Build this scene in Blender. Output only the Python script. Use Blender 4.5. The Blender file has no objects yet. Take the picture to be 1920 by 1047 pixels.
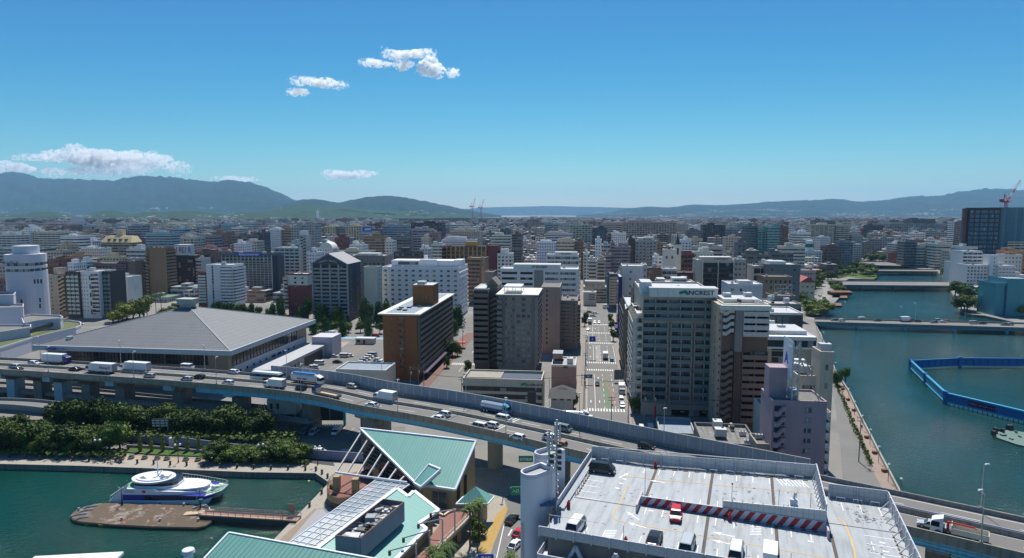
import bpy,bmesh,math,random
from mathutils import Vector,noise
from mathutils.geometry import tessellate_polygon
R = math.radians
SC = bpy.context.scene
COL = SC.collection
# camera, world, sun, exposure
CH = 72.0; FP = 1230.0; PITCH = math.atan(123.5/FP); SP,CP = math.sin(PITCH),math.cos(PITCH)
cam = bpy.data.cameras.new('camera'); cam.lens = FP/1920*36; cam.sensor_width = 36; cam.clip_start = 1; cam.clip_end = 90000
co = bpy.data.objects.new('camera',cam); COL.objects.link(co)
co.location = (0,0,CH); co.rotation_euler = (math.pi/2-PITCH,0,0); SC.camera = co
SUN_EL,SUN_AZ = R(60),R(4.2)
w = bpy.data.worlds.new('World'); SC.world = w; w.use_nodes = True
nt = w.node_tree; nt.nodes.clear()
sky = nt.nodes.new('ShaderNodeTexSky'); sky.sky_type = 'NISHITA'; sky.sun_disc = False
sky.sun_elevation = SUN_EL; sky.sun_rotation = SUN_AZ; sky.altitude = 0; sky.air_density = 1.0; sky.dust_density = 0.25; sky.ozone_density = 6
bg = nt.nodes.new('ShaderNodeBackground'); bg.inputs[1].default_value = 1.28
wo = nt.nodes.new('ShaderNodeOutputWorld'); sp_ = nt.nodes.new('ShaderNodeSeparateColor'); cb_ = nt.nodes.new('ShaderNodeCombineColor'); nt.links.new(sky.outputs[0],sp_.inputs[0])
for i_,(g_,k_,f_) in enumerate(((2.2,.0078,.024),(1.45,.0362,.066),(.9,.100,.07))):    # a deeper, cleaner blue than the model's own
 p_ = nt.nodes.new('ShaderNodeMath'); p_.operation = 'POWER'; p_.inputs[1].default_value = g_; nt.links.new(sp_.outputs[i_],p_.inputs[0])
 q_ = nt.nodes.new('ShaderNodeMath'); q_.operation = 'MULTIPLY'; q_.inputs[1].default_value = k_*10; nt.links.new(p_.outputs[0],q_.inputs[0]); r_ = nt.nodes.new('ShaderNodeMath'); r_.operation = 'MULTIPLY'; r_.inputs[1].default_value = f_*10; nt.links.new(sp_.outputs[i_],r_.inputs[0])
 x_ = nt.nodes.new('ShaderNodeMath'); x_.operation = 'MAXIMUM'; nt.links.new(q_.outputs[0],x_.inputs[0]); nt.links.new(r_.outputs[0],x_.inputs[1]); nt.links.new(x_.outputs[0],cb_.inputs[i_])
nt.links.new(cb_.outputs[0],bg.inputs[0]); bg.inputs[1].default_value = .0945; nt.links.new(bg.outputs[0],wo.inputs[0])
sl = bpy.data.lights.new('sun','SUN'); sl.energy = 5.0; sl.angle = R(0.53); sl.color = (1,.95,.87)
so = bpy.data.objects.new('sun',sl); COL.objects.link(so); so.rotation_euler = (math.pi/2-SUN_EL,0,-SUN_AZ+math.pi)
so.location = (0,200,400)
vs = SC.view_settings; vs.view_transform = 'Standard'; vs.look = 'None'; vs.exposure = 0.3; vs.gamma = 1; vs.use_curve_mapping = False
try:
 SC.cycles.max_bounces = 5; SC.cycles.volume_bounces = 8; SC.cycles.transparent_max_bounces = 12
except Exception: pass
# picture <-> place
def ray(u,v):
 x = (u-960)/FP; y = -(v-523.5)/FP
 return Vector((x,CP+y*SP,-SP+y*CP))
def W(u,v,z=2.5):
 r = ray(u,v); t = (z-CH)/r.z
 return Vector((r.x*t,r.y*t,z))
def AT(u,v,d):
 r = ray(u,v); t = d/r.y
 return Vector((r.x*t,d,CH+r.z*t))
def PX(p):
 cd = p[1]*CP-(p[2]-CH)*SP
 return 960+FP*p[0]/cd,523.5-FP*(p[1]*SP+(p[2]-CH)*CP)/cd
def along(p,th,u):
 """how far from p in horizontal direction th (angle right of +Y) until picture column u"""
 dx,dy = math.sin(th),math.cos(th); k = (u-960)/FP
 cd = p[1]*CP-(p[2]-CH)*SP
 return (k*cd-p[0])/(dx-k*dy*CP)
GY = R(6.6)                       # heading of the street grid, right of +Y
GA = Vector((math.cos(GY),-math.sin(GY),0)); GB = Vector((math.sin(GY),math.cos(GY),0))
G0 = 2.5                          # street level
# materials
MATS = {}
def lin(c): return tuple((x/12.92 if x <= .04045 else ((x+.055)/1.055)**2.4) for x in c)
WL = .9
class N:
 def __init__(s,name):
  s.m = bpy.data.materials.new(name); s.m.use_nodes = True; s.t = s.m.node_tree; s.t.nodes.clear()
  s.out = s.n('ShaderNodeOutputMaterial'); s.b = s.n('ShaderNodeBsdfPrincipled'); s.l(s.b.outputs[0],s.out.inputs[0])
 def n(s,ty,**k):
  x = s.t.nodes.new(ty)
  for a,b in k.items(): setattr(x,a,b)
  return x
 def l(s,a,b): s.t.links.new(a,b)
 def val(s,sock,v):
  if hasattr(v,'node'): s.l(v,sock)
  else: sock.default_value = v
 def math(s,op,a,b=0.0,c=0.0):
  x = s.n('ShaderNodeMath',operation=op); s.val(x.inputs[0],a); s.val(x.inputs[1],b); s.val(x.inputs[2],c); return x.outputs[0]
 def mix(s,f,a,b):
  x = s.n('ShaderNodeMix',data_type='RGBA'); s.val(x.inputs[0],f); s.val(x.inputs[6],a if hasattr(a,'node') else (*a[:3],1)); s.val(x.inputs[7],b if hasattr(b,'node') else (*b[:3],1)); return x.outputs[2]
 def noise(s,vec,scale,det=3,rough=.6):
  x = s.n('ShaderNodeTexNoise'); x.inputs['Scale'].default_value = scale; x.inputs['Detail'].default_value = det; x.inputs['Roughness'].default_value = rough
  if vec is not None: s.l(vec,x.inputs['Vector'])
  return x.outputs['Fac']
 def ramp(s,f,lo,hi):
  x = s.n('ShaderNodeMapRange'); s.val(x.inputs[0],f); x.inputs[1].default_value = lo; x.inputs[2].default_value = hi; return x.outputs[0]
 def uv(s): return s.n('ShaderNodeUVMap').outputs[0]
 def obj(s): return s.n('ShaderNodeTexCoord').outputs['Object']
 def pos(s): return s.n('ShaderNodeNewGeometry').outputs['Position']
 def bump(s,h,st,dist=.1):
  x = s.n('ShaderNodeBump'); x.inputs['Strength'].default_value = st; x.inputs['Distance'].default_value = dist; s.l(h,x.inputs['Height']); s.l(x.outputs[0],s.b.inputs['Normal'])
def paint(name,col,rough=.75,var=.12,scale=.25,metal=0,dirt=.0,src='uv',ocol=False,spec=.4,lines=None,bump=0):
 if name in MATS: return MATS[name]
 m = N(name); v = m.uv() if src == 'uv' else m.pos()
 c = m.n('ShaderNodeObjectInfo').outputs['Color'] if ocol else None
 n1 = m.noise(v,scale,5,.65)
 f = m.math('MULTIPLY_ADD',n1,var*2,1-var)
 x = m.n('ShaderNodeVectorMath',operation='SCALE')
 if ocol: m.l(c,x.inputs[0])
 else: x.inputs[0].default_value = col[:3]
 m.l(f,x.inputs['Scale']); out = x.outputs[0]
 if dirt:
  mp = m.n('ShaderNodeMapping'); mp.inputs['Scale'].default_value = (1.2,.12,1); m.l(v,mp.inputs[0])
  d = m.ramp(m.noise(mp.outputs[0],1.0,4),.45,.75)
  out = m.mix(m.math('MULTIPLY',d,dirt),out,(.05,.047,.042))
 if lines:
  s = m.n('ShaderNodeSeparateXYZ'); m.l(v,s.inputs[0]); tot = None
  for k,q in ((0,lines[0]),(1,lines[1])):
   if q:
    g = m.math('LESS_THAN',m.math('FRACT',m.math('DIVIDE',s.outputs[k],q)),lines[2]/q)
    tot = g if tot is None else m.math('MAXIMUM',tot,g)
  out = m.mix(m.math('MULTIPLY',tot,lines[3] if len(lines) > 3 else .5),out,(.02,.02,.02) if len(lines) < 5 else lines[4])
 m.l(out,m.b.inputs['Base Color']); m.b.inputs['Roughness'].default_value = rough; m.b.inputs['Metallic'].default_value = metal
 m.b.inputs['Specular IOR Level'].default_value = spec
 if bump: m.bump(n1,bump,.05)
 MATS[name] = m.m; return m.m
def facade(name,bw=3.,fh=3.1,wx=(.2,.8),wz=(.25,.78),attr=False,glass=(.03,.04,.05),strip=False,curtain=.25):
 if name in MATS: return MATS[name]
 m = N(name); s = m.n('ShaderNodeSeparateXYZ'); m.l(m.uv(),s.inputs[0])
 if attr: c = m.n('ShaderNodeVertexColor',layer_name='paint').outputs[0]
 else: c = m.n('ShaderNodeObjectInfo').outputs['Color']
 a = m.math('DIVIDE',s.outputs[0],bw); b = m.math('DIVIDE',s.outputs[1],fh)
 fa,fb = m.math('FRACT',a),m.math('FRACT',b)
 def inside(f,r): return m.math('MULTIPLY',m.math('GREATER_THAN',f,r[0]),m.math('LESS_THAN',f,r[1]))
 msk = inside(fb,wz)
 if not strip: msk = m.math('MULTIPLY',msk,inside(fa,wx))
 cb = m.n('ShaderNodeCombineXYZ'); m.l(m.math('FLOOR',m.math('MULTIPLY',a,2 if strip else 1)),cb.inputs[0]); m.l(m.math('FLOOR',b),cb.inputs[1])
 m.l(m.n('ShaderNodeObjectInfo').outputs['Random'],cb.inputs[2])
 wn = m.n('ShaderNodeTexWhiteNoise'); m.l(cb.outputs[0],wn.inputs[0])
 cur = m.math('LESS_THAN',wn.outputs[0],curtain)
 g = m.mix(cur,glass,(.2,.2,.19))
 wall = m.n('ShaderNodeVectorMath',operation='SCALE'); tn = m.n('ShaderNodeVectorMath',operation='MULTIPLY'); tn.inputs[1].default_value = (1.14,1.03,.92); m.l(c,tn.inputs[0]); m.l(tn.outputs[0],wall.inputs[0]); m.l(m.math('MULTIPLY_ADD',m.noise(m.uv(),.3,4),.45,1.15),wall.inputs['Scale'])
 m.l(m.mix(msk,wall.outputs[0],g),m.b.inputs['Base Color'])
 m.l(m.math('MULTIPLY_ADD',msk,-.55,.8),m.b.inputs['Roughness'])
 MATS[name] = m.m; return m.m
def glazing(name,pw=1.6,base=(.025,.035,.045),frame=(.3,.3,.3),curtain=.3,fw=.07,cc=(.25,.25,.24),rough=.12,tint2=(.08,.1,.12)):
 if name in MATS: return MATS[name]
 m = N(name); s = m.n('ShaderNodeSeparateXYZ'); m.l(m.uv(),s.inputs[0])
 a = m.math('DIVIDE',s.outputs[0],pw); fa = m.math('FRACT',a)
 fr = m.math('LESS_THAN',fa,fw/pw)
 cb = m.n('ShaderNodeCombineXYZ'); m.l(m.math('FLOOR',a),cb.inputs[0]); m.l(m.n('ShaderNodeObjectInfo').outputs['Random'],cb.inputs[2])
 wn = m.n('ShaderNodeTexWhiteNoise'); m.l(cb.outputs[0],wn.inputs[0])
 g = m.mix(m.math('LESS_THAN',wn.outputs[0],curtain),m.mix(wn.outputs[0],base,tint2),cc)
 m.l(m.mix(fr,g,frame),m.b.inputs['Base Color']); m.b.inputs['Roughness'].default_value = rough
 m.b.inputs['Specular IOR Level'].default_value = .35
 MATS[name] = m.m; return m.m
# mesh building
class MB:
 def __init__(s): s.v = []; s.f = []; s.m = []; s.sm = []; s.c = []
 def poly(s,pts,mi=0,sm=False,c=None):
  n = len(s.v); s.v += [tuple(p) for p in pts]; s.f.append(tuple(range(n,n+len(pts)))); s.m.append(mi); s.sm.append(sm); s.c.append(c)
 def raw(s,vs,fs,mi=0,sm=False,c=None):
  n = len(s.v); s.v += [tuple(p) for p in vs]
  for f in fs: s.f.append(tuple(n+i for i in f)); s.m.append(mi); s.sm.append(sm); s.c.append(c)
 def hexa(s,b,t,mi=0,top=None,c=None,ct=None):
  """b, t: four bottom and four top points"""
  s.raw(list(b)+list(t),[(0,3,2,1),(0,1,5,4),(1,2,6,5),(2,3,7,6),(3,0,4,7)],mi,c=c)
  n = len(s.v); s.f.append((n-4,n-3,n-2,n-1)); s.m.append(mi if top is None else top); s.sm.append(False); s.c.append(ct or c)
 def box(s,x0,y0,z0,x1,y1,z1,mi=0,top=None,c=None,ct=None):
  s.hexa([(x0,y0,z0),(x1,y0,z0),(x1,y1,z0),(x0,y1,z0)],[(x0,y0,z1),(x1,y0,z1),(x1,y1,z1),(x0,y1,z1)],mi,top,c,ct)
 def prism(s,pts,z0,z1,mi=0,top=None,bottom=False):
  n = len(pts); b = [(p[0],p[1],z0) for p in pts]; t = [(p[0],p[1],z1) for p in pts]
  s.raw(b+t,[(i,(i+1) % n,n+(i+1) % n,n+i) for i in range(n)],mi)
  s.poly(t,mi if top is None else top)
  if bottom: s.poly(b[::-1],mi)
 def bar(s,p,q,w,h=None,mi=0,up=(0,0,1)):
  """rectangular bar from p to q"""
  h = h or w; p,q = Vector(p),Vector(q); d = (q-p).normalized(); u = Vector(up)
  if abs(d.dot(u)) > .98: u = Vector((1,0,0))
  a = d.cross(u).normalized()*w/2; b = a.cross(d).normalized()*h/2
  r = [a*i+b*j for i,j in ((-1,-1),(1,-1),(1,1),(-1,1))]
  s.raw([p+x for x in r]+[q+x for x in r],[(0,1,2,3),(7,6,5,4),(0,4,5,1),(1,5,6,2),(2,6,7,3),(3,7,4,0)],mi)
 def tube(s,p,q,r,r2=None,n=8,mi=0,cap=True):
  p,q = Vector(p),Vector(q); d = (q-p).normalized(); u = Vector((0,0,1)) if abs(d.z) < .95 else Vector((1,0,0))
  a = d.cross(u).normalized(); b = a.cross(d); r2 = r if r2 is None else r2
  c1 = [p+(a*math.cos(k*2*math.pi/n)+b*math.sin(k*2*math.pi/n))*r for k in range(n)]
  c2 = [q+(a*math.cos(k*2*math.pi/n)+b*math.sin(k*2*math.pi/n))*r2 for k in range(n)]
  s.raw(c1+c2,[(k,(k+1) % n,n+(k+1) % n,n+k) for k in range(n)],mi,sm=True)
  if cap: s.poly(c1[::-1],mi); s.poly(c2,mi)
 def ball(s,c,r,n=10,mi=0,sz=1.0):
  vs = []; m = n//2
  for i in range(m+1):
   th = math.pi*i/m
   for j in range(n): vs.append((c[0]+r*math.sin(th)*math.cos(j*2*math.pi/n),c[1]+r*math.sin(th)*math.sin(j*2*math.pi/n),c[2]+r*sz*math.cos(th)))
  s.raw(vs,[(i*n+j,i*n+(j+1) % n,(i+1)*n+(j+1) % n,(i+1)*n+j) for i in range(m) for j in range(n)],mi,sm=True)
 def sweep(s,pts,prof,mi=0,closed=True,sm=False):
  """profile (offset to the right, z) carried along a list of ground points"""
  rings = []
  for i,p in enumerate(pts):
   a = Vector(pts[max(i-1,0)]); b = Vector(pts[min(i+1,len(pts)-1)]); d = (b-a); d.z = 0; d.normalize(); rt = Vector((d.y,-d.x,0))
   rings.append([Vector(p)+rt*o+Vector((0,0,z)) for o,z in prof])
  n = len(prof); vs = [q for r_ in rings for q in r_]; fs = []
  for i in range(len(pts)-1):
   for j in range(n if closed else n-1):
    fs.append((i*n+j,i*n+(j+1) % n,(i+1)*n+(j+1) % n,(i+1)*n+j))
  s.raw(vs,fs,mi,sm)
  if closed and n > 2: s.poly(rings[0],mi); s.poly(rings[-1][::-1],mi)
 def mesh(s,name,mats):
  me = bpy.data.meshes.new(name); me.from_pydata(s.v,[],s.f)
  for m in mats: me.materials.append(m)
  me.polygons.foreach_set('material_index',s.m); me.polygons.foreach_set('use_smooth',s.sm)
  uvl = me.uv_layers.new(name='UVMap'); out = [0.0]*(2*len(me.loops)); V = me.vertices
  for p in me.polygons:
   nx,ny,nz = p.normal
   if abs(nz) > .8: tx,ty = 1.0,0.0
   else:
    l = math.hypot(nx,ny) or 1; tx,ty = -ny/l,nx/l
   for li in p.loop_indices:
    q = V[me.loops[li].vertex_index].co
    out[2*li] = q[0]*tx+q[1]*ty; out[2*li+1] = q[1] if abs(nz) > .8 else q[2]
  uvl.data.foreach_set('uv',out)
  if any(c is not None for c in s.c):
   ca = me.color_attributes.new('paint','FLOAT_COLOR','CORNER'); buf = []
   for p,c in zip(me.polygons,s.c): buf += list((*(c or (.5,.5,.5))[:3],1))*p.loop_total
   ca.data.foreach_set('color',buf)
  me.update(); return me
 def build(s,name,mats,parent=None,loc=None,rz=None):
  if not isinstance(mats,(list,tuple)): mats = [mats]
  return link(name,s.mesh(name,mats),parent,loc,rz)
KIDS = {}
def link(name,data,parent=None,loc=None,rz=None):
 o = bpy.data.objects.new(name,data); COL.objects.link(o)
 if parent is not None: o.parent = parent
 if loc is not None: o.location = loc
 if rz is not None: o.rotation_euler = (0,0,rz)
 if parent is not None: KIDS.setdefault(parent.name,[]).append(o)
 return o
def tag(o,label=None,cat=None,group=None,kind=None):
 if label: o['label'] = label
 if cat: o['category'] = cat
 if group: o['group'] = group
 if kind: o['kind'] = kind
 return o
def thing(name,label,cat,loc=(0,0,0),rz=0,group=None):
 return tag(link(name,None,None,loc,rz),label,cat,group)
def copy_tree(o,parent=None):
 """a copy of a thing with copies of its parts and sub-parts"""
 c = o.copy(); COL.objects.link(c)
 if parent is not None:
  c.parent = parent; KIDS.setdefault(parent.name,[]).append(c)
 for ch in list(KIDS.get(o.name,())): copy_tree(ch,c)
 return c
def lerp(a,b,t): return a+(b-a)*t
def catmull(P,n):
 out = []
 for i in range(len(P)-1):
  p0,p1,p2,p3 = P[max(i-1,0)],P[i],P[i+1],P[min(i+2,len(P)-1)]
  for k in range(n):
   t = k/n; out.append(.5*((2*p1)+(p2-p0)*t+(2*p0-5*p1+4*p2-p3)*t*t+(3*p1-p0-3*p2+p3)*t**3))
 out.append(P[-1]); return out
def resample(P,step):
 out = [P[0].copy()]; acc = 0.0
 for a,b in zip(P,P[1:]):
  L = (b-a).length; t = step-acc
  while t <= L: out.append(a+(b-a)*(t/L)); t += step
  acc = (acc+L) % step
 return out
FONT = None
def text(name,s,size,mat,parent=None,loc=(0,0,0),rot=(math.pi/2,0,0),depth=.03,bold=0.0,align='CENTER',sx=1.0):
 cu = bpy.data.curves.new(name,'FONT'); cu.body = s; cu.size = size; cu.extrude = depth; cu.offset = bold; cu.align_x = align; cu.resolution_u = 2
 cu.materials.append(mat); tmp = bpy.data.objects.new('lettering',cu); COL.objects.link(tmp)
 me = bpy.data.meshes.new_from_object(tmp); bpy.data.objects.remove(tmp); bpy.data.curves.remove(cu)
 o = link(name,me,parent,loc); o.rotation_euler = rot; o.scale = (sx,1,1)
 return o
M_conc = paint('concrete',(.30,.29,.27),.85,.15,.15,dirt=.35)
M_concd = paint('weathered_concrete',(.24,.235,.215),.9,.2,.12,dirt=.5)
M_white = paint('white_paint',(.74,.75,.76),.5,.06,.2,dirt=.08)
M_steel = paint('galvanised_steel',(.42,.44,.46),.4,.08,1,metal=.6)
M_dark = paint('dark_metal',(.035,.037,.04),.5,.1,1)
M_asph = paint('asphalt',(.085,.083,.08),.9,.22,.08,src='pos')
M_roadw = paint('road_white',(.62,.62,.6),.8,.2,1.5,src='pos')
M_glassd = glazing('window_glass')
M_glassb = glazing('window_glass_blue',1.4,(.03,.05,.065),(.35,.36,.37),.2,tint2=(.1,.16,.2))
M_rub = paint('rubber',(.02,.02,.02),.8,.05)
M_roofg = paint('roof_membrane',(.33,.345,.36),.7,.14,.12,dirt=.25)
M_roofd = paint('roof_gravel',(.17,.165,.155),.9,.25,.3,dirt=.3)
M_roofw = paint('roof_pale',(.47,.48,.50),.6,.1,.15,dirt=.2)
# land and water
random.seed(5)
H = [W(0,870),W(150,873.5),W(300,879),W(470,885.5),W(591,887.5),W(617,905),W(513,1012)]
d0 = (H[6]-H[5]).normalized()
HARB = [Vector((-900,H[0].y+(H[0].y-H[3].y)/(H[0].x-H[3].x)*(-900-H[0].x),G0))]+H+[H[6]+d0*60,Vector((H[6].x+d0.x*60-60,20,G0)),Vector((-140,-60,G0))]
BANKL = [W(u,v) for u,v in ((1692,937),(1652,860),(1615,787),(1590,735),(1567,700),(1547,650),(1531,615),(1543,597),(1556,577),(1575,557),(1578,545),(1572,533),(1592,523),(1638,524),(1644,511),(1605,506),(1592,499),(1600,493))]
db = (BANKL[0]-BANKL[2]).normalized()
BANKR = [W(u,v) for u,v in ((1612,488.5),(1683,491),(1688,499),(1730,505),(1757,509),(1769,520),(1782,531),(1778,540),(1789,555),(1797,578),(1812,589),(1846,592),(1905,605),(1932,622),(2080,655),(2500,690))]
FARY = 60000.0
land = [Vector((-FARY,HARB[0].y+300,G0))]+HARB+[Vector((-140,-400,G0)),Vector((BANKL[0].x+db.x*400,BANKL[0].y+db.y*400,G0))]+BANKL+BANKR+[Vector((2500,330,G0)),Vector((FARY,300,G0)),Vector((FARY,FARY,G0)),Vector((-FARY,FARY,G0))]
tris = tessellate_polygon([land])
M_ground = N('ground_city'); v_ = M_ground.pos()
M_ground.l(M_ground.mix(M_ground.ramp(M_ground.noise(v_,.02,6,.7),.35,.65),(.15,.147,.14),(.24,.23,.21)),M_ground.b.inputs['Base Color']); M_ground.b.inputs['Roughness'].default_value = .95
gm = bpy.data.meshes.new('ground'); gm.from_pydata([tuple(p) for p in land],[],[tuple(t) for t in tris]); gm.materials.append(M_ground.m)
tag(link('ground',gm),kind='structure')
M_quay = paint('quay_wall_concrete',(.21,.20,.18),.9,.25,.2,dirt=.7)
q = MB(); path = HARB[1:]
for pts in (HARB,BANKL,BANKR):
 for a,b in zip(pts,pts[1:]):
  q.poly([a,b,(b.x,b.y,-3),(a.x,a.y,-3)])
tag(q.build('quay_wall',M_quay),kind='structure')
mw = N('water'); p = mw.pos()
mp = mw.n('ShaderNodeMapping'); mp.inputs['Rotation'].default_value = (0,0,.5); mp.inputs['Scale'].default_value = (1,2.2,1); mw.l(p,mp.inputs[0])
h1 = mw.noise(mp.outputs[0],.55,4,.65); h2 = mw.noise(p,1.6,3,.6); h3 = mw.noise(p,.014,4)
hh = mw.math('MULTIPLY_ADD',h2,.35,h1); hh = mw.math('MULTIPLY',hh,mw.math('MULTIPLY_ADD',h3,2.4,-.3))
mw.bump(hh,1.0,.6)
sep = mw.n('ShaderNodeSeparateXYZ'); mw.l(p,sep.inputs[0])
rv = mw.ramp(sep.outputs[0],-60,60)
mw.l(mw.mix(mw.ramp(mw.noise(p,.012,3),.35,.7),mw.mix(rv,(.003,.038,.024),(.008,.044,.036)),mw.mix(rv,(.004,.055,.046),(.013,.056,.060))),mw.b.inputs['Base Color'])
mw.b.inputs['Roughness'].default_value = .06; mw.b.inputs['IOR'].default_value = 1.33; mw.b.inputs['Specular IOR Level'].default_value = .5
wm = MB(); wm.poly([(-FARY,-600,WL),(FARY,-600,WL),(FARY,3000,WL),(-FARY,3000,WL)])
tag(wm.build('water',mw.m),kind='structure')
# mountains and hills
def forest(name,c1,c2,sc,town=0.0):
 m = N(name); v = m.pos()
 n1 = m.noise(v,sc,6,.7); out = m.mix(m.ramp(n1,.3,.7),c1,c2)
 if town:
  vo = m.n('ShaderNodeTexVoronoi'); vo.inputs['Scale'].default_value = .02; m.l(v,vo.inputs['Vector'])
  g = m.math('LESS_THAN',vo.outputs['Distance'],.3); big = m.ramp(m.noise(v,.0012,3),.56,.6)
  s = m.n('ShaderNodeSeparateXYZ'); m.l(v,s.inputs[0]); lo = m.math('LESS_THAN',s.outputs[2],town)
  out = m.mix(m.math('MULTIPLY',m.math('MULTIPLY',g,big),lo),out,(.45,.44,.42))
 m.l(out,m.b.inputs['Base Color']); m.b.inputs['Roughness'].default_value = 1; m.b.inputs['Specular IOR Level'].default_value = .1
 return m.m
F_far = forest('forest_far',(.004,.02,.016),(.012,.042,.028),.004,160)
F_near = forest('forest_near',(.012,.034,.014),(.035,.070,.024),.012,60)
def ridge(name,prof,dist,depth,mat,seed,rough=1.0,cols=None):
 us = [p[0] for p in prof]; u0,u1 = us[0],us[-1]; cols = cols or int((u1-u0)/4); rows = 26
 def hv(u):
  for (a,va),(b,vb) in zip(prof,prof[1:]):
   if a <= u <= b:
    t = (u-a)/(b-a); t = t*t*(3-2*t)*.5+t*.5; return va+(vb-va)*t
  return prof[-1][1]
 vs = []; fs = []
 for i in range(cols+1):
  u = u0+(u1-u0)*i/cols; top = hv(u); zt = max(AT(u,top,dist).z,3)
  for j in range(rows+1):
   t = j/rows; y = dist-depth*(1-t)*1.0 if t < 1 else dist
   y = dist-depth+(depth*1.45)*t
   pk = t*1.45
   x = AT(u,400,dist).x*(y/dist)
   k = max(0,(pk if pk <= 1 else 1-(pk-1)*1.5))
   s = k**1.25
   nz = noise.fractal(Vector((x/(dist*.035),y/(dist*.035),seed)),1.0,2.1,6)
   rv_ = abs(noise.noise(Vector((x/(dist*.018),y/(dist*.05),seed+9))))
   z = zt*s*(1+(-.35*rv_+.28*nz)*rough*(1-s)*1.6)+zt*.035*rough*noise.fractal(Vector((x/(dist*.008),y/(dist*.01),seed+3)),1,2,4)*min(1,k*3)
   vs.append((x,y,max(z,-2) if k > 0 else -2))
 for i in range(cols):
  for j in range(rows):
   a = i*(rows+1)+j; fs.append((a,a+rows+1,a+rows+2,a+1))
 m = MB(); m.raw(vs,fs,0,True); return tag(m.build(name,mat),kind='structure')
ridge('mountain_range',[(-420,345),(-200,336),(-60,326),(0,323.5),(33,322),(60,327),(80,333),(110,335),(135,334.5),(175,337),(215,337.5),(255,331),(275,329),(300,331),(318,331),(360,336),(400,340.5),(430,337),(465,340.5),(500,350),(525,361),(555,375),(590,392),(640,404)],14000,5200,F_far,1)
ridge('mountain_ridge',[(440,404),(480,397),(520,388),(545,379),(570,374),(590,373),(612,376),(635,380),(660,375),(690,369),(725,367),(755,369),(790,376),(830,384),(870,392),(905,399),(940,404)],10500,3300,F_far,2)
ridge('far_mountains',[(800,402),(860,393),(910,389),(960,388),(1030,386.5),(1100,388),(1180,390),(1260,398)],24000,5000,F_far,3,.6)
ridge('southern_range',[(1080,404),(1130,400),(1180,391),(1215,387.5),(1255,389),(1300,383.5),(1345,385),(1400,382),(1440,378.5),(1480,376.5),(1500,375.5),(1530,375),(1565,372.5),(1610,378),(1650,376),(1690,370),(1715,367.5),(1760,367),(1800,358.5),(1850,353),(1880,354),(1920,357),(2000,362),(2200,370),(2500,380)],14500,5200,F_far,4)
ridge('low_hills',[(-300,402),(-60,401),(0,402),(40,402),(65,398),(80,396.5),(105,398),(135,405),(165,403),(185,397),(205,394),(232,398),(250,402),(275,397.5),(310,398),(345,395),(370,396),(400,400),(430,403),(455,399),(480,398),(515,401),(560,399),(600,404)],5600,1300,F_near,5,.8,240)
ridge('wooded_hills',[(470,405),(500,396),(530,390),(560,384),(575,382),(600,388),(640,387),(680,392),(720,395),(770,398),(830,401),(900,405)],7200,2200,F_near,6,.8,200)
# clouds
def cloud(name,label,blobs,dist,seed,dens=.012,group=None,thick=.55):
 """a heap of vapour: a closed lumpy hull filled with uneven density"""
 bm = bmesh.new(); c = AT(blobs[0][0],blobs[0][1],dist)
 root = thing(name,label,'cloud',c,0,group)
 for (u,v,ru,rv2) in blobs:
  q = AT(u,v,dist)-c; k = dist/FP
  r_ = bmesh.ops.create_icosphere(bm,subdivisions=3,radius=1)
  for vt in r_['verts']:
   n_ = vt.co.copy(); f = 1+.35*noise.fractal(n_*1.6+Vector((u,v,seed)),1,2,4)
   vt.co = Vector((n_.x*ru*1.25*k*f,n_.y*min(ru,rv2*2.5)*k*f*thick*1.6,n_.z*rv2*1.7*k*f))+q
 me = bpy.data.meshes.new('vapour'); bm.to_mesh(me); bm.free()
 m = bpy.data.materials.new('cloud_'+str(seed)); m.use_nodes = True; t = m.node_tree; t.nodes.clear()
 o = t.nodes.new('ShaderNodeOutputMaterial'); pv = t.nodes.new('ShaderNodeVolumePrincipled'); t.links.new(pv.outputs[0],o.inputs['Volume'])
 pv.inputs['Color'].default_value = (1,1,1,1); pv.inputs['Anisotropy'].default_value = .55
 tc = t.nodes.new('ShaderNodeTexCoord'); nn = t.nodes.new('ShaderNodeTexNoise'); nn.inputs['Scale'].default_value = 3.2*1230/(dist*20); nn.inputs['Detail'].default_value = 4; nn.inputs['Roughness'].default_value = .55
 t.links.new(tc.outputs['Object'],nn.inputs['Vector'])
 mr = t.nodes.new('ShaderNodeMapRange'); mr.inputs[1].default_value = .30; mr.inputs[2].default_value = .56; mr.inputs[3].default_value = 0; mr.inputs[4].default_value = dens*5.5
 gr = t.nodes.new('ShaderNodeVectorMath'); gr.operation = 'MULTIPLY_ADD'; gr.inputs[1].default_value = (2,2,2); gr.inputs[2].default_value = (-1,-1,-1); t.links.new(tc.outputs['Generated'],gr.inputs[0])
 ln = t.nodes.new('ShaderNodeVectorMath'); ln.operation = 'LENGTH'; t.links.new(gr.outputs[0],ln.inputs[0]); ad = t.nodes.new('ShaderNodeMath'); ad.operation = 'MULTIPLY_ADD'; ad.inputs[1].default_value = -.22; t.links.new(ln.outputs['Value'],ad.inputs[0]); t.links.new(nn.outputs['Fac'],ad.inputs[2]); t.links.new(ad.outputs[0],mr.inputs[0]); t.links.new(mr.outputs[0],pv.inputs['Density'])
 me.materials.append(m); link('vapour',me,root)
 return root
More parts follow.
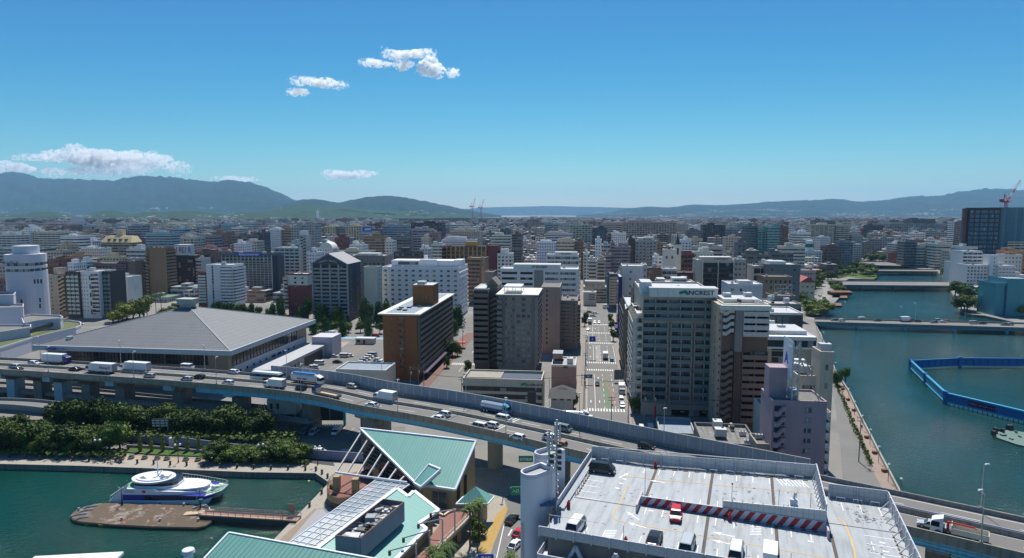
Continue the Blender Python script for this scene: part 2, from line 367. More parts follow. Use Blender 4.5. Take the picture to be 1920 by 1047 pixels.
# building kit
WALLS = {}
def wallm(col,name=None,lines=None,dirt=.2,rough=.8):
 key = tuple(round(x,3) for x in col)+(str(lines),)
 if key not in WALLS: WALLS[key] = paint('wall_%d' % len(WALLS),tuple(min(c*k_,.7) for c,k_ in zip(col,(1.5,1.36,1.2))),rough,.1,.12,dirt=dirt,lines=lines)
 return WALLS[key]
FAC = [facade('facade_grid',3.2,3.05,(.22,.78),(.28,.76)),facade('facade_balcony',6.4,3.0,(.04,.96),(.42,.92),curtain=.12),
       facade('facade_strip',1.8,3.6,(.2,.8),(.3,.72),strip=True),facade('facade_narrow',2.4,2.9,(.3,.7),(.3,.74)),facade('facade_tall',4.5,3.2,(.12,.88),(.2,.8),curtain=.35)]
FACA = facade('facade_far',3.4,3.2,(.15,.85),(.3,.8),attr=True,curtain=.15)
ROOFS = [M_roofg,M_roofd,M_roofw,paint('roof_green',(.12,.2,.15),.8,.2,.2,dirt=.3),paint('roof_blue_grey',(.22,.27,.32),.7,.15,.2,dirt=.3)]
def sidefn(side,Wd,D):
 if side == 'F': return lambda s,o,z: (s,-o,z)
 if side == 'R': return lambda s,o,z: (Wd+o,s,z)
 if side == 'L': return lambda s,o,z: (-o,D-s,z)
 return lambda s,o,z: (Wd-s,D+o,z)
def sbox(m,fn,s0,s1,o0,o1,z0,z1,mi=0):
 pts = [fn(s0,o0,z0),fn(s1,o0,z0),fn(s1,o1,z0),fn(s0,o1,z0),fn(s0,o0,z1),fn(s1,o0,z1),fn(s1,o1,z1),fn(s0,o1,z1)]
 m.hexa(pts[:4],pts[4:],mi)
GLS = dict(d=M_glassd,b=M_glassb,k=glazing('window_glass_dark',2.2,(.012,.016,.02),(.06,.06,.06),.12,tint2=(.03,.04,.05)),
           w=glazing('window_glass_white_frames',1.2,(.03,.04,.05),(.5,.5,.5),.25,fw=.16),
           c=glazing('window_glass_curtained',2.0,(.04,.05,.06),(.35,.35,.34),.5),
           g=glazing('window_glass_green',1.5,(.12,.2,.2),(.04,.05,.05),.25,tint2=(.22,.34,.34),rough=.08))
def rows(root,fn,L,H,sty,wm,seed):
 """storeys of one side. sty: kind, storeys, and options; each storey's balcony and window band is a part (its copies share one mesh)"""
 k = sty[0]; n = sty[1]; o = sty[2] if len(sty) > 2 else {}
 base = o.get('base',4.0); top = o.get('top',.6); fh = (H-base-top)/n; s0,s1 = o.get('s',(0,1)); a,b = s0*L,s1*L
 gl = GLS[o.get('g','d')]; pm = o.get('pm',wm); made = []
 def stack(proto):
  for i in range(1,n):
   c = proto.copy(); COL.objects.link(c); c.parent = root; c.location = (0,0,i*fh); KIDS.setdefault(root.name,[]).append(c)
 if k in 'bB':                      # balconies
  dp = o.get('dp',1.3); ph = o.get('ph',1.15); nb = o.get('nb',0)
  m = MB(); sbox(m,fn,a,b,0,dp,base-.12,base+.06)
  gp = o.get('glassp')
  if not gp: sbox(m,fn,a,b,dp,dp+.14,base-.3,base+ph)
  for s_ in ([a,b] if not gp else []): sbox(m,fn,s_-.07,s_+.07,0,dp-.003,base+.063,base+ph-.05)
  if nb:
   for i in range(nb+1):
    q = a+(b-a)*i/nb; sbox(m,fn,q-.12,q+.12,0,dp-.06,base+.063,base+fh-.13)
  stack(m.build('balcony',pm,root))
  if gp:
   m = MB(); sbox(m,fn,a+.05,b-.05,dp+.01,dp+.05,base-.05,base+ph); stack(m.build('balustrade',paint(*gp),root))
  m = MB(); sbox(m,fn,a+.25,b-.25,.01,.05,base+.07,base+fh-.5); stack(m.build('window_band',gl,root))
 elif k == 's':                     # strip windows
  m = MB(); z0 = o.get('z0',.3); z1 = o.get('z1',.72); sbox(m,fn,a,b,-.1,.04,base+fh*z0,base+fh*z1); stack(m.build('window_band',gl,root))
  if o.get('sill'): m = MB(); sbox(m,fn,a-.1,b+.1,0,.25,base+fh*z1,base+fh*z1+.25); stack(m.build('ledge',pm,root))
 elif k == 'w':                     # separate windows
  nb = o.get('nb',4); ww = o.get('ww',1.6); wh = o.get('wh',1.4); z0 = o.get('z0',.3)
  if nb*n > 100: nb = max(1,100//n)
  for j in range(nb):
   q = a+(b-a)*(j+.5)/nb; m = MB(); sbox(m,fn,q-ww/2,q+ww/2,-.1,.03,base+fh*z0,base+fh*z0+wh,0)
   if o.get('frame'): sbox(m,fn,q-ww/2-.12,q+ww/2+.12,0,.12,base+fh*z0-.16,base+fh*z0-.02,1); sbox(m,fn,q-ww/2-.12,q+ww/2+.12,0,.12,base+fh*z0+wh+.02,base+fh*z0+wh+.14,1)
   stack(m.build('window',[gl,pm],root))
  if o.get('box'):               # a projecting box under each window
   for j in range(nb):
    q = a+(b-a)*(j+.5)/nb; bw = (b-a)/nb*.52; m = MB(); sbox(m,fn,q-bw,q+bw*.2,0,.9,base+fh*.02,base+fh*.34); stack(m.build('balcony',pm,root))
 elif k == 'x':                     # stair flights seen from outside
  m = MB(); mid = (a+b)/2
  sbox(m,fn,a,a+(b-a)*.3,0,1.2,base-.15,base+1.0); sbox(m,fn,b-(b-a)*.3,b,0,1.2,base+fh/2-.15,base+fh/2+1.0)
  p = [fn(a+(b-a)*.3,.0,base-.2),fn(b-(b-a)*.3,.0,base+fh/2-.2),fn(b-(b-a)*.3,1.2,base+fh/2-.2),fn(a+(b-a)*.3,1.2,base-.2)]
  m.hexa(p,[(x,y,z+1.2) for x,y,z in p]); stack(m.build('stair_flight',pm,root))
  m = MB(); sbox(m,fn,a+.1,b-.1,.01,.04,base+.1,base+fh-.3); stack(m.build('stair_opening',M_dark,root))
 if o.get('fins'):
  for i in range(o['fins']+1):
   q = a+(b-a)*i/o['fins']; m = MB(); fw = o.get('fw',.35); sbox(m,fn,q-fw/2,q+fw/2,0,o.get('fd',1.5),base-.5,H+o.get('ft',0)); m.build('fin',o.get('fm',pm),root)
def unit_mesh(k):
 """roof plant: air conditioners, water tank, aerial"""
 m = MB()
 if k == 0:
  m.box(-.9,-.45,.1,.9,.45,1.3); m.tube((-.4,0,1.3),(-.4,0,1.36),.32,n=10,mi=1); m.tube((.4,0,1.3),(.4,0,1.36),.32,n=10,mi=1); m.box(-.9,-.4,0,.9,.4,.1,1)
 elif k == 1:
  m.box(-1.5,-1.2,.6,1.5,1.2,2.6)
  for x in (-1.3,1.3):
   for y in (-1,1): m.box(x-.1,y-.1,0,x+.1,y+.1,.6,1)
  m.tube((.6,.5,2.6),(.6,.5,2.75),.35,n=10,mi=1)
 elif k == 2:
  m.tube((0,0,0),(0,0,5),.07,.04,6,1)
  for z,l in ((4.8,.9),(4.2,1.1),(3.6,.8)): m.bar((-l,0,z),(l,0,z),.05,mi=1)
 else:
  m.box(-2,-.5,0,2,.5,.5); m.box(-2,-.5,.5,-.2,.5,1.4,1); m.tube((.6,0,.5),(.6,0,1.5),.4,n=10)
 return m
UNITS = [('air_conditioner',unit_mesh(0)),('water_tank',unit_mesh(1)),('antenna',unit_mesh(2)),('roof_plant',unit_mesh(3))]
UNITM = [(nm,m.mesh(nm,[paint('unit_grey',(.5,.51,.5),.6,.1,1),M_dark])) for nm,m in UNITS]
BN = []            # every building: (name, footprint centre, radius, picture box) for keeping the rest of the city clear of it
NAMES = {}
def roofkit(root,Wd,D,H,rnd,n=3,tall=True):
 for i in range(n):
  nm,me = UNITM[rnd.choice([0,0,1,2,3] if tall else [0,0,3])]
  link(nm,me,root,(rnd.uniform(1.8,max(2,Wd-1.8)),rnd.uniform(1.5,max(1.6,D-1.5)),H+.02),rnd.choice([0,math.pi/2]))
def bld(label,u0,u1,vt,d,depth=14,col=(.4,.4,.4),F=None,Rr=None,L=None,roof=0,par=.7,pent=None,units=3,cat='apartment block',name='apartment_block',yaw=GY,ub=None,base=0,kit=True,lines=None,wmat=None,group=None,parm=None,dirt=.2):
 """a building whose front left top corner is at picture (u0, vt) and y = d and whose front runs to column u1"""
 P = AT(u0,vt,d); th = math.pi/2+yaw; Wd = abs(along(P,th,u1)); H = P.z-G0
 if ub is not None:
  q = P+Vector((math.cos(yaw),-math.sin(yaw),0))*Wd if ub_right(u1,ub) else P
  depth = abs(along(q,yaw,ub))
 root = thing(name,label,cat,(P.x,P.y,G0),-yaw,group); rnd = random.Random(len(BN)*7+3)
 wm = wmat or wallm(col,lines=lines,dirt=dirt); rf = ROOFS[roof] if isinstance(roof,int) else roof
 m = MB(); m.box(0,0,base,Wd,depth,H-.25,0,1); m.build('wall',[wm,rf],root)
 if par:
  m = MB(); t = .3
  for x0,y0,x1,y1 in ((0,0,Wd,t),(0,depth-t,Wd,depth),(0,t,t,depth-t),(Wd-t,t,Wd,depth-t)):
   m.box(x0-.03,y0-.03,H-.6,x1+.03,y1+.03,H-.25+par)
  m.build('parapet',parm or wm,root)
 for side,st in (('F',F),('R',Rr),('L',L)):
  if st is None: continue
  LL = Wd if side == 'F' else depth
  for s_ in (st if isinstance(st,list) else [st]): rows(root,sidefn(side,Wd,depth),LL,H-.25,s_,wm,len(BN))
 for p in (pent or []):
  x0,x1,y0,y1,h = p[:5]; m = MB(); pm_ = p[5] if len(p) > 5 and p[5] else wm
  m.box(x0*Wd,y0*depth,H-.25,x1*Wd,y1*depth,H+h,0,1); t = .15
  m.box(x0*Wd-t,y0*depth-t,H+h,x1*Wd+t,y1*depth+t,H+h+.25,0,1); m.build('rooftop_house',[pm_,rf],root)
 if units: roofkit(root,Wd,depth,H-.25,rnd,units)
 c = P+Vector((math.cos(yaw)*Wd/2+math.sin(yaw)*depth/2,-math.sin(yaw)*Wd/2+math.cos(yaw)*depth/2,0))
 BN.append((root,c.x,c.y,Wd/2,depth/2,yaw)); root['_'] = 0; del root['_']
 return root,Wd,depth,H
def ub_right(u1,ub): return u1 < 1103
def far_mats(k,roof): return [FAC[k],ROOFS[roof]]
def fbld(label,u0,u1,vt,d,depth=16,col=(.4,.4,.4),k=0,roof=0,pent=1,cat='building',name='building',yaw=GY,group=None,fin=0):
 """a building farther off: windows in the wall's material, roof house and parapet as parts"""
 P = AT(u0,vt,d); Wd = abs(along(P,math.pi/2+yaw,u1)); H = max(P.z-G0,4); rnd = random.Random(len(BN)*13+1)
 root = thing(name,label,cat,(P.x,P.y,G0),-yaw,group)
 m = MB(); m.box(0,0,0,Wd,depth,H-.3,0,1); o = m.build('wall',far_mats(k,roof),root); o.color = (*col,1)
 m = MB(); t = .35
 for x0,y0,x1,y1 in ((0,0,Wd,t),(0,depth-t,Wd,depth),(0,t,t,depth-t),(Wd-t,t,Wd,depth-t)): m.box(x0-.04,y0-.04,H-.8,x1+.04,y1+.04,H+.4)
 m.build('parapet',wallm(tuple(min(.8,c*1.12) for c in col)),root)
 for i in range(pent):
  a = rnd.uniform(.08,.55); b = a+rnd.uniform(.18,.38); h = rnd.uniform(1.8,4.2); y0 = rnd.uniform(.1,.5)
  m = MB(); m.box(a*Wd,y0*depth,H-.3,b*Wd,(y0+.4)*depth,H+h,0,1); m.build('rooftop_house',[wallm(tuple(min(.75,c*1.1) for c in col)),ROOFS[roof]],root)
 if d < 1200: roofkit(root,Wd,depth,H-.3,rnd,rnd.choice([1,2,3]))
 c = P+Vector((math.cos(yaw)*Wd/2+math.sin(yaw)*depth/2,-math.sin(yaw)*Wd/2+math.cos(yaw)*depth/2,0))
 BN.append((root,c.x,c.y,Wd/2,depth/2,yaw)); return root,Wd,depth,H
def TA(x): return x/4
def TB(x): return 480+x/4
def TC(x): return 960+x/4
def TD(x): return 1440+x/3.377
def VY(y): return 380+y/4
def VD(y): return 330+y/3.377
GREEN = paint('sign_green',(.01,.26,.10),.5,.05); INK = paint('sign_ink',(.03,.035,.04),.5,.05); BLUEP = paint('sign_blue',(.02,.06,.42),.5,.05)
REDP = paint('sign_red',(.5,.02,.02),.5,.05)
def leafmark(root,x,y,z,s):
 m = MB()
 for k,(cx,cz,r_) in enumerate(((-.25,0,.42),(.25,.12,.42))):
  pts = [(x+s*(cx+r_*math.cos(t)*1.0),y,z+s*(cz+r_*.62*math.sin(t)+.25*r_*math.cos(t))) for t in [i*math.pi/8 for i in range(16)]]
  b = [(p[0],p[1]-.12-.03*k,p[2]) for p in pts]; m.poly(b); m.raw(pts+b,[(i,(i+1) % 16,16+(i+1) % 16,16+i) for i in range(16)])
 m.build('emblem',GREEN,root)
# buildings one by one, front rows
HW = 'hotel'; TN = (.30,.265,.22)
pale = (.33,.32,.30)
GLP = ('balustrade_glass',(.16,.22,.23),.15,.1)
r,w_,D_,H_ = bld('broad fifteen-storey beige apartment block with glass balconies and a green emblem on its roof edge',1206,1346,553.5,222,ub=1190,col=pale,dirt=.1,
 F=[('b',3,dict(base=33.2,top=.8,glassp=GLP,dp=1.5,nb=6,g='c')),('b',10,dict(base=4.8,top=8.9,s=(.0,.34),glassp=GLP,dp=1.5,nb=2,g='c')),('b',10,dict(base=4.8,top=8.9,s=(.38,.66),glassp=GLP,dp=1.5,nb=2,g='c')),('b',10,dict(base=4.8,top=8.9,s=(.70,.97),glassp=GLP,dp=1.5,nb=2,g='c'))],
 L=[('b',11,dict(s=(.55,.95),dp=1.4,base=4.5,top=5,pm=wallm((.5,.49,.47)))),('w',13,dict(s=(.05,.5),nb=2,ww=.9,wh=1.2))],roof=2,pent=[(.08,.98,-.06,.1,2.6,wallm((.56,.56,.55))),(-.02,.12,.05,.3,4,wallm((.6,.6,.6)))],units=4)
ew = w_
m = MB(); m.box(w_*.35,-1.56,2.5,w_*.99,-1.3,4.3); m.build('entrance_canopy',wallm((.2,.2,.2)),r)
for i in range(2):
 m = MB(); m.box(w_*(.42+.3*i),-.06,0,w_*(.66+.3*i),.02,3.0); m.build('shop_window',GLS['k'],r)
 m = MB(); m.box(w_*(.54+.3*i),-.1,1.2,w_*(.59+.3*i),-.07,1.7); m.build('shop_sign',paint('sign_yellow',(.7,.45,.02),.5,.05),r)
leafmark(r,w_*.52,-.06*D_-.1,H_+1.3,1.9); text('sign_lettering','eNCREST',2.0,INK,r,(w_*.55,-.06*D_-.1,H_+.65),bold=.03,align='LEFT',sx=1.15)
bld('narrow beige wing with small balconies beside the broad beige block',1194,1206,590,226,26,(.40,.39,.37),F=('w',11,dict(nb=1,ww=.9)),L=('b',11,dict(dp=1.3,nb=4,pm=wallm((.5,.49,.47)))),roof=2,units=1)
bt = (.115,.085,.072)
r,w_,D_,H_ = bld('tall dark brown apartment tower with pale grey upper storeys, left of the pink block',1356,1442,572,205,19,bt,dirt=.15,
 F=[('b',10,dict(s=(.44,.99),top=14.2,base=3.6,dp=1.4,nb=2,g='k',pm=wallm((.16,.12,.105)))),('b',4,dict(s=(.44,.99),base=31.3,dp=1.4,nb=2,g='k',pm=wallm((.40,.40,.41)))),
       ('x',10,dict(s=(.0,.24),base=3.6,top=14.2,pm=wallm((.16,.12,.105)))),('x',4,dict(s=(.0,.24),base=31.3,pm=wallm((.40,.40,.41))))],
 L=('w',14,dict(nb=2,ww=.7,wh=1.4,frame=1,pm=M_white)),roof=2,parm=wallm((.5,.5,.5)),pent=[(.1,.9,.35,.9,.8,wallm((.45,.45,.45)))],units=5)
m = MB(); m.box(.26*w_,-1.5,0,.42*w_,0,H_-14.6); m.build('pier',wallm((.085,.062,.055)),r)
m = MB(); m.box(.26*w_,-1.5,H_-14.6,.42*w_,0,H_-.5); m.build('pier',wallm((.17,.17,.18)),r)
m = MB(); m.box(-.6,-.2,H_-2.6,w_*.98,D_,H_-.2); m.box(-.9,-1.8,H_-1.4,w_+.3,-.2,H_+.1); m.build('cornice',wallm((.5,.5,.5)),r)
P = AT(1345,572,205)
r2,w2,D2,H2 = bld('slim blank beige side wing of the dark brown tower with one column of vents',1347.5,1355,574,206,18,(.36,.32,.27),F=('w',13,dict(nb=1,ww=.45,wh=.8)),L=('w',14,dict(nb=2,ww=.7,wh=1.4)),roof=2,units=0)
pk = (.235,.195,.25)
r,w_,D_,H_ = bld('pink eight-storey office block with an outside stair and a rooftop billboard frame',1449,1551,752,158,11,pk,dirt=.1,
 F=[('w',8,dict(s=(.56,.76),nb=1,ww=1.7,wh=1.1,frame=1,g='w',base=2)),('x',8,dict(s=(.03,.24),base=1.6,top=.6))],Rr=('b',8,dict(dp=.9,base=1.6,s=(0,.95),pm=wallm((.5,.47,.5)),g='k')),roof=1,par=.5,units=1,cat='office block',name='office_block')
m = MB(); m.box(-.1,3.5,H_-.25,w_*.33,8,H_+7.6); m.build('stair_tower',wallm(pk),r)
tank = MB(); tank.box(w_*.34,1.2,H_+.2,w_*.5,3.6,H_+2.6); tank.tube((w_*.42,2.4,H_+2.6),(w_*.42,2.4,H_+2.9),.5); tank.build('water_tank',paint('tank_blue',(.25,.32,.42),.5,.1),r)
fr = MB(); a0 = (w_*.36,1.0,H_-.2); tp = (w_*.40,3.2,H_+16)
for dx in (0,1.4):
 fr.bar((w_*.36+dx,.6,H_-.2),(w_*.36+dx,.6,H_+14.5),.28); fr.bar((w_*.36+dx,.6,H_+14),(w_*.9+dx*.4,2.0,H_),.26)
 fr.bar((w_*.36+dx,6.5,H_-.2),(w_*.36+dx,6.5,H_+14.5),.22)
for i in range(7): fr.bar((w_*.36,.6,H_+2*i+1),(w_*.36+1.4,.6,H_+2*i+2),.12); fr.bar((w_*.36,.6,H_+2*i+1),(w_*.36,6.5,H_+2*i+1),.1)
fr.bar((w_*.52,1.1,H_+9),(w_*.44,.7,H_+1),.14); fr.bar((w_*.62,1.4,H_+6),(w_*.44,.7,H_+1),.14)
fr.build('billboard_frame',M_steel,r)
bb = MB(); bb.box(w_*.355-.3,.2,H_+5.6,w_*.355-.05,7.4,H_+14.8); bb.box(w_*.355-.34,.0,H_+5.4,w_*.355-.3,7.6,H_+15,1); bb.build('billboard',[paint('billboard_blue',(.45,.5,.68),.5,.25,.5),M_white],r)
pf = MB(); pf.box(w_*.355-.38,.9,H_+6.5,w_*.355-.345,3.6,H_+13.4); pf.build('billboard_panel',paint('poster_pale',(.6,.63,.74),.5,.3,.8),r)
text('billboard_lettering','A',4.2,BLUEP,r,(w_*.355-.40,4.6,H_+8.6),(math.pi/2,0,-math.pi/2),bold=.08)
r,w_,D_,H_ = bld('cream stair tower block with two slit windows behind the pink block, at the water',1539,1564,664,172,7,(.36,.345,.30),F=('w',3,dict(nb=1,ww=.7,wh=1.6,base=16)),roof=1,par=.9,units=2,cat='office block',name='office_block')
bld('low cream office block with a sloping parapet between the pink block and the black-windowed hotel',1497,1540,707,176,14,(.38,.36,.31),F=('s',4,dict(g='d',s=(.2,.9))),roof=1,units=3,cat='office block',name='office_block')
r,w_,D_,H_ = bld('black-windowed beige office block with white roof rims left of the river promenade',1440,1531,631,262,30,(.30,.265,.19),F=[('s',6,dict(g='k',s=(.09,.48),z0=.08,z1=.93)),],roof=2,par=.3,parm=wallm((.6,.6,.6)),pent=[(.1,.9,.2,.75,1.2,wallm((.55,.55,.55)))],units=6,cat='office block',name='office_block')
m = MB(); m.box(-.05,-.2,H_-4.2,w_+.05,.02,H_-1.4,1); m.box(-.1,-.35,H_-1.4,w_+.1,D_*.1,H_+.1); m.box(-.1,-.35,H_-5,w_+.1,0,H_-4.2); m.build('cornice',[wallm((.6,.6,.6)),GLS['k']],r)
bld('dark grey glass-fronted block with a white roof edge behind the black-windowed block',1441,1506,588,300,22,(.06,.065,.075),F=('s',4,dict(g='b',s=(.0,.6),z0=.1,z1=.9)),roof=2,parm=wallm((.55,.55,.55)),units=4,cat='office block',name='office_block')
bld('grey block with long strip windows, third roof back from the black-windowed block',1443,1503,571,330,20,(.22,.215,.20),F=('s',5,dict(g='k')),roof=0,units=5,cat='office block',name='office_block')
r,w_,D_,H_ = bld('small dark brown shed with a pale blue-grey flat roof behind the sound wall',1236,1304,813.5,187,15,(.075,.045,.04),roof=4,par=.8,parm=wallm((.25,.27,.29)),units=0,cat='shed',name='flat_roofed_shed',yaw=R(9))
bld('low block with a worn mottled grey roof before the brown tower',1317,1424,834,168,17,(.12,.12,.12),roof=paint('worn_roof',(.2,.2,.19),.9,.6,.5,dirt=.7),par=.9,parm=wallm((.10,.12,.15)),units=6,cat='workshop',name='workshop',yaw=R(8))
bld('round-cornered concrete annex next to the worn grey roof, at the foot of the pink block',1419,1447,836,160,8,(.2,.2,.2),roof=1,par=.8,units=1,cat='workshop',name='workshop')
bld('small pale building with a light blue roof squeezed between brown tower and pink block',1433,1449,768,186,12,(.38,.42,.42),roof=4,par=.3,units=1,cat='building',name='building')
ob = (.20,.085,.036)
r,w_,D_,H_ = bld('orange-brown tiled slab block with a brown roof tower and grey balconies all along its side',717.5,781,589,270,ub=845,col=ob,dirt=.05,lines=(.3,.12,.02,.25),
 F=[('w',9,dict(s=(.2,.3),nb=1,ww=.45,wh=.45,z0=.5)),('b',9,dict(s=(.47,.62),dp=.5,g='c',pm=wallm(ob)))],Rr=('B',9,dict(base=4.4,nb=14,dp=1.3,pm=wallm((.13,.125,.115)),g='k',s=(.02,.99))),roof=4,par=0,units=0)
m = MB(); m.box(-1.8,-1.5,H_-.2,w_+1.9,D_+1,H_+.35); m.build('roof_rim',paint('rim_cream',(.62,.6,.54),.6,.08,.3),r)
m = MB(); m.box(1.0,1.2,H_+.36,w_-1.2,D_-1.2,H_+.4); m.build('roof',ROOFS[4],r)
m = MB(); m.box(w_*.62-2.7,D_*.36,H_+.4,w_+1.2,D_*.52,H_+9.6,0,1); m.build('rooftop_house',[wallm(ob),M_roofw],r)
m = MB(); m.box(w_*.62-1,D_*.38,H_+9.6,w_*.62+2.6,D_*.44,H_+11); m.build('water_tank',paint('unit_green',(.4,.5,.46),.6,.1),r)
for i in range(2):
 m = MB(); m.box(w_*.62-.2+i*3.8,D_*.36-.05,H_+3,w_*.62+.9+i*3.8,D_*.36+.02,H_+4.3); m.build('window',GLS['b'],r)
for i,(x,y) in enumerate(((.25,.12),(.45,.1),(.2,.2),(.42,.22),(.7,.26))):
 m = MB(); m.box(x*w_,y*D_,H_+.4,x*w_+1.8,y*D_+1.6,H_+.9); m.build('roof_hatch',M_dark,r)
m = MB()
m.hexa([(w_+.02,2,3.2),(w_+3.6,2,2.6),(w_+3.6,D_-3,2.6),(w_+.02,D_-3,3.2)],[(w_+.02,2,4.2),(w_+3.6,2,2.9),(w_+3.6,D_-3,2.9),(w_+.02,D_-3,4.2)]); m.build('awning',paint('awning_plum',(.06,.035,.06),.7,.1),r)
m = MB(); m.box(w_+3.6,D_-3,2.8,w_+8,D_+1.5,3.3); m.build('awning',paint('awning_red',(.42,.06,.05),.7,.1),r); tag(KIDS[r.name][-1],'red awning')
r,w_,D_,H_ = bld('low pale green-grey building with a blue-grey roof in front of the orange-brown slab',630,723,693.5,247,13,(.42,.43,.38),F=('w',1,dict(nb=5,ww=1.7,wh=1.5,base=1.2,g='k')),roof=4,par=.6,parm=paint('rim_cream',(.62,.6,.54)),units=0,cat='office',name='low_office')
gt = (.165,.165,.16)
r,w_,D_,H_ = bld('grey thirteen-storey apartment tower with a balustraded roof and zigzag stair, front centre',934,1003,552,281,24,gt,dirt=.1,
 F=[('w',12,dict(s=(.18,.92),nb=5,ww=1.7,wh=1.2,g='c',base=4.2)),('b',12,dict(s=(-.02,.12),dp=1.5,base=4.2,pm=wallm((.17,.165,.16))))],Rr=('B',12,dict(nb=5,dp=1.5,base=4.2,pm=wallm((.2,.19,.18)),g='k')),roof=2,par=.2,units=0)
m = MB(); m.box(-.9,-1,H_-.3,w_+1.6,D_+1,H_+.1); m.build('roof_rim',paint('rim_cream',(.62,.6,.54)),r)
m = MB(); m.box(.14*w_,.1*D_,H_+3.0,.62*w_,.55*D_,H_+3.25)
for x in (.15,.38,.61):
 for y in (.12,.53): m.box(x*w_-.12,y*D_-.12,H_+.1,x*w_+.12,y*D_+.12,H_+3)
m.build('pergola',M_white,r)
m = MB()
for i in range(14): m.bar((.12*w_+i*.62,.06*D_,H_+.1),(.12*w_+i*.62,.06*D_,H_+1.7),.12)
m.box(.12*w_,.05*D_,H_+1.6,.12*w_+8.3,.07*D_,H_+1.75); m.build('railing',M_steel,r)
m = MB(); m.box(w_*.93,-.35,3,w_*1.0,0,H_-.5); m.box(w_*.12,-.3,3,w_*.17,0,H_-.5); m.box(w_*.4,-.18,3,w_*.42,0,H_-4); m.build('pilaster',wallm((.12,.135,.16)),r)
r,w_,D_,H_ = bld('brown-grey wing with deep balconies on the left of the grey front tower',889,917,541,289,20,(.15,.13,.12),F=[('b',13,dict(dp=2.2,s=(0,.98),base=3.4,nb=1,g='k',pm=wallm((.15,.125,.115))))],roof=2,par=.3,parm=paint('rim_cream',(.62,.6,.54)),units=0)
r,w_,D_,H_ = bld('recessed stair core between the grey tower and its brown-grey wing, with zigzag flights',913,933,535,292,12,(.12,.115,.11),F=('x',13,dict(s=(.0,1),base=3,top=5,pm=wallm((.2,.18,.165)))),roof=1,par=0,units=0)
m = MB(); m.hexa([(-.6,-.6,H_),(w_+.6,-.6,H_),(w_+.6,12,H_),(-.6,12,H_)],[(w_/2-.2,-.6,H_+3),(w_/2+.2,-.6,H_+3),(w_/2+.2,12,H_+3),(w_/2-.2,12,H_+3)]); m.build('roof',wallm((.1,.1,.1)),r)
mv = (.25,.205,.195)
bld('mauve-grey blank slab tower with a single column of small windows, right of the grey tower',1015,1050,538.5,322,22,mv,F=('w',12,dict(nb=1,s=(.15,.45),ww=.8,wh=1.1,g='k')),roof=1,par=.3,units=0)
bld('brownish apartment wing with set-back balconies on the right of the mauve slab',1051.5,1083,565,330,22,(.19,.165,.15),F=[('b',11,dict(s=(.0,.28),dp=1.2,g='k')),('b',11,dict(s=(.28,.62),dp=.3,g='k',pm=wallm((.22,.195,.18)))),('w',11,dict(s=(.65,.95),nb=1,ww=.7,wh=.7,g='k'))],Rr=('b',11,dict(dp=1.2,g='k')),roof=1,units=2)
r,w_,D_,H_ = bld('pinkish-brown four-storey building with a flat grey roof on the street corner',1034,1080,685,257,15,(.235,.165,.16),F=[('w',1,dict(s=(.12,.5),nb=1,ww=3.6,wh=1.0,base=12,g='k')),('w',1,dict(s=(.4,.75),nb=1,ww=1.8,wh=1.0,base=8,g='k'))],roof=0,par=.5,parm=wallm((.4,.4,.4)),pent=[(.03,.42,.35,.8,3.4)],units=1,cat='building',name='corner_building')
r,w_,D_,H_ = bld('old two-storey house with a grey hipped tile roof and an open ground floor',1033,1074,745,222,11,(.30,.30,.29),F=[('w',1,dict(nb=3,ww=1.3,wh=1.2,base=5,g='k')),('s',1,dict(s=(.05,.95),base=0,top=5.4,g='k',z0=.05,z1=.85))],roof=1,par=0,units=0,cat='house',name='house')
m = MB(); e = 1.0; A_ = [(-e,-e,H_-.2),(w_+e,-e,H_-.2),(w_+e,D_+e,H_-.2),(-e,D_+e,H_-.2)]; t0,t1 = (w_*.44,D_*.5,H_+3.0),(w_*.56,D_*.5,H_+3.0)
m.poly([A_[0],A_[1],t1,t0]); m.poly([A_[1],A_[2],t1]); m.poly([A_[2],A_[3],t0,t1]); m.poly([A_[3],A_[0],t0]); m.poly(A_[::-1]); m.build('roof',paint('roof_tiles',(.085,.085,.083),.85,.2,.6,lines=(.35,0,.08,.4)),r)
r,w_,D_,H_ = bld('long low office building with a blue-black roof well and a green emblem above its windows',868,1016,712,226,13,(.36,.36,.31),F=[('s',3,dict(base=1.2,top=1.9,g='k',z0=.38,z1=.86,sill=1,pm=M_dark))],roof=paint('roof_navy',(.03,.05,.085),.6,.15),par=.9,units=0,cat='office building',name='office_building')
m = MB(); m.box(w_*.02,D_*.25,H_-.2,w_*.47,D_*.93,H_+.15); m.build('roof_deck',wallm((.2,.2,.19)),r)
leafmark(r,w_*.77,-.1,H_-1.1,1.5); text('sign_lettering','JA HAKATA',1.15,INK,r,(w_*.80,-.06,H_-1.55),bold=.02,align='LEFT')
m = MB()
for i in range(9): m.bar((w_+.9,1,1+i*1.2),(w_+2.4,4,1+i*1.2),.1,.08)
m.bar((w_+.9,1,0),(w_+.9,1,11.5),.14); m.bar((w_+2.4,4,0),(w_+2.4,4,11.5),.14); m.build('pipe_rack',M_steel,r)
wh = (.50,.52,.55)
r,w_,D_,H_ = bld('white office block with strip windows and dark central louvres behind the grey front tower',938,1084,505,402,20,wh,dirt=.08,F=[('s',9,dict(s=(.02,.22),g='k',z0=.35,z1=.78)),('s',9,dict(s=(.26,.42),g='k',z0=.35,z1=.78)),('s',9,dict(s=(.58,.75),g='w',z0=.35,z1=.78)),('s',9,dict(s=(.77,.97),g='w',z0=.35,z1=.78))],Rr=('w',9,dict(nb=2,ww=1)),roof=2,pent=[(.17,.77,.02,.6,2.8)],units=4,cat='office block',name='office_block')
m = MB()
for i in range(16): m.box(w_*.44+i*w_*.0075,-.12,1,w_*.443+i*w_*.0075,0,H_-.4)
m.build('louvre',paint('louvre_brown',(.03,.025,.03)),r)
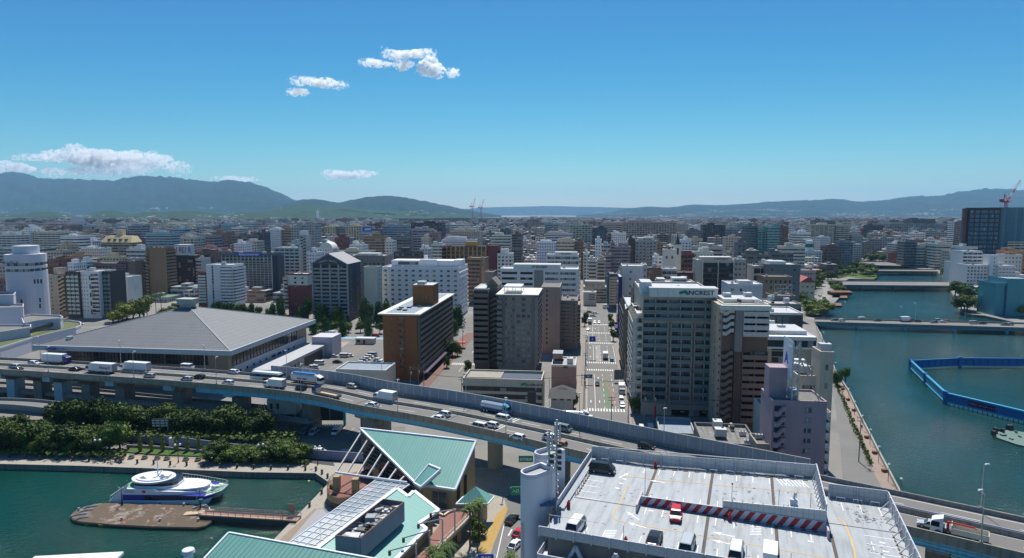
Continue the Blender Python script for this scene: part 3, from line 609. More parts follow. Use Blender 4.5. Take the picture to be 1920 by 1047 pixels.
leafmark(r,w_*.43,D_*.02-.3,H_+1.6,1.6); text('sign_lettering','eNCREST',1.7,INK,r,(w_*.46,D_*.02-.3,H_+1.0),bold=.03,align='LEFT')
r,w_,D_,H_ = bld('bluish white apartment block with a green emblem on top, one street behind the louvred block',1026,1085,478,505,16,(.46,.49,.54),F=('b',9,dict(nb=4,dp=1.2,g='c')),Rr=('b',9,dict(dp=1.2)),roof=2,pent=[(.25,.95,0,.6,1.8)],units=2)
leafmark(r,w_*.47,-.3,H_+1.0,1.5); text('sign_lettering','eNCREST',1.5,INK,r,(w_*.52,-.3,H_+.4),bold=.02,align='LEFT')
r,w_,D_,H_ = bld('white block with a blank side wall and three small windows right of the main street',1167,1206,500,380,18,(.42,.44,.47),F=('w',8,dict(nb=1,s=(.3,.5),ww=1.2)),L=('b',9,dict(nb=5,pm=wallm((.3,.3,.3)),g='k')),roof=2,units=2)
bld('narrow grey-blue stair strip joining the white blank block',1206,1213,498,384,16,(.33,.36,.40),F=('w',9,dict(nb=1,ww=.8)),roof=0,units=0)
bld('brown office block with a column of lit windows behind the white blank block',1213,1240,503,425,16,(.13,.085,.065),F=('w',9,dict(nb=1,s=(.1,.4),ww=2,g='c')),roof=1,units=2)
bld('white block with ribbon balconies between the brown block and the dark red one',1241,1269,505,430,14,(.45,.46,.46),F=('b',8,dict(nb=3,g='d')),roof=2,units=2)
bld('low dark red brick building with five windows in front of the stepped dark red block',1269,1303,512,437,14,(.14,.06,.055),F=('w',5,dict(nb=5,ww=1.2,g='c')),roof=1,units=2,cat='building',name='brick_building')
bld('dark red apartment block stepping up to the right, beside the white spire tower',1277,1302,476,520,16,(.17,.08,.085),F=('b',9,dict(nb=4,g='k')),L=('b',9,dict(nb=3,g='k')),roof=1,pent=[(.1,.8,.2,.7,2)],units=1)
bld('lower step of the dark red apartment block with deep balconies',1266,1277,489,516,16,(.19,.09,.095),F=('b',8,dict(nb=1,g='k')),roof=1,units=1)
r,w_,D_,H_ = bld('white church-like tower with an arched window and a dark pointed spire',1265,1277.5,458,500,5,(.48,.48,.47),roof=2,par=0,units=0,cat='tower',name='spire_tower')
m = MB(); e = .5; c_ = (w_/2,D_/2,H_+9)
A_ = [(-e,-e,H_-.2),(w_+e,-e,H_-.2),(w_+e,D_+e,H_-.2),(-e,D_+e,H_-.2)]
B_ = [(w_*.28,D_*.28,H_+2.4),(w_*.72,D_*.28,H_+2.4),(w_*.72,D_*.72,H_+2.4),(w_*.28,D_*.72,H_+2.4)]
m.hexa(A_,B_);
for i in range(4): m.poly([B_[i],B_[(i+1) % 4],c_])
m.build('spire',wallm((.05,.05,.055)),r)
m = MB(); m.box(w_*.35,-.06,H_-8,w_*.65,0,H_-3); m.build('window',GLS['k'],r)
bld('white gabled block with three windows and a bright roof left of the spire tower',1245,1266,469,480,10,(.48,.48,.47),F=('w',4,dict(nb=2,ww=1.3,wh=2,base=10)),roof=2,units=1)
r,w_,D_,H_ = bld('big grey apartment block with a dark framed balcony front and a green rooftop emblem',1308,1377,489,420,20,(.33,.32,.30),F=[('b',10,dict(s=(.14,.98),nb=2,g='k',dp=1.2,pm=wallm((.03,.035,.045)),ph=.9,fins=2,fd=1.4,fm=wallm((.5,.5,.5))))],L=('w',10,dict(nb=1)),roof=2,pent=[(.1,.95,.1,.6,2)],units=2)
leafmark(r,w_*.48,-.2,H_+1.2,1.6); text('sign_lettering','eNCREST',1.7,INK,r,(w_*.52,-.2,H_+.6),bold=.03,align='LEFT')
bld('grey wing with white window rims on the right of the big grey emblem block',1377,1399,488,424,18,(.33,.32,.30),F=('w',10,dict(nb=3,ww=1.2,frame=1,pm=M_white)),roof=2,units=2)
r,w_,D_,H_ = bld('set-back grey apartment block with white pillars peeping over the broad beige block',1234,1304,531,330,16,(.36,.36,.36),F=('b',10,dict(nb=4,g='k',dp=1.2,fins=4,fd=1.4,fm=wallm((.5,.5,.5)))),roof=2,pent=[(.38,.76,.0,.5,2.4,wallm((.58,.6,.6))),(.0,.2,.2,.7,1.6)],units=3)
leafmark(r,w_*.46,-.2,H_+1.3,1.3); text('sign_lettering','eNCREST',1.4,INK,r,(w_*.5,-.2,H_+.8),bold=.03,align='LEFT')
r,w_,D_,H_ = bld('pale blue-grey block with two roof masts behind the brown tower',1366,1430,533,300,16,(.36,.41,.46),F=('w',9,dict(nb=4,ww=1.2)),roof=2,par=.4,units=5,pent=[(.35,.7,.2,.6,1)])
m = MB(); m.box(w_*.44,-.1,0,w_*.98,.0,H_-1); m.build('panel',wallm((.27,.33,.40)),r)
bld('slate-roofed grey block with a tan lower wing behind the pale blue-grey block',1438,1501,497,430,24,(.14,.155,.18),F=('w',7,dict(nb=3,ww=1.4)),Rr=('s',7,dict(g='k')),roof=2,units=4,pent=[(.1,.6,.1,.6,2,wallm((.5,.5,.5)))],cat='office block',name='office_block')
bld('tan six-storey block with dark window slots in front of the slate-roofed block',1433,1486,520,395,16,(.20,.155,.115),F=('w',7,dict(nb=6,ww=1.0,wh=1.7,g='k')),roof=1,units=2,cat='office block',name='office_block')
r,w_,D_,H_ = bld('dark grey low block with a rooftop scaffold of masts near the river promenade',1448,1492,556,345,14,(.15,.15,.15),F=('w',5,dict(nb=3,ww=2,g='b')),roof=1,units=2,cat='office block',name='office_block')
m = MB()
for x in (.15,.4,.65,.9): m.bar((x*w_,3,H_),(x*w_,3,H_+6),.2)
for z in (2,4,6): m.bar((.15*w_,3,H_+z),(.9*w_,3,H_+z),.15)
m.bar((.15*w_,3,H_+1),(.9*w_,3,H_+6),.15); m.build('scaffold',M_steel,r)
bld('grey block with chamfered white balconies at the right of the slate-roofed block',1413,1438,500,440,18,(.36,.355,.34),F=('b',6,dict(nb=2,g='k',pm=wallm((.45,.44,.42)))),roof=2,units=2)
r,w_,D_,H_ = bld('narrow dark blue tower with a white cap standing along the right of the main street',1160,1167,519,365,20,(.02,.025,.12),dirt=.02,L=('',1),roof=2,par=.2,units=0,cat='building',name='narrow_tower')
r,w_,D_,H_ = bld('dark grey street-side block with folded white canopies and a tall triangular fin',1175,1206,575,275,34,(.075,.075,.08),F=('b',8,dict(nb=2,g='k',pm=wallm((.11,.11,.11)))),L=('b',8,dict(nb=8,g='k',pm=wallm((.13,.13,.13)))),roof=2,units=0)
m = MB(); fx = w_*.4; m.hexa([(fx,3,H_-2),(fx+.5,3,H_-2),(fx+.5,8.5,H_-2),(fx,8.5,H_-2)],[(fx,3,H_+5),(fx+.5,3,H_+5),(fx+.5,3.4,H_+9.5),(fx,3.4,H_+9.5)])
m.hexa([(fx-1,3,H_-2),(fx+4,3,H_-2),(fx+4,3.5,H_-2),(fx-1,3.5,H_-2)],[(fx-.8,3,H_+8),(fx-.4,3,H_+8),(fx-.4,3.5,H_+8),(fx-.8,3.5,H_+8)]); m.build('fin',wallm((.12,.135,.15)),r)
m = MB()
for i in range(2): m.raw([(i*w_/2-.5,-1.6,H_-1),(i*w_/2+w_/4,-1.2,H_+1.6),((i+1)*w_/2,-1.6,H_-1),(i*w_/2+w_/4,6,H_+1.8),((i+1)*w_/2,6,H_),(i*w_/2-.5,6,H_)],[(0,1,3,5),(1,2,4,3)])
m.build('canopy',M_white,r)
r,w_,D_,H_ = bld('small white stepped building at the kerb right of the main street',1184,1197,668,246,14,(.42,.42,.38),F=('w',3,dict(nb=1,g='k')),L=('w',3,dict(nb=3,g='k')),roof=2,units=1,cat='building',name='small_building')
bld('blue-clad apartment block with curved balconies at the far right corner of the main street',1143,1164,515,470,24,(.05,.07,.13),L=('b',10,dict(nb=6,g='k')),F=('b',10,dict(nb=2,g='d',pm=wallm((.3,.29,.25)))),roof=1,units=1)
bld('cream terraced building closing the view at the end of the main street',1094,1148,539,512,18,(.34,.325,.28),F=('s',4,dict(g='k',base=2,s=(.2,.98))),roof=0,pent=[(.05,.75,.3,.9,4)],units=3,cat='building',name='terraced_building')
bld('small grey box building left of the cream terraced one, at the street end',1094,1118,549,492,14,(.36,.36,.37),F=('s',3,dict(g='k',s=(.4,.9))),roof=0,units=1,cat='building',name='small_building')
# buildings one by one, left half
def TAb(l,x0,x1,y,d,*a,**k): return bld(l,TA(x0),TA(x1),VY(y),d,*a,**k)
def TBb(l,x0,x1,y,d,*a,**k): return bld(l,TB(x0),TB(x1),VY(y),d,*a,**k)
cream = (.42,.41,.38); greyw = (.44,.46,.48)
TAb('beige gabled apartment block with open side stairs right of the white hotel tower',332,432,548,438,14,(.30,.27,.235),F=('w',9,dict(nb=1,ww=1,wh=1)),roof=2,units=0)
TAb('stair tower and sawtooth stair landings of the beige gabled block',400,432,490,446,8,(.32,.285,.25),roof=0,units=0,par=.2)
TAb('strip of stepped tan stair landings beside the dark framed hotel',434,488,540,436,12,(.22,.17,.13),F=('x',9,dict(pm=wallm((.36,.30,.22)))),roof=1,units=1)
r,w_,D_,H_ = TAb('dark framed left bay of the white-centred hotel with pale blue balconies',490,592,522,432,16,(.06,.055,.055),F=('b',10,dict(s=(.05,.97),nb=3,dp=.5,base=3,ph=1.2,pm=wallm((.30,.38,.38)),g='b',fins=3,fd=.65,fw=.5,fm=wallm((.06,.055,.055)))),roof=0,units=1,cat=HW,name='hotel')
r,w_,D_,H_ = TAb('white-centred hotel with dark framed bays on both sides behind the left podium',593,740,520,432,16,(.56,.58,.60),dirt=.05,F=[('w',10,dict(s=(.02,.42),nb=3,ww=.55,wh=.7,g='k')),('b',10,dict(s=(.56,.97),dp=.8,base=3.2,g='k',pm=wallm((.5,.51,.53))))],roof=2,units=2,cat=HW,name='hotel')
for i in range(5):
 m = MB(); z = H_-5.4-i*5.6; x0,x1 = w_*.56,w_*.80
 m.box(x0,-1.3,z,x1,-.9,z+.35); m.box(x0,-1.3,z+.35,x0+.6,-.9,z+2.9)
 if i % 2 == 0: m.box(x0+.6,-1.3,z+2.55,x1,-.9,z+2.9)
 m.build('window_frame',wallm((.05,.045,.045)),r)
TAb('dark gridded right bay of the white-centred hotel with blue glass balconies',741,828,520,434,14,(.055,.055,.06),F=('b',10,dict(nb=3,dp=.5,base=3,pm=wallm((.13,.18,.19)),g='b',fins=3,fd=.65,fw=.4,fm=wallm((.05,.05,.055)))),roof=1,units=1,cat=HW,name='hotel')
TAb('white five-storey office with one row of dark louvred windows under its roof',830,952,562,486,16,(.48,.53,.54),F=[('s',1,dict(base=20,s=(.1,.9),g='k',top=.8)),('w',4,dict(nb=3,s=(.1,.95),ww=.8,wh=1.1,top=5))],roof=2,units=3,cat='office block',name='office_block')
TAb('purple-brown block with balconies on its right half behind the white five-storey office',888,1015,442,545,18,(.13,.105,.105),F=('b',11,dict(s=(0,.5),g='k',nb=2)),roof=1,units=2)
TAb('dark maroon apartment block whose right edge carries zigzag balconies, left of the tall brown slab',1012,1090,440,540,16,(.095,.075,.08),F=('b',12,dict(s=(.55,1),dp=1.5,g='k')),roof=1,units=1)
r,w_,D_,H_ = TAb('tall brown fourteen-storey slab with a blank front between two columns of balconies',1092,1232,342,530,ub=TA(1305),col=(.175,.125,.085),dirt=.05,F=('b',14,dict(s=(-.02,.15),dp=1.5,g='k')),Rr=('B',14,dict(nb=5,dp=1.3,g='k',pm=wallm((.2,.15,.11)))),roof=0,units=3)
TAb('black glass office block carrying a colourful billboard on its roof',1297,1452,400,560,22,(.035,.037,.042),F=('s',12,dict(g='k',s=(.25,1),z0=.1,z1=.9)),roof=1,units=0,cat='office block',name='office_block')
r = BN[-1][0]; m = MB(); w_ = 50; P = AT(TA(1297),VY(400),560)
bw_ = (TA(1425)-TA(1300))*560/FP
m.box(.5,1,P.z-G0,bw_,1.6,P.z-G0+8.5); m.box(.5,1.6,P.z-G0-.2,bw_,9,P.z-G0+9.5,1); m.build('billboard',[wallm((.55,.62,.68)),wallm((.4,.42,.44))],r)
for i,(ch,cm) in enumerate(zip('IREIR',(REDP,paint('sign_violet',(.12,.04,.3)),GREEN,BLUEP,BLUEP))):
 text('billboard_letter',ch,6.8,cm,r,(2.2+bw_*(.02+.19*i),.9,P.z-G0+2.6),bold=.12,align='LEFT',sx=.72)
TAb('grey-white block with ribbon windows between the black glass office and the white point block',1452,1508,425,560,14,(.38,.39,.40),F=('s',9,dict(g='k')),roof=0,units=2)
r,w_,D_,H_ = TAb('white point block with a blue window strip and curved balconies behind the arena roof',1545,1742,470,478,16,(.58,.60,.62),dirt=.04,F=[('b',12,dict(s=(.52,1.0),dp=1.8,g='b',pm=wallm((.6,.62,.64)))),('w',12,dict(s=(.17,.30),nb=1,ww=1.4,wh=1.9,g='b'))],Rr=('b',12,dict(dp=1.6)),roof=2,units=2)
TAb('slim red-brown and white balcony block on the left of the white point block',1478,1544,525,482,14,(.20,.07,.055),F=('b',10,dict(s=(.18,1),dp=1.2,pm=wallm((.5,.5,.51)),g='k')),roof=1,units=1)
r,w_,D_,H_ = bld('dark navy hotel with white vertical ribs and rows of arched window heads',TA(1665),TB(118),VY(392),535,18,(.035,.043,.055),dirt=0,F=('b',15,dict(nb=0,dp=.6,g='k',ph=.8,base=3,top=3,pm=wallm((.16,.18,.2)),fins=13,fd=.8,fw=.35,fm=wallm((.30,.33,.36)))),Rr=('w',15,dict(nb=1,ww=1.4,g='c')),roof=1,par=1.5,parm=wallm((.07,.09,.13)),units=2,cat=HW,name='hotel')
m = MB()
for i in range(13):
 x0 = w_*i/13; x1 = w_*(i+1)/13; mid = (x0+x1)/2
 for k in range(6):
  a,b = math.pi*k/6,math.pi*(k+1)/6
  m.bar((mid-(x1-x0)/2*math.cos(a),-.75,H_-3.6+1.4*math.sin(a)),(mid-(x1-x0)/2*math.cos(b),-.75,H_-3.6+1.4*math.sin(b)),.3)
m.build('arch_moulding',wallm((.42,.45,.48)),r)
m = MB(); m.box(w_*.33,-.9,H_-.9,w_*.78,-.3,H_+1.5); m.build('sign',BLUEP,r); text('sign_lettering','MARKS DOWN INN',1.9,M_white,r,(w_*.55,-.92,H_-.3),bold=.03)
bld('dark navy end bay of the ribbed hotel with a curved balcony corner',TB(118),TB(158),VY(402),538,12,(.06,.07,.085),F=('b',15,dict(s=(0,.6),dp=1,base=3,pm=wallm((.2,.21,.23)),g='k')),roof=1,units=0,cat=HW,name='hotel')
TBb('cream ten-storey apartment block with a regular grid of balconies right of the navy hotel',142,326,340,590,18,(.46,.47,.47),F=('b',11,dict(nb=5,dp=1.3,g='d',fins=5,fd=1.4,fw=.5,fm=wallm((.46,.47,.47)))),roof=2,units=3)
TBb('tall slim grey stair tower with a white crown right of the cream grid block',328,376,248,595,10,(.30,.32,.34),F=('x',16,dict(pm=wallm((.38,.4,.42)),s=(.1,.9))),roof=2,units=0,pent=[(.0,1,.0,.5,4,wallm((.55,.55,.55)))])
r,w_,D_,H_ = TBb('red-brown slim apartment block with two white top storeys and white balconies on its left edge',236,386,538,447,14,(.15,.05,.055),dirt=.05,F=[('w',7,dict(s=(.3,.45),nb=1,ww=1,wh=1,top=7)),('b',9,dict(s=(-.2,.02),dp=1.6,pm=wallm((.42,.36,.36)),g='k'))],roof=2,units=3)
m = MB(); m.box(-.06,-.06,H_-7.5,w_+.06,D_,H_-.62); m.build('upper_storeys',wallm((.5,.5,.5)),r)
for i in range(2):
 for j in range(2): m = MB(); m.box(w_*(.32+.36*j),-.1,H_-6.3+i*3,w_*(.32+.36*j)+1.6,-.05,H_-5.0+i*3); m.build('window',GLS['k'],r)
r,w_,D_,H_ = TBb('navy hotel with a low gable, white vertical ribs and balcony rows, behind the street trees',425,686,458,420,24,(.05,.06,.08),dirt=0,F=('b',13,dict(nb=0,base=4.5,dp=.9,top=.8,g='k',ph=.9,pm=wallm((.19,.22,.25)),fins=4,fd=1.1,fw=.9,fm=wallm((.23,.26,.30)))),Rr=('w',13,dict(nb=2,ww=1.3,g='c')),roof=1,par=0,units=0,cat=HW,name='hotel')
m = MB(); g_ = [(-.6,H_-.3),(w_*.48,H_+6.4),(w_+.6,H_-.3)]
m.raw([(x,-1.6,z) for x,z in g_]+[(x,D_,z) for x,z in g_],[(0,1,2),(3,5,4)]); m.raw([(x,-1.9,z+.25) for x,z in g_]+[(x,D_,z+.25) for x,z in g_],[(0,1,4,3),(1,2,5,4)],1)
for a_,b_ in ((0,1),(1,2)): m.bar((g_[a_][0],-1.7,g_[a_][1]+.1),(g_[b_][0],-1.7,g_[b_][1]+.1),.3,.6,2)
m.build('gable_roof',[wallm((.055,.065,.09)),wallm((.22,.24,.27)),wallm((.15,.2,.3))],r)
for i,ch in enumerate('COURT HOTEL'):
 t = (i-5)/5.; text('sign_lettering',ch,1.25,M_white,r,(w_*.48+t*5.6,-1.75,H_+1.7-1.1*t*t),(math.pi/2,0,0),bold=.02)
TBb('grey-brown apartment block behind the gabled navy hotel, with rows of pale window surrounds',672,966,400,482,20,(.17,.165,.16),F=[('w',10,dict(nb=9,ww=1.7,wh=1.5,g='c',frame=1,pm=wallm((.3,.29,.27))))],roof=2,pent=[(.27,.8,.1,.6,1.6,wallm((.5,.5,.5)))],units=3)
TBb('blank pale cream slab tower standing against the grey-brown block',808,906,487,424,10,(.37,.40,.38),dirt=.12,Rr=('w',10,dict(nb=1,ww=.8)),roof=3,units=0)
r,w_,D_,H_ = TBb('big white slab hotel with a chequer of boxed windows behind the orange-brown slab',945,1522,486,440,ub=TB(1588),col=(.60,.615,.64),dirt=.03,F=('w',9,dict(nb=11,ww=1.9,wh=1.15,base=3.4,box=1,pm=wallm((.62,.63,.66)),z0=.42)),Rr=('w',9,dict(nb=7,ww=1.5,box=1,pm=wallm((.62,.63,.66)),z0=.42)),roof=2,units=3,cat=HW,name='hotel')
m = MB(); m.box(w_*.06,D_*.35,H_-.2,w_*.9,D_*.8,H_+4.0); m.box(w_*.45,D_*.3,H_-.2,w_*.67,D_*.34,H_+4.8); m.box(w_*.9,D_*.3,H_-.2,w_*1.0,D_*.7,H_+4.6); m.build('rooftop_house',wallm((.6,.61,.63)),r)
m = MB(); m.box(w_*.15,D_*.35-.1,H_+1,w_*.42,D_*.35-.05,H_+3); m.build('window_band',GLS['c'],r)
m = MB(); m.tube((w_*.5,D_*.5,H_+4.8),(w_*.5,D_*.5,H_+7.2),1.3,n=12); m.build('water_tank',M_white,r)
TBb('wide brown apartment block with bright ochre pillars and a dark red end wing',1432,1725,330,565,22,(.10,.065,.05),F=[('b',11,dict(nb=0,dp=1.1,g='k',fins=9,fd=1.3,fw=.7,fm=wallm((.42,.25,.07)),pm=wallm((.12,.09,.07))))],roof=1,pent=[(.45,.75,.1,.5,4.0,wallm((.42,.25,.07)))],units=1)
TBb('left balcony wing of the ochre-pillared brown block',1398,1432,335,565,20,(.12,.07,.06),F=('b',11,dict(dp=1.6,nb=1,g='k')),roof=1,units=0)
TBb('dark red end wing of the ochre-pillared block',1726,1810,325,563,20,(.13,.045,.055),F=('b',12,dict(s=(.0,.2),dp=1,g='k')),Rr=('b',12,dict(dp=1.2,g='k')),roof=1,units=0)
TBb('tan ten-storey apartment block tucked behind the right end of the big white hotel',1587,1718,418,505,18,(.21,.145,.085),F=[('b',10,dict(s=(0,.72),nb=3,g='k',dp=1.2,pm=wallm((.17,.115,.085)))),('w',10,dict(s=(.76,.96),nb=1,ww=1.4,wh=1.8,g='c'))],roof=1,units=2)
TBb('mauve block with a slanting stair roof, left of the grey front tower',1720,1780,525,402,14,(.24,.20,.19),roof=1,units=0)
rowsA = [
 ('long cream housing slab at the far left, striped by balconies',0,430,218,900,(.42,.42,.38),1,0),('white lift tower standing in front of the far cream housing slab',180,216,188,890,(.55,.58,.6),3,2),
 ('shorter cream housing slab with blue stripes at the left edge',-60,120,245,820,(.38,.41,.43),1,0),('pale grey seven-storey block with white stripes right of the cream slab',450,586,254,790,(.45,.47,.50),2,2),
 ('white block with a small rooftop signboard near the middle left',600,694,290,830,(.5,.53,.56),0,2),('white cube block with dark window squares and a dark right half',605,752,345,650,(.45,.45,.45),3,2),
 ('grey-brown balcony block with a small dome behind the mansard roof',760,982,298,700,(.20,.175,.165),1,1),('cream mansard-roofed block with dormers and a square tower',750,915,408,620,(.42,.37,.26),0,1),
 ('white-cornered dark office in the row left of the tall brown slab',945,1090,352,600,(.40,.43,.46),2,0),('long flat-roofed brown block behind the white-centred hotel',560,872,455,570,(.14,.10,.09),0,0),
 ('small brick-red house-like block with a green roof, left middle',338,440,428,600,(.18,.07,.05),0,3),('tan block with orange tint next to the brick-red one',500,600,400,620,(.32,.22,.15),0,1),
 ('white building with a tall blue sign strip at the left',505,560,455,545,(.5,.53,.56),3,2),('glass-fronted pale blue low block behind the sign strip',560,640,448,560,(.32,.40,.45),2,0),
 ('dark office slab with a stepped top left of the bright car park',840,972,238,830,(.08,.07,.07),0,1),('slate-blue tower behind the dark stepped slab',958,1045,175,1000,(.16,.20,.25),2,0),
 ('long grey office with a brown cap left of the slate-blue tower',870,960,190,1050,(.30,.32,.34),2,0),('long row of cream and green housing slabs under the low hills',865,1100,158,1600,(.40,.42,.33),1,0),
 ('second cream-green housing slab of the long row, with pink ends',1100,1480,162,1620,(.46,.47,.36),1,0),('blue-grey office block in front of the cream-green slabs',1278,1372,200,1200,(.20,.29,.35),2,4),
 ('grey block with two white pitched roof ends',1474,1580,180,1250,(.22,.25,.30),0,2),('teal high block right of the twin white roofs',1656,1736,162,1250,(.22,.33,.37),2,4),
 ('pale apartment block beside the teal high block',1736,1800,190,1150,(.40,.41,.40),1,0),('grey-green far block at the right of the pale one',1800,1900,150,1400,(.28,.34,.36),2,0),
 ('dark grey block of wide balconies behind the navy hotel',1738,1884,252,780,(.13,.13,.14),1,1),('black and white striped block above the white point block',1490,1602,248,830,(.16,.18,.20),2,0),
 ('cream block next to the billboard with brown uprights',1348,1470,262,800,(.33,.33,.31),4,0),('brown block with white ledges behind the striped one',1570,1700,224,950,(.20,.12,.10),0,1),
 ('low pink-roofed blocks behind the navy hotel',1478,1645,345,680,(.36,.18,.18),0,1),('brown flat block left of the navy hotel roof',1465,1662,372,640,(.13,.085,.07),0,1),
 ('white cube with a round emblem on the roof edge, above the navy hotel',1752,1832,310,700,(.52,.55,.58),3,2),('grey block with a curved white roof top at the right of the cube',1845,1925,290,760,(.30,.31,.31),0,2),
 ('brown brick building at the left edge beside the white tower',-40,75,572,470,(.15,.085,.07),0,1),('mauve stepped building at the left edge above the brick one',-60,60,470,560,(.27,.24,.26),0,1),
 ('long blue-roofed hall behind the white tower',-60,330,345,700,(.20,.26,.29),2,4),('beige tower-topped block right of the long blue roof',430,500,318,700,(.33,.30,.25),0,1),
 ('low buff block with a round turret behind the beige gabled one',335,470,370,660,(.32,.30,.26),0,1),('dark far office left of the hill gap',765,860,130,1700,(.12,.12,.13),0,1),
 ('grey slab on the far left skyline',0,180,152,1700,(.25,.26,.27),2,0),('pinkish slab on the far left skyline',185,470,158,1650,(.34,.28,.28),1,0),
 ('brown tower with a chimney-like white pylon beside it',480,528,168,1300,(.24,.18,.15),1,0),('tall white pylon-like slab at the far left',528,545,105,1500,(.45,.48,.5),3,2),
 ('long low blue warehouse behind the bright car park',575,870,172,1500,(.25,.33,.37),2,4),('bright blue-grey low depot roof',1090,1280,232,900,(.2,.32,.38),2,4)]
rowsB = [
 ('tall black-sided grey twin slab, left one',263,336,178,800,(.25,.28,.31),0,1),('tall grey twin slab with a stair zigzag, right one',340,442,168,800,(.23,.26,.29),0,1),
 ('white block with small windows on the far left of the twin slabs',100,186,204,900,(.45,.48,.52),3,2),('yellow-brown block with dark bands beside the twin slabs',194,262,208,900,(.22,.17,.10),2,1),
 ('dark block with a white rim at the left of the cream grid block',-10,50,228,800,(.07,.07,.09),0,1),('grey-blue block under the twin slabs with a sign on its roof',234,328,305,700,(.22,.26,.30),0,4),
 ('cream office block with yellow uprights, left wing',515,594,180,1100,(.42,.38,.25),4,0),('slate grey link between the two cream wings',594,672,185,1110,(.22,.25,.27),2,0),
 ('cream office block with yellow uprights, right wing',672,786,178,1090,(.42,.38,.27),4,0),('block carrying a bright blue rooftop billboard',788,886,222,1080,(.33,.36,.38),2,0),
 ('white gabled block with a blue crest sign behind the navy gable',378,456,375,560,(.48,.50,.53),3,2),('white block with an arched top behind the navy gable',456,578,345,590,(.50,.50,.49),3,2),
 ('grey block with a low green pyramid roof',452,590,306,760,(.20,.21,.22),0,3),('deep red block right of the green pyramid roof',588,656,265,750,(.15,.055,.06),0,1),
 ('brown apartment block with beige balconies in the middle distance',805,952,256,700,(.20,.145,.10),1,1),('white low block left of the brown apartment block',700,804,320,660,(.45,.46,.48),3,2),
 ('long beige low block above the gabled navy hotel',600,860,365,600,(.33,.34,.32),2,0),('dark blue-grey block in the middle distance',1015,1130,266,750,(.13,.15,.17),1,1),
 ('low white houses right of the brown apartment block',952,1020,290,700,(.45,.45,.45),0,2),('black low roof block behind the big white hotel',1032,1225,372,560,(.05,.055,.06),2,1),
 ('bluish far office slab left of the dark mall',945,1125,172,1100,(.18,.25,.32),2,0),('lilac-grey wide apartment block in front of the dark mall',1172,1304,200,800,(.24,.24,.29),1,0),
 ('grey block at the left of the lilac one',1130,1176,222,820,(.20,.20,.21),0,1),('long black-brown mall block with a stepped roof',1160,1396,155,1000,(.055,.05,.055),2,1),
 ('beige stair-sided block in front of the lilac one',1238,1300,266,710,(.36,.33,.30),3,0),('pinkish brown tower block right of the beige stair-sided one',1303,1364,226,720,(.22,.165,.16),0,1),
 ('pale green-white block left of the ochre-pillared one',1315,1398,320,620,(.36,.42,.42),1,0),('white low roof just above the big white hotel',1226,1298,348,590,(.5,.5,.5),3,2),
 ('lilac-white blank low block behind the ochre-pillared one',1396,1646,280,750,(.40,.42,.50),3,2),('beige stepped far block behind the lilac-white one',1450,1682,218,950,(.33,.30,.26),0,0),
 ('tan penthouse block on top of the beige stepped one',1512,1620,188,980,(.34,.32,.28),0,0),('cream and teal striped block left of the spire side',1766,1905,248,800,(.36,.41,.38),2,0),
 ('white far office with a rounded roof right of the mall',1450,1565,165,1300,(.42,.46,.5),2,2),('small dark cube block at far centre',1830,1900,208,1100,(.08,.08,.09),2,1),
 ('white small blocks behind the grey front tower',1810,1920,385,560,(.45,.47,.49),0,2),('brownish block of the far left centre under the hill tower',595,705,120,2100,(.25,.16,.15),1,0),
 ('row of white and grey far slabs left of the mall',800,945,128,2000,(.35,.38,.4),2,0),('tall grey pair on the far centre skyline',760,830,112,2000,(.24,.26,.28),0,0),
 ('low blue depot roofs far behind the cream wings',870,1110,140,1800,(.25,.36,.36),2,4),('teal-grey far office with red sign',165,200,122,1900,(.22,.25,.28),2,0)]
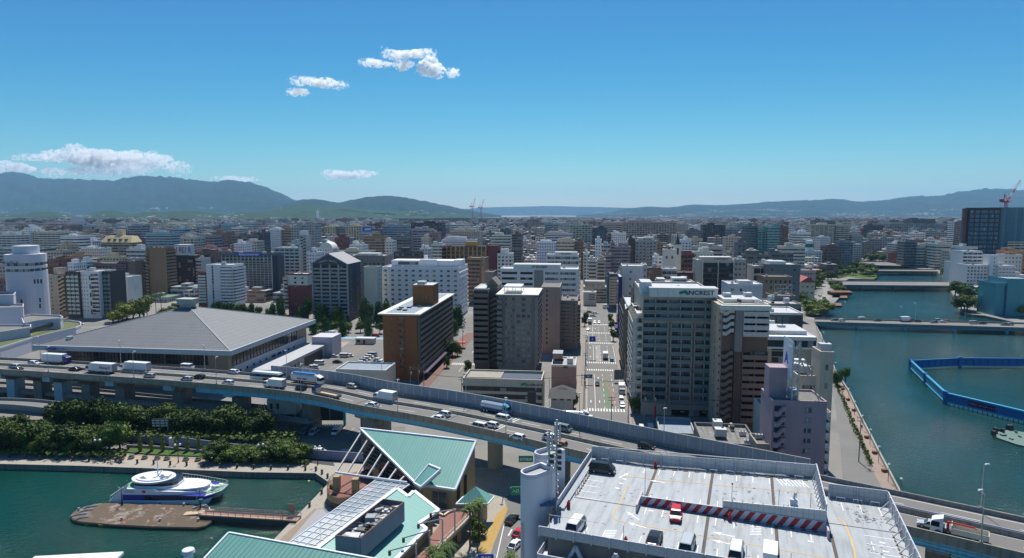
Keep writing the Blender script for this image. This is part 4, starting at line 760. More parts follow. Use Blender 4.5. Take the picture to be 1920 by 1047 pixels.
rowsC = [
 ('greenish glass office slab with pale mullions at far centre',435,600,168,1000,(.24,.28,.26),4,0),('navy blue block at the right of the greenish glass slab',602,716,195,1000,(.05,.07,.11),2,1),
 ('long tan hotel complex, left wing',676,840,152,1150,(.38,.34,.31),2,0),('long tan hotel complex with a tall greenish glass centre',835,1236,150,1110,(.30,.26,.24),4,1),
 ('pale right wing of the tan hotel complex',1238,1324,160,1130,(.36,.36,.33),3,0),('white clean-cut block in front of the tan complex',748,856,232,820,(.50,.53,.57),3,2),
 ('dark narrow tower just left of the white clean-cut block',714,748,245,830,(.10,.11,.12),1,1),('lilac grey stair-stepped tower, middle centre',770,890,334,600,(.22,.20,.22),1,1),
 ('higher part of the lilac grey stair-stepped tower',742,770,300,600,(.21,.19,.21),1,1),('lower step of the lilac grey tower at its left',700,744,392,596,(.23,.21,.23),1,1),
 ('dark sided grey tower with a white emblem cap, centre',928,1086,288,620,(.27,.27,.27),0,2),('black balcony side of the emblem-capped grey tower',878,926,275,625,(.06,.06,.065),2,1),
 ('tan slim wing right of the emblem-capped tower',1086,1132,305,640,(.21,.165,.13),0,1),('white low annex with a rounded corner beside the tan slim wing',1064,1140,412,500,(.46,.49,.51),0,2),
 ('white slim tower rising from low roofs, centre left',626,672,280,600,(.48,.53,.58),3,2),('blue-grey low block behind the white slim tower',676,742,318,620,(.30,.36,.40),2,4),
 ('cream hospital-like block with many floors, centre',340,466,284,700,(.38,.35,.28),2,0),('brown end block of the cream hospital-like one',466,536,295,705,(.20,.13,.08),1,1),
 ('pale lilac block with a pink sign on its left',186,326,300,650,(.42,.45,.52),3,2),('grey wide block behind the pale lilac one',250,450,238,850,(.36,.37,.40),2,0),
 ('dark grey blank-sided block at the left of the centre',0,72,238,750,(.11,.11,.115),1,1),('grey flats at the left centre skyline',115,200,128,1500,(.17,.175,.18),0,0),
 ('teal office block on the centre skyline',246,346,158,1300,(.13,.24,.28),2,4),('pale grey slab behind the centre low roofs',365,436,155,1400,(.40,.42,.43),1,0),
 ('black tower banded with thin white lines',1434,1602,170,1000,(.05,.055,.065),2,1),('beige block at the right of the black banded tower',1602,1722,262,800,(.36,.32,.28),0,1),
 ('teal and black office block at the right centre',1752,1850,178,900,(.08,.12,.14),2,1),('green-teal glass block right of it',1850,1990,190,890,(.10,.25,.26),4,4),
 ('white block with tan side behind the spire tower',1274,1345,284,680,(.45,.47,.52),0,2),('tan block right of the white one behind the spire',1345,1430,276,720,(.33,.29,.25),0,1),
 ('black ribbon-window office with a white roof rim, right centre',1372,1580,330,560,(.30,.31,.31),2,2),('low block with a row of white roof panels near the ribbon-window office',1366,1512,372,520,(.45,.45,.44),3,2),
 ('dark grey tower rising behind the ribbon-window office',1696,1762,300,560,(.12,.13,.15),0,1),('dark grey wide office block at the right middle',1742,1930,392,520,(.12,.125,.13),2,1),
 ('beige narrow block right of the ribbon-window office',1630,1692,372,600,(.32,.30,.28),0,1),('white wide low block on the right centre skyline',1330,1440,178,1200,(.5,.53,.56),3,2),
 ('dark blue-grey block left of the black banded tower',1318,1428,212,900,(.10,.11,.13),2,1),('slate block on the right centre skyline',1606,1700,200,1050,(.17,.21,.25),2,0),
 ('white small block with a gable near the street end',1148,1166,512,520,(.4,.4,.38),0,1),('low beige flats left of the street end',640,700,430,560,(.34,.31,.28),1,1),
 ('grey-green balcony block above the street end',575,634,440,540,(.28,.29,.28),1,1),('pale low block left of the blue-green strip',536,580,380,620,(.42,.45,.45),0,0)]
rowsD = [
 ('teal glass block at the left of the river view',0,76,322,880,(.12,.25,.27),2,4),('brown block behind the teal glass one',76,130,320,900,(.17,.10,.08),0,1),('white office block facing the river far off',166,272,360,950,(.52,.55,.55),2,2),
 ('tall cream balcony tower far left of the river',272,424,310,1000,(.40,.38,.32),1,0),('dark top block of the cream balcony tower',300,424,284,1020,(.12,.14,.16),0,1),('second cream balcony tower nearer the river',430,522,314,1010,(.38,.37,.31),1,0),
 ('white blank-sided block before the cream towers',332,396,390,860,(.48,.50,.52),3,2),('grey block topped with a green and white cylinder',235,346,478,800,(.34,.38,.39),0,0),
 ('brown block with a black roof band at the river trees',365,456,448,815,(.13,.09,.085),2,1),('blue-grey gridded block next to the brown one at the river trees',456,540,422,825,(.13,.16,.20),0,1),
 ('low dark office with ribbons at the left of the river view',0,162,490,600,(.12,.13,.145),2,1),('beige block with ribbons in front of the cream towers',85,236,448,700,(.40,.40,.37),2,0),
 ('dark square office beyond the upper bridge',536,600,378,1000,(.25,.28,.30),0,1),('black and white block beyond the upper bridge',648,692,362,1090,(.06,.065,.075),1,1),('white slab right of the black one beyond the upper bridge',692,742,362,1090,(.50,.52,.57),3,2),
 ('dark block behind the black and white one',648,730,314,1250,(.06,.06,.07),0,1),('brown block far behind the river bend',585,648,335,1300,(.24,.15,.12),0,1),
 ('very long glassy mall with a tan roof behind the river',700,1100,305,1350,(.20,.24,.24),4,1),('black ring-roofed block over the glassy mall',912,1060,275,1600,(.07,.08,.09),2,1),
 ('round striped grey tower at the right of the mall',1100,1165,305,1250,(.2,.22,.25),2,0),('dark blue slab behind the striped round tower',1160,1200,292,1300,(.08,.11,.15),2,1),
 ('white and blue lettered block on the right bank',800,868,430,900,(.45,.46,.46),1,2),('dark-sided office with white ribbons on the right bank',866,946,420,850,(.14,.15,.16),2,1),('glass fronted office on the right bank',946,1032,448,845,(.30,.37,.38),2,0),
 ('tan narrow office on the right bank',1032,1062,442,830,(.26,.23,.20),0,1),('pale green office with ribbons on the right bank',1062,1170,434,815,(.36,.40,.38),2,0),('red brick hall with a green dome beyond the upper bridge',806,862,492,885,(.16,.045,.03),0,3),
 ('white slim tower with notched balconies at the right',1192,1236,290,1000,(.52,.53,.55),1,2),('purple brown block beside the dark grid tower',1236,1268,292,960,(.16,.12,.12),0,1),
 ('beige office behind the right bank',1150,1262,475,720,(.38,.36,.31),0,1),('white office under the grid tower with a blue signboard',1215,1330,448,700,(.48,.50,.54),2,2),('dark block with slanted lines under the grid tower',1336,1392,415,740,(.10,.11,.12),0,1),
 ('navy block under the grid tower',1392,1462,412,745,(.06,.075,.11),2,1),('beige block under the blue glass tower',1462,1560,398,760,(.35,.33,.28),0,1),('cream block with balconies at the right edge',1520,1640,418,700,(.44,.41,.35),1,2),
 ('orange-brown long block at the right edge',1506,1660,478,650,(.36,.20,.11),0,1)]
CITYD = []
for T,rw in ((TA,rowsA),(TB,rowsB),(TC,rowsC),(TD,rowsD)):
 V_ = VD if T is TD else VY
 for (lb,x0,x1,y,d,col,k,rf) in rw:
  if lb.split()[0] in ('tall','twin') or k == 1: nm,ct = 'apartment_block','apartment block'
  elif k in (2,4): nm,ct = 'office_block','office block'
  else: nm,ct = 'building','building'
  o,w_,D_,H_ = fbld(lb,T(x0),T(x1),V_(y),d,min(34,max(12,d*.024)),col,k,rf,pent=1+(d < 1200),cat=ct,name=nm)
  CITYD.append((lb,o,w_,D_,H_))
def find(s): return next(c for c in CITYD if s in c[0])
_,r,w_,D_,H_ = find('bright blue rooftop billboard'); m = MB(); m.box(w_*.1,.2,H_,w_*.85,1,H_+9); m.build('billboard',paint('board_blue',(.01,.15,.5),.5,.1),r)
for i in range(4): m = MB(); m.box(w_*(.3+.1*i),.05,H_+3,w_*(.3+.1*i)+3.4,.19,H_+6.4); m.build('billboard_letter',M_white,r)
_,r,w_,D_,H_ = find('green and white cylinder'); m = MB(); m.tube((w_*.35,8,H_),(w_*.35,8,H_+4.5),4.4,n=18); m.tube((w_*.35,8,H_+9),(w_*.35,8,H_+13),4.4,n=18); m.tube((w_*.35,8,H_+4.5),(w_*.35,8,H_+9),4.45,n=18,mi=1,cap=False); m.build('sign_drum',[M_white,paint('drum_green',(.01,.16,.1))],r)
_,r,w_,D_,H_ = find('white emblem cap'); m = MB(); m.box(w_*.1,1,H_-.3,w_*.85,D_*.6,H_+3.2); m.build('rooftop_house',wallm((.5,.52,.53)),r); leafmark(r,w_*.4,.9,H_+1.5,1.8); text('sign_lettering','eNCREST',1.6,INK,r,(w_*.46,.92,H_+.9),bold=.03,align='LEFT')
for i in range(13):
 m = MB(); z = 4+i*3.1; m.hexa([(w_*.5,-.9,z),(w_*.7,-.9,z+1.2),(w_*.7,0,z+1.2),(w_*.5,0,z)],[(w_*.5,-.9,z+1.1),(w_*.7,-.9,z+2.3),(w_*.7,0,z+2.3),(w_*.5,0,z+1.1)]); m.build('stair_flight',wallm((.36,.36,.36)),r)
_,r,w_,D_,H_ = find('mansard'); m = MB(); z = H_; m.hexa([(-.5,-.5,z-.2),(w_+.5,-.5,z-.2),(w_+.5,D_+.5,z-.2),(-.5,D_+.5,z-.2)],[(2,5,z+6.5),(w_-2,5,z+6.5),(w_-2,D_-3,z+6.5),(2,D_-3,z+6.5)]); m.build('mansard_roof',wallm((.46,.40,.26)),r)
for i in range(4): m = MB(); x = w_*(.2+.19*i); m.box(x,.6,z+1.2,x+3,2.6,z+3.8); m.build('dormer',wallm((.16,.12,.08)),r)
m = MB(); m.box(w_*.35,D_*.5,z,w_*.55,D_*.8,z+13); m.build('rooftop_house',wallm((.42,.38,.30)),r)
_,r,w_,D_,H_ = find('green pyramid'); m = MB(); m.hexa([(2,2,H_-.2),(w_*.7,2,H_-.2),(w_*.7,D_-2,H_-.2),(2,D_-2,H_-.2)],[(w_*.34,D_/2,H_+4.6),(w_*.36,D_/2,H_+4.6),(w_*.36,D_/2+.5,H_+4.6),(w_*.34,D_/2+.5,H_+4.6)]); m.build('pyramid_roof',paint('copper_pale',(.42,.6,.52),.6,.1),r)
_,r,w_,D_,H_ = find('green dome'); m = MB(); m.ball((w_*.55,D_/2,H_+.5),w_*.28,14,sz=1.1); m.tube((w_*.55,D_/2,H_+4),(w_*.55,D_/2,H_+7),.8,.1); m.build('dome',paint('copper_green',(.06,.16,.11),.6,.1),r)
_,r,w_,D_,H_ = find('arched top'); m = MB(); n_ = 10; pts = [(w_*.55+w_*.4*math.cos(math.pi*i/n_),H_-.3+6*math.sin(math.pi*i/n_)) for i in range(n_+1)]
m.raw([(x,.5,z) for x,z in pts]+[(x,D_-1,z) for x,z in pts],[tuple(range(n_,-1,-1)),tuple(range(n_+1,2*n_+2))]+[(i,i+1,n_+2+i,n_+1+i) for i in range(n_)]); m.build('vaulted_roof',wallm((.45,.47,.5)),r)
gt_ = AT(1817,391,700)
r,w_,D_,H_ = bld('dark brown grid-fronted office tower with blue windows, right edge',1818,1877,390.5,700,8,(.035,.027,.03),dirt=0,roof=1,par=.6,units=0,cat='office tower',name='office_tower',F=None)
fz = (H_-6)/15
for i in range(15):
 for j,(a,b) in enumerate(((.03,.16),(.20,.34),(.38,.61),(.65,.79),(.83,.96))):
  m = MB(); m.box(w_*a,-.06,5+i*fz,w_*b,.2,5+i*fz+fz*.72); m.build('window',glazing('tower_glass',1.7,(.03,.10,.17),(.015,.015,.02),.12,cc=(.12,.22,.28),tint2=(.05,.16,.26),rough=.05),r)
bld('brown side wing of the grid-fronted tower',1807.5,1817.5,392,704,3,(.11,.085,.085),roof=1,units=0,cat='office tower',name='office_tower')
r,w_,D_,H_ = bld('blue glass office tower with a red crane on its roof, right edge',1877.5,1990,390,702,40,(.06,.17,.24),dirt=0,roof=1,units=0,cat='office tower',name='office_tower',wmat=glazing('curtain_wall',2.4,(.035,.12,.20),(.07,.16,.22),.1,cc=(.08,.2,.28),tint2=(.05,.17,.26),rough=.04,fw=.12))
for i in range(16): m = MB(); m.box(-.05,-.08,3+i*fz,w_,-.005,3.35+i*fz); m.build('spandrel',wallm((.03,.09,.14)),r)
m = MB(); m.box(w_*.02,-.3,2,w_*.4,-.1,H_*.42); m.build('reflection_panel',GLS['k'],r)  # dark glass sheet stands in for a reflection on the tower front
def crane(label,base,h,jib,ang,s,dirx=1,red=(.55,.03,.03)):
 c = thing('tower_crane',label,'crane',base); RD = paint('crane_red',red,.5,.05); WT = M_white
 m = MB()
 for x in (-s,s):
  for y in (-s,s): m.bar((x,y,0),(x,y,h),s*.35)
 n = int(h/(2*s))
 for i in range(n):
  z = i*h/n; m.bar((-s,-s,z),(s,-s,z+h/n),s*.2); m.bar((s,s,z),(-s,s,z+h/n),s*.2); m.bar((-s,s,z),(-s,-s,z+h/n),s*.2)
 m.build('mast',RD,c)
 m = MB(); m.box(-s*5,-s*2,h,s*4,s*2,h+s*1.6); m.box(-s*6.4,-s*1.6,h+s*.4,-s*4.2,s*1.6,h+s*3.4,0); m.build('machine_deck',RD,c)
 m = MB(); m.box(s*1.2,-s*2.6,h+s*.2,s*3.4,-s*1.2,h+s*2.8); m.build('cab',WT,c)
 m = MB(); m.bar((-s*2.6,0,h+s),(-s*2.6,0,h+s*9),s*.5); m.bar((s*1.5,0,h+s),(-s*2.6,0,h+s*9),s*.4); m.build('a_frame',RD,c)
 e = Vector((dirx*math.cos(ang)*jib,0,h+s*1.5+math.sin(ang)*jib)); a = Vector((s*2*dirx,0,h+s*1.5)); off = Vector((-math.sin(ang)*s*1.3*dirx,0,math.cos(ang)*s*1.3))
 for k in range(5):
  m = MB(); p,q = a.lerp(e,k/5),a.lerp(e,(k+1)/5)
  m.bar(p+Vector((0,s*.7,0)),q+Vector((0,s*.7,0)),s*.3); m.bar(p-Vector((0,s*.7,0)),q-Vector((0,s*.7,0)),s*.3); m.bar(p+off,q+off,s*.3)
  for t in range(4): m.bar(p.lerp(q,t/4)+off,p.lerp(q,(t+.5)/4)+Vector((0,s*.7,0)),s*.18); m.bar(p.lerp(q,(t+.5)/4)-Vector((0,s*.7,0)),p.lerp(q,(t+1)/4)+off,s*.18)
  m.build('jib_section',RD if k in (0,2) else WT,c)
 m = MB(); m.bar((-s*2.6,0,h+s*9),e,s*.12); m.bar(e,e-Vector((0,0,jib*.3)),s*.1); m.build('cable',M_dark,c)
 return c
cb = AT(1886,391,715); crane('red and white luffing crane on the blue glass tower at the right edge',(cb.x,cb.y,H_+G0-3),9,26,R(58),1.0)
for u_,l_ in ((886,'left'),(902,'right')):
 cb = AT(u_,411,2500); crane('red-topped construction crane over the long dark station roof, the %s one of two' % l_,(cb.x,cb.y,G0),92-(u_ == 902)*4,34,R(70),1.7)
r,w_,D_,H_ = fbld('long low dark station roof across the far centre',735,945,410.3,2400,90,(.15,.18,.19),2,1,pent=1,cat='station',name='station')
q = AT(595.5,399,3300); t_ = thing('observation_tower','white tapering tower standing alone in front of the wooded hills','tower',(q.x,q.y,G0)); m = MB(); m.tube((0,0,0),(0,0,q.z-G0),9,5.5,10); m.build('shaft',M_white,t_); m = MB(); m.tube((0,0,q.z-G0),(0,0,q.z-G0+5),9,9,12); m.tube((0,0,q.z-G0+5),(0,0,q.z-G0+17),5,.6,8); m.build('cap',M_white,t_)
WHB = (.46,.49,.54)
bld('white seven-storey hotel wing with rounded balconies by the river trees, right bank',TD(1232),TD(1356),VD(478),610,20,WHB,F=('b',9,dict(nb=4,dp=1.3,g='d')),roof=2,units=2)
bld('lower white wing with ribbon balconies in front of the white hotel wing, right bank',TD(1262),TD(1430),VD(566),590,18,(.48,.50,.54),F=('w',6,dict(nb=8,ww=1.6)),roof=2,units=2)
bld('white lift tower between the two white wings, right bank',TD(1412),TD(1462),VD(505),585,12,(.50,.53,.57),F=('w',8,dict(nb=1,ww=.8)),roof=2,units=0)
bld('white right wing with slit windows next to the white lift tower, right bank',TD(1462),TD(1570),VD(572),580,16,(.44,.47,.52),F=('w',6,dict(nb=5,ww=1.8,wh=.8)),roof=2,units=2)
bld('white rounded balcony block left of the white wings, right bank',TD(1164),TD(1230),VD(548),640,14,(.48,.49,.50),F=('b',6,dict(nb=2,dp=1.2)),roof=2,units=1)
bld('small white block at the right edge above the teal sheeted building',TD(1500),TD(1610),VD(500),640,14,(.46,.46,.47),F=('w',6,dict(nb=5,ww=1.4)),roof=2,units=2)
tl = paint('teal_sheeting',(.09,.30,.33),.6,.08,.3,lines=(1.8,1.8,.08,.35))
r,w_,D_,H_ = bld('teal sheeted building site at the right edge beside the crane truck',TD(1520),TD(1700),VD(655),440,22,(.1,.3,.33),wmat=tl,roof=4,units=0,cat='building site',name='sheeted_building')
r,w_,D_,H_ = bld('lower dark teal sheeted part at the left of the teal building site',TD(1444),TD(1520),VD(688),442,20,(.1,.3,.33),wmat=tl,roof=4,par=1.2,units=0,cat='building site',name='sheeted_building')
m = MB(); m.box(w_*.75,-.2,1,w_*1.04,-.02,H_-1); m.build('window_band',glazing('site_glass',1.2,(.02,.08,.2),(.2,.3,.4),.1,tint2=(.04,.14,.3)),r)
r,w_,D_,H_ = bld('cream hall with a red gabled roof beside the river promenade',TD(205),TD(298),VD(672),520,26,(.42,.41,.34),F=('w',2,dict(nb=3)),roof=1,par=0,units=0,cat='hall',name='hall')
m = MB(); m.raw([(-.8,-.8,H_-.3),(w_+.8,-.8,H_-.3),(w_+.8,D_,H_-.3),(-.8,D_,H_-.3),(w_*.5,-.8,H_+4),(w_*.5,D_,H_+4)],[(0,1,4),(0,4,5,3),(1,2,5,4),(2,3,5)]); m.build('roof',paint('roof_red',(.30,.07,.06),.7,.15),r)
bld('pinkish flat-roofed school block behind the red-roofed hall',TD(210),TD(302),VD(600),600,14,(.36,.30,.32),F=('w',3,dict(nb=5,ww=1.6)),roof=0,units=1,cat='school',name='school_block')

from mathutils import Matrix,Euler
def mat_of(o): return Matrix.LocRotScale(o.location,o.rotation_euler,o.scale)
ROOTS = [b[0] for b in BN]
def merge(a,*bs):
 ra = next(r for r in ROOTS if r.get('label','').startswith(a))
 for b in bs:
  rb = next(r for r in ROOTS if r.get('label','').startswith(b)); M = mat_of(ra).inverted() @ mat_of(rb)
  for ch in KIDS.pop(rb.name,[]):
   mm = M @ mat_of(ch); ch.parent = ra; ch.matrix_basis = mm; KIDS.setdefault(ra.name,[]).append(ch)
  ROOTS.remove(rb); CITYD[:] = [c for c in CITYD if c[1] != rb]; bpy.data.objects.remove(rb)
merge('broad fifteen','narrow beige wing'); merge('tall dark brown apartment tower','slim blank beige'); merge('grey thirteen','brown-grey wing','recessed stair'); merge('mauve-grey','brownish apartment wing')
merge('white block with a blank','narrow grey-blue'); merge('dark red apartment block stepping','lower step of the dark red'); merge('big grey apartment','grey wing with white'); merge('beige gabled','stair tower and sawtooth','strip of stepped')
merge('white-centred hotel','dark framed left','dark gridded right'); merge('dark navy hotel','dark navy end'); merge('wide brown apartment','left balcony wing','dark red end wing'); merge('lilac grey stair','higher part','lower step of the lilac')
merge('dark sided grey tower','black balcony side'); merge('dark brown grid','brown side wing'); merge('teal sheeted','lower dark teal'); merge('cream office block with yellow uprights, left','slate grey link','cream office block with yellow uprights, right')
merge('long tan hotel complex with','long tan hotel complex, left','pale right wing of the tan'); merge('beige stepped far','tan penthouse'); merge('tall cream balcony tower','dark top block of the cream')
# ground surfaces
def patch(name,pts,mat,z,px=True,kind='structure'):
 P = [W(u,v,G0+z) if px else Vector((u,v,G0+z)) for u,v in pts]
 me = bpy.data.meshes.new(name); me.from_pydata([tuple(p) for p in P],[],[tuple(t) for t in tessellate_polygon([P])]); me.materials.append(mat); uv_ = me.uv_layers.new(name='UVMap')
 for l in me.loops: uv_.data[l.index].uv = me.vertices[l.vertex_index].co.xy
 return tag(link(name,me),kind=kind)
M_stone = paint('paving_stone',(.33,.30,.25),.9,.25,.5,src='pos',lines=(1.2,1.2,.06,.25)); M_stone2 = paint('paving_tan',(.36,.26,.19),.9,.2,.6,src='pos')
M_brickp = paint('paving_red_brown',(.17,.10,.08),.9,.2,.8,src='pos'); M_street = paint('street_asphalt',(.165,.162,.155),.92,.2,.1,src='pos'); M_side = paint('sidewalk',(.24,.215,.19),.9,.25,.4,src='pos')
M_grass = paint('grass',(.06,.10,.02),.95,.45,.9,src='pos'); M_pinkp = paint('paving_pink',(.34,.26,.22),.9,.12,.3,src='pos',lines=(1.5,6,.2,.15)); M_bike = paint('bike_lane_blue',(.22,.36,.44),.9,.15,.6,src='pos')
M_wood = paint('deck_boards',(.27,.21,.155),.9,.25,.7,src='pos',lines=(.3,0,.05,.35)); M_tan = paint('paving_yellow',(.38,.25,.08),.9,.2,.7,src='pos')
patch('promenade',[(-300,846),(0,850),(240,858),(400,866),(560,866),(625,868),(640,905),(617,905),(591,887.5),(470,885.5),(300,879),(150,873.5),(0,870),(-300,866)],M_stone,.004)
patch('path',[(205,851),(250,854),(400,864),(470,868),(470,873),(380,869),(250,862),(215,859)],M_stone2,.008)
patch('plaza',[(617,905),(640,905),(625,868),(700,870),(980,880),(1000,1100),(460,1100),(513,1012)],M_stone,.012)
patch('boardwalk',[(590,954),(608,953),(600,958),(540,1020),(515,1020)],M_wood,.018)
patch('terrace_paving',[(594,955),(640,955),(600,990),(560,1030),(538,1020)],paint('paving_grey',(.30,.30,.31),.8,.1,.5,src='pos',lines=(1,1,.05,.2)),.022)
patch('grass',[(232,846),(245,840),(300,843),(398,850),(396,856),(300,853),(240,848)],M_grass,.3,kind='stuff')
patch('harbour_road',[(-200,800),(150,812),(300,822),(450,838),(600,850),(720,862),(760,880),(700,895),(640,876),(560,866),(400,852),(240,834),(0,822),(-200,818)],paint('asphalt_dark',(.06,.06,.062),.9,.2,.1,src='pos'),.006)
patch('yard',[(540,800),(760,800),(760,835),(560,822)],M_street,.006)
patch('verge',[(500,822),(640,830),(760,842),(760,852),(640,842),(500,832)],paint('dry_soil',(.24,.21,.15),.95,.3,.4,src='pos'),.010)
def GR(a,b): return G_O+GA*a+GB*b
G_O = W(1136,780); G_O.z = 0
def gpatch(name,a0,b0,a1,b1,mat,z): return patch(name,[tuple(GR(a,b)[:2]) for a,b in ((a0,b0),(a1,b0),(a1,b1),(a0,b1))],mat,z,False)
aL = (W(1097.5,780)-G_O).dot(GA); aR = (W(1176,780)-G_O).dot(GA)
gpatch('main_street',aL,-60,aR,340,M_street,.004); gpatch('pavement_strip',aL-7,-40,aL,300,M_side,.006); gpatch('pavement_strip',aR,-40,aR+5.5,300,M_side,.006)
CROSS = [(b,b+9) for b in ((W(1136,668)-G_O).dot(GB)-2,)]
yb = (W(1136,664)-G_O).dot(GB); gpatch('cross_street',-260,yb-1,aL,yb+9,M_street,.005); gpatch('cross_street',aR,yb-1,62,yb+9,M_street,.005)
ye = (W(1136,585)-G_O).dot(GB); gpatch('cross_street',-320,ye-8,150,ye+8,M_street,.008)
g1 = (W(832,700)-G_O).dot(GA); gpatch('side_street',g1-1,2,g1+13,330,M_street,.007); gpatch('pavement_strip',g1-8,4,g1-1,150,M_brickp,.009)
yv = (W(650,634)-G_O).dot(GB); gpatch('boulevard',-330,yv-13,g1,yv+13,M_street,.006); gpatch('bike_lane',-150,yv-2,-100+g1*0,yv+3.5,M_bike,.012)
patch('car_park',[(575,705),(650,645),(735,646),(735,720),(560,716)],M_street,.010); patch('forecourt',[(592,641),(657,641),(612,672),(590,676)],M_pinkp,.014)
M_orange = paint('line_orange',(.5,.25,.1),.9,.1); m = MB(); m2 = MB()
cp0,cpb,cpa = W(655,690,G0+.02),GB,GA
for i in range(15):
 for s,ww_ in ((-1,5),(1,5)):
  p = W(652,667,G0+.02)+GB*(i*2.6)+GA*0; m.bar(p,p+GA*ww_*s,.14,.01)
m.bar(W(652,667,G0+.02),W(652,667,G0+.02)+GB*39,.2,.01); tag(m.build('bay_markings',M_orange),kind='structure')
for i in range(9):
 p = W(600,700,G0+.02)+GB*(i*2.6); m2.bar(p,p+GA*9,.14,.01)
m2.bar(W(600,700,G0+.02)+GA*4.5,W(600,700,G0+.02)+GA*4.5+GB*22,.2,.01)
for i in range(6): p = W(630,812,G0+.02)+Vector((3.2,-.4,0))*i; m2.bar(p,p+Vector((1.6,5.2,0)),.14,.01)
def gbox(mm,a,b,l,w_,z=.02): p = GR(a,b); p.z = G0+z; mm.bar(p,p+GB*l,w_,.01)
am = (aL+aR)/2; b_of = lambda v: (W(1136,v)-G_O).dot(GB)
for v,k in ((772,3.4),(696,3),(682,3),(645,3),(626,3),(610,3)):
 b = b_of(v); a = aL+.6
 while a < aR-.6: gbox(m2,a,b,k,.5); a += 1.0
for b0,b1 in ((b_of(768),b_of(702)),(b_of(678),b_of(648)),(b_of(640),b_of(613))):
 gbox(m2,aL+.5,b0,b1-b0,.18); gbox(m2,aR-.5,b0,b1-b0,.18); gbox(m2,am-3.6,b0,b1-b0,.18)
 bb_ = b0
 while bb_ < b1: gbox(m2,am+3.6,bb_,min(4,b1-bb_),.16); gbox(m2,am-.2,bb_,min(4,b1-bb_),.16); bb_ += 8
 for aa in (aL+2,am-2): gbox(m2,aa,b0+8,3,.35); gbox(m2,aa,b1-8,2.4,.5)
b0,b1 = b_of(678),b_of(648)
for i in range(16): p = GR(am-2.6,b0+i*(b1-b0)/16); p.z = G0+.02; m2.bar(p,p+GA*2.4+GB*1.5,.45,.01)
for i in range(14): p = GR(g1+.2+i*.95,b_of(692)); p.z = G0+.02; m2.bar(p,p+GB*4,.5,.01)
for i in range(5): p = GR(g1+5+i*1.2,b_of(668)); p.z = G0+.02; m2.bar(p,p+GB*9,.35,.01)
gbox(m2,g1+6,b_of(705),9,.2)
tag(m2.build('street_markings',M_roadw),kind='structure')
m = MB(); gbox(m,am+.9-.2+.1,b_of(768),b_of(712)-b_of(768),2.6,.016); tag(m.build('turn_lane_paint',paint('lane_green',(.12,.17,.11),.9,.2,.5)),kind='structure')
m = MB()
for i in range(9):
 b = b_of(760)+i*5.2 if i < 3 else b_of(742)+(i-3)*4.9
 a = am+3.4-(0 if i < 4 else (i-3)*.55); p = GR(a,b); p.z = G0+.03; m.bar(p-GA*.5,p+GB*1.3+GA*.3,.6,.01); m.bar(p+GB*2.1-GA*.5,p+GB*1.1+GA*.3,.6,.01)
tag(m.build('lane_arrow_paint',paint('lane_red',(.55,.14,.09),.9,.1)),kind='structure')
patch('quay_road',[(1528,612),(1535,640),(1552,700),(1566,760),(1575,830),(1580,900),(1640,960),(1680,960),(1640,890),(1612,830),(1588,770),(1566,712),(1550,665),(1540,625)],M_street,.006)
patch('river_promenade',[(1540,625),(1550,665),(1566,712),(1588,770),(1612,830),(1640,890),(1680,960),(1698,955),(1690,937),(1651,861),(1614,787),(1589,735),(1566,701),(1546,650),(1534,620)],paint('paving_rose',(.27,.21,.175),.9,.3,.5,src='pos'),.008)
0 and patch('hedge_bed',[(1560,700),(1582,745),(1605,800),(1628,850),(1640,880),(1636,880),(1600,802),(1577,747),(1557,701)],M_grass,.25,kind='stuff')
patch('riverside_road',[(1530,600),(1546,575),(1560,552),(1556,530),(1540,528),(1544,550),(1530,572),(1512,598)],paint('road_pale',(.24,.23,.215),.9,.2,.1,src='pos'),.010)
wl = [Vector((p.x,p.y,G0)) for p in BANKL[:7]]; m = MB(); m.sweep(wl,[(-.2,0),(.25,0),(.25,1.0),(-.2,1.0)]); tag(m.build('river_parapet',M_conc),'long pale concrete parapet along the river promenade','parapet')
# expressway
NE = [Vector(p) for p in ((-420,262,0),(-260,243.5,0),(-181,231.5,0),(-80.7,206.5,0),(-44,187.2,0),(-21.5,175.5,0),(0,161.7,0),(16.5,150,0),(71,113,0),(92,98.5,0),(150,60,0))]
NP = resample(catmull(NE,12),3.0)
def offs(path,o):
 out = []
 for i,p in enumerate(path):
  d = path[min(i+1,len(path)-1)]-path[max(i-1,0)]; d.normalize(); out.append(p+Vector((d.y,-d.x,0))*o)
 return out
CX = offs(NP,-8.3); EZ = 15.1
for p in CX: p.z = EZ
XP = thing('elevated_expressway','long elevated four-lane expressway crossing the whole picture on piers, with a grey sound wall','expressway')
m = MB(); m.sweep(CX,[(8.2,-.02),(-8.2,-.02),(-8.2,-.5),(8.2,-.5)]); m.build('deck',M_conc,XP)
m = MB(); m.sweep(CX,[(7.9,0),(-7.9,0)],closed=False); m.build('road_surface',paint('expressway_asphalt',(.16,.155,.148),.9,.16,.15,src='pos',dirt=.0),XP)
M_par = paint('parapet_concrete',(.30,.285,.235),.9,.2,.3,dirt=.6); M_parg = paint('parapet_grey',(.24,.245,.24),.9,.2,.3,dirt=.6)
m = MB(); m.sweep(CX,[(7.9,-.9),(8.3,-.9),(8.3,.95),(8.0,.95),(7.9,0)]); m.build('parapet',M_par,XP)
m = MB(); m.sweep(CX,[(-7.9,-.9),(-8.3,-.9),(-8.3,.95),(-8.0,.95),(-7.9,0)]); m.build('parapet',M_parg,XP)
m = MB(); m.sweep(CX,[(.35,.01),(.18,.9),(-.18,.9),(-.35,.01)]); m.build('median_barrier',M_par,XP)
def upos(u,path=CX): return min(range(len(path)),key=lambda i: abs(PX(path[i])[0]-u) if path[i].y > 30 else 1e9)
iB = upos(402); M_blue = paint('girder_blue',(.22,.58,.76),.55,.12,.3,dirt=.25)
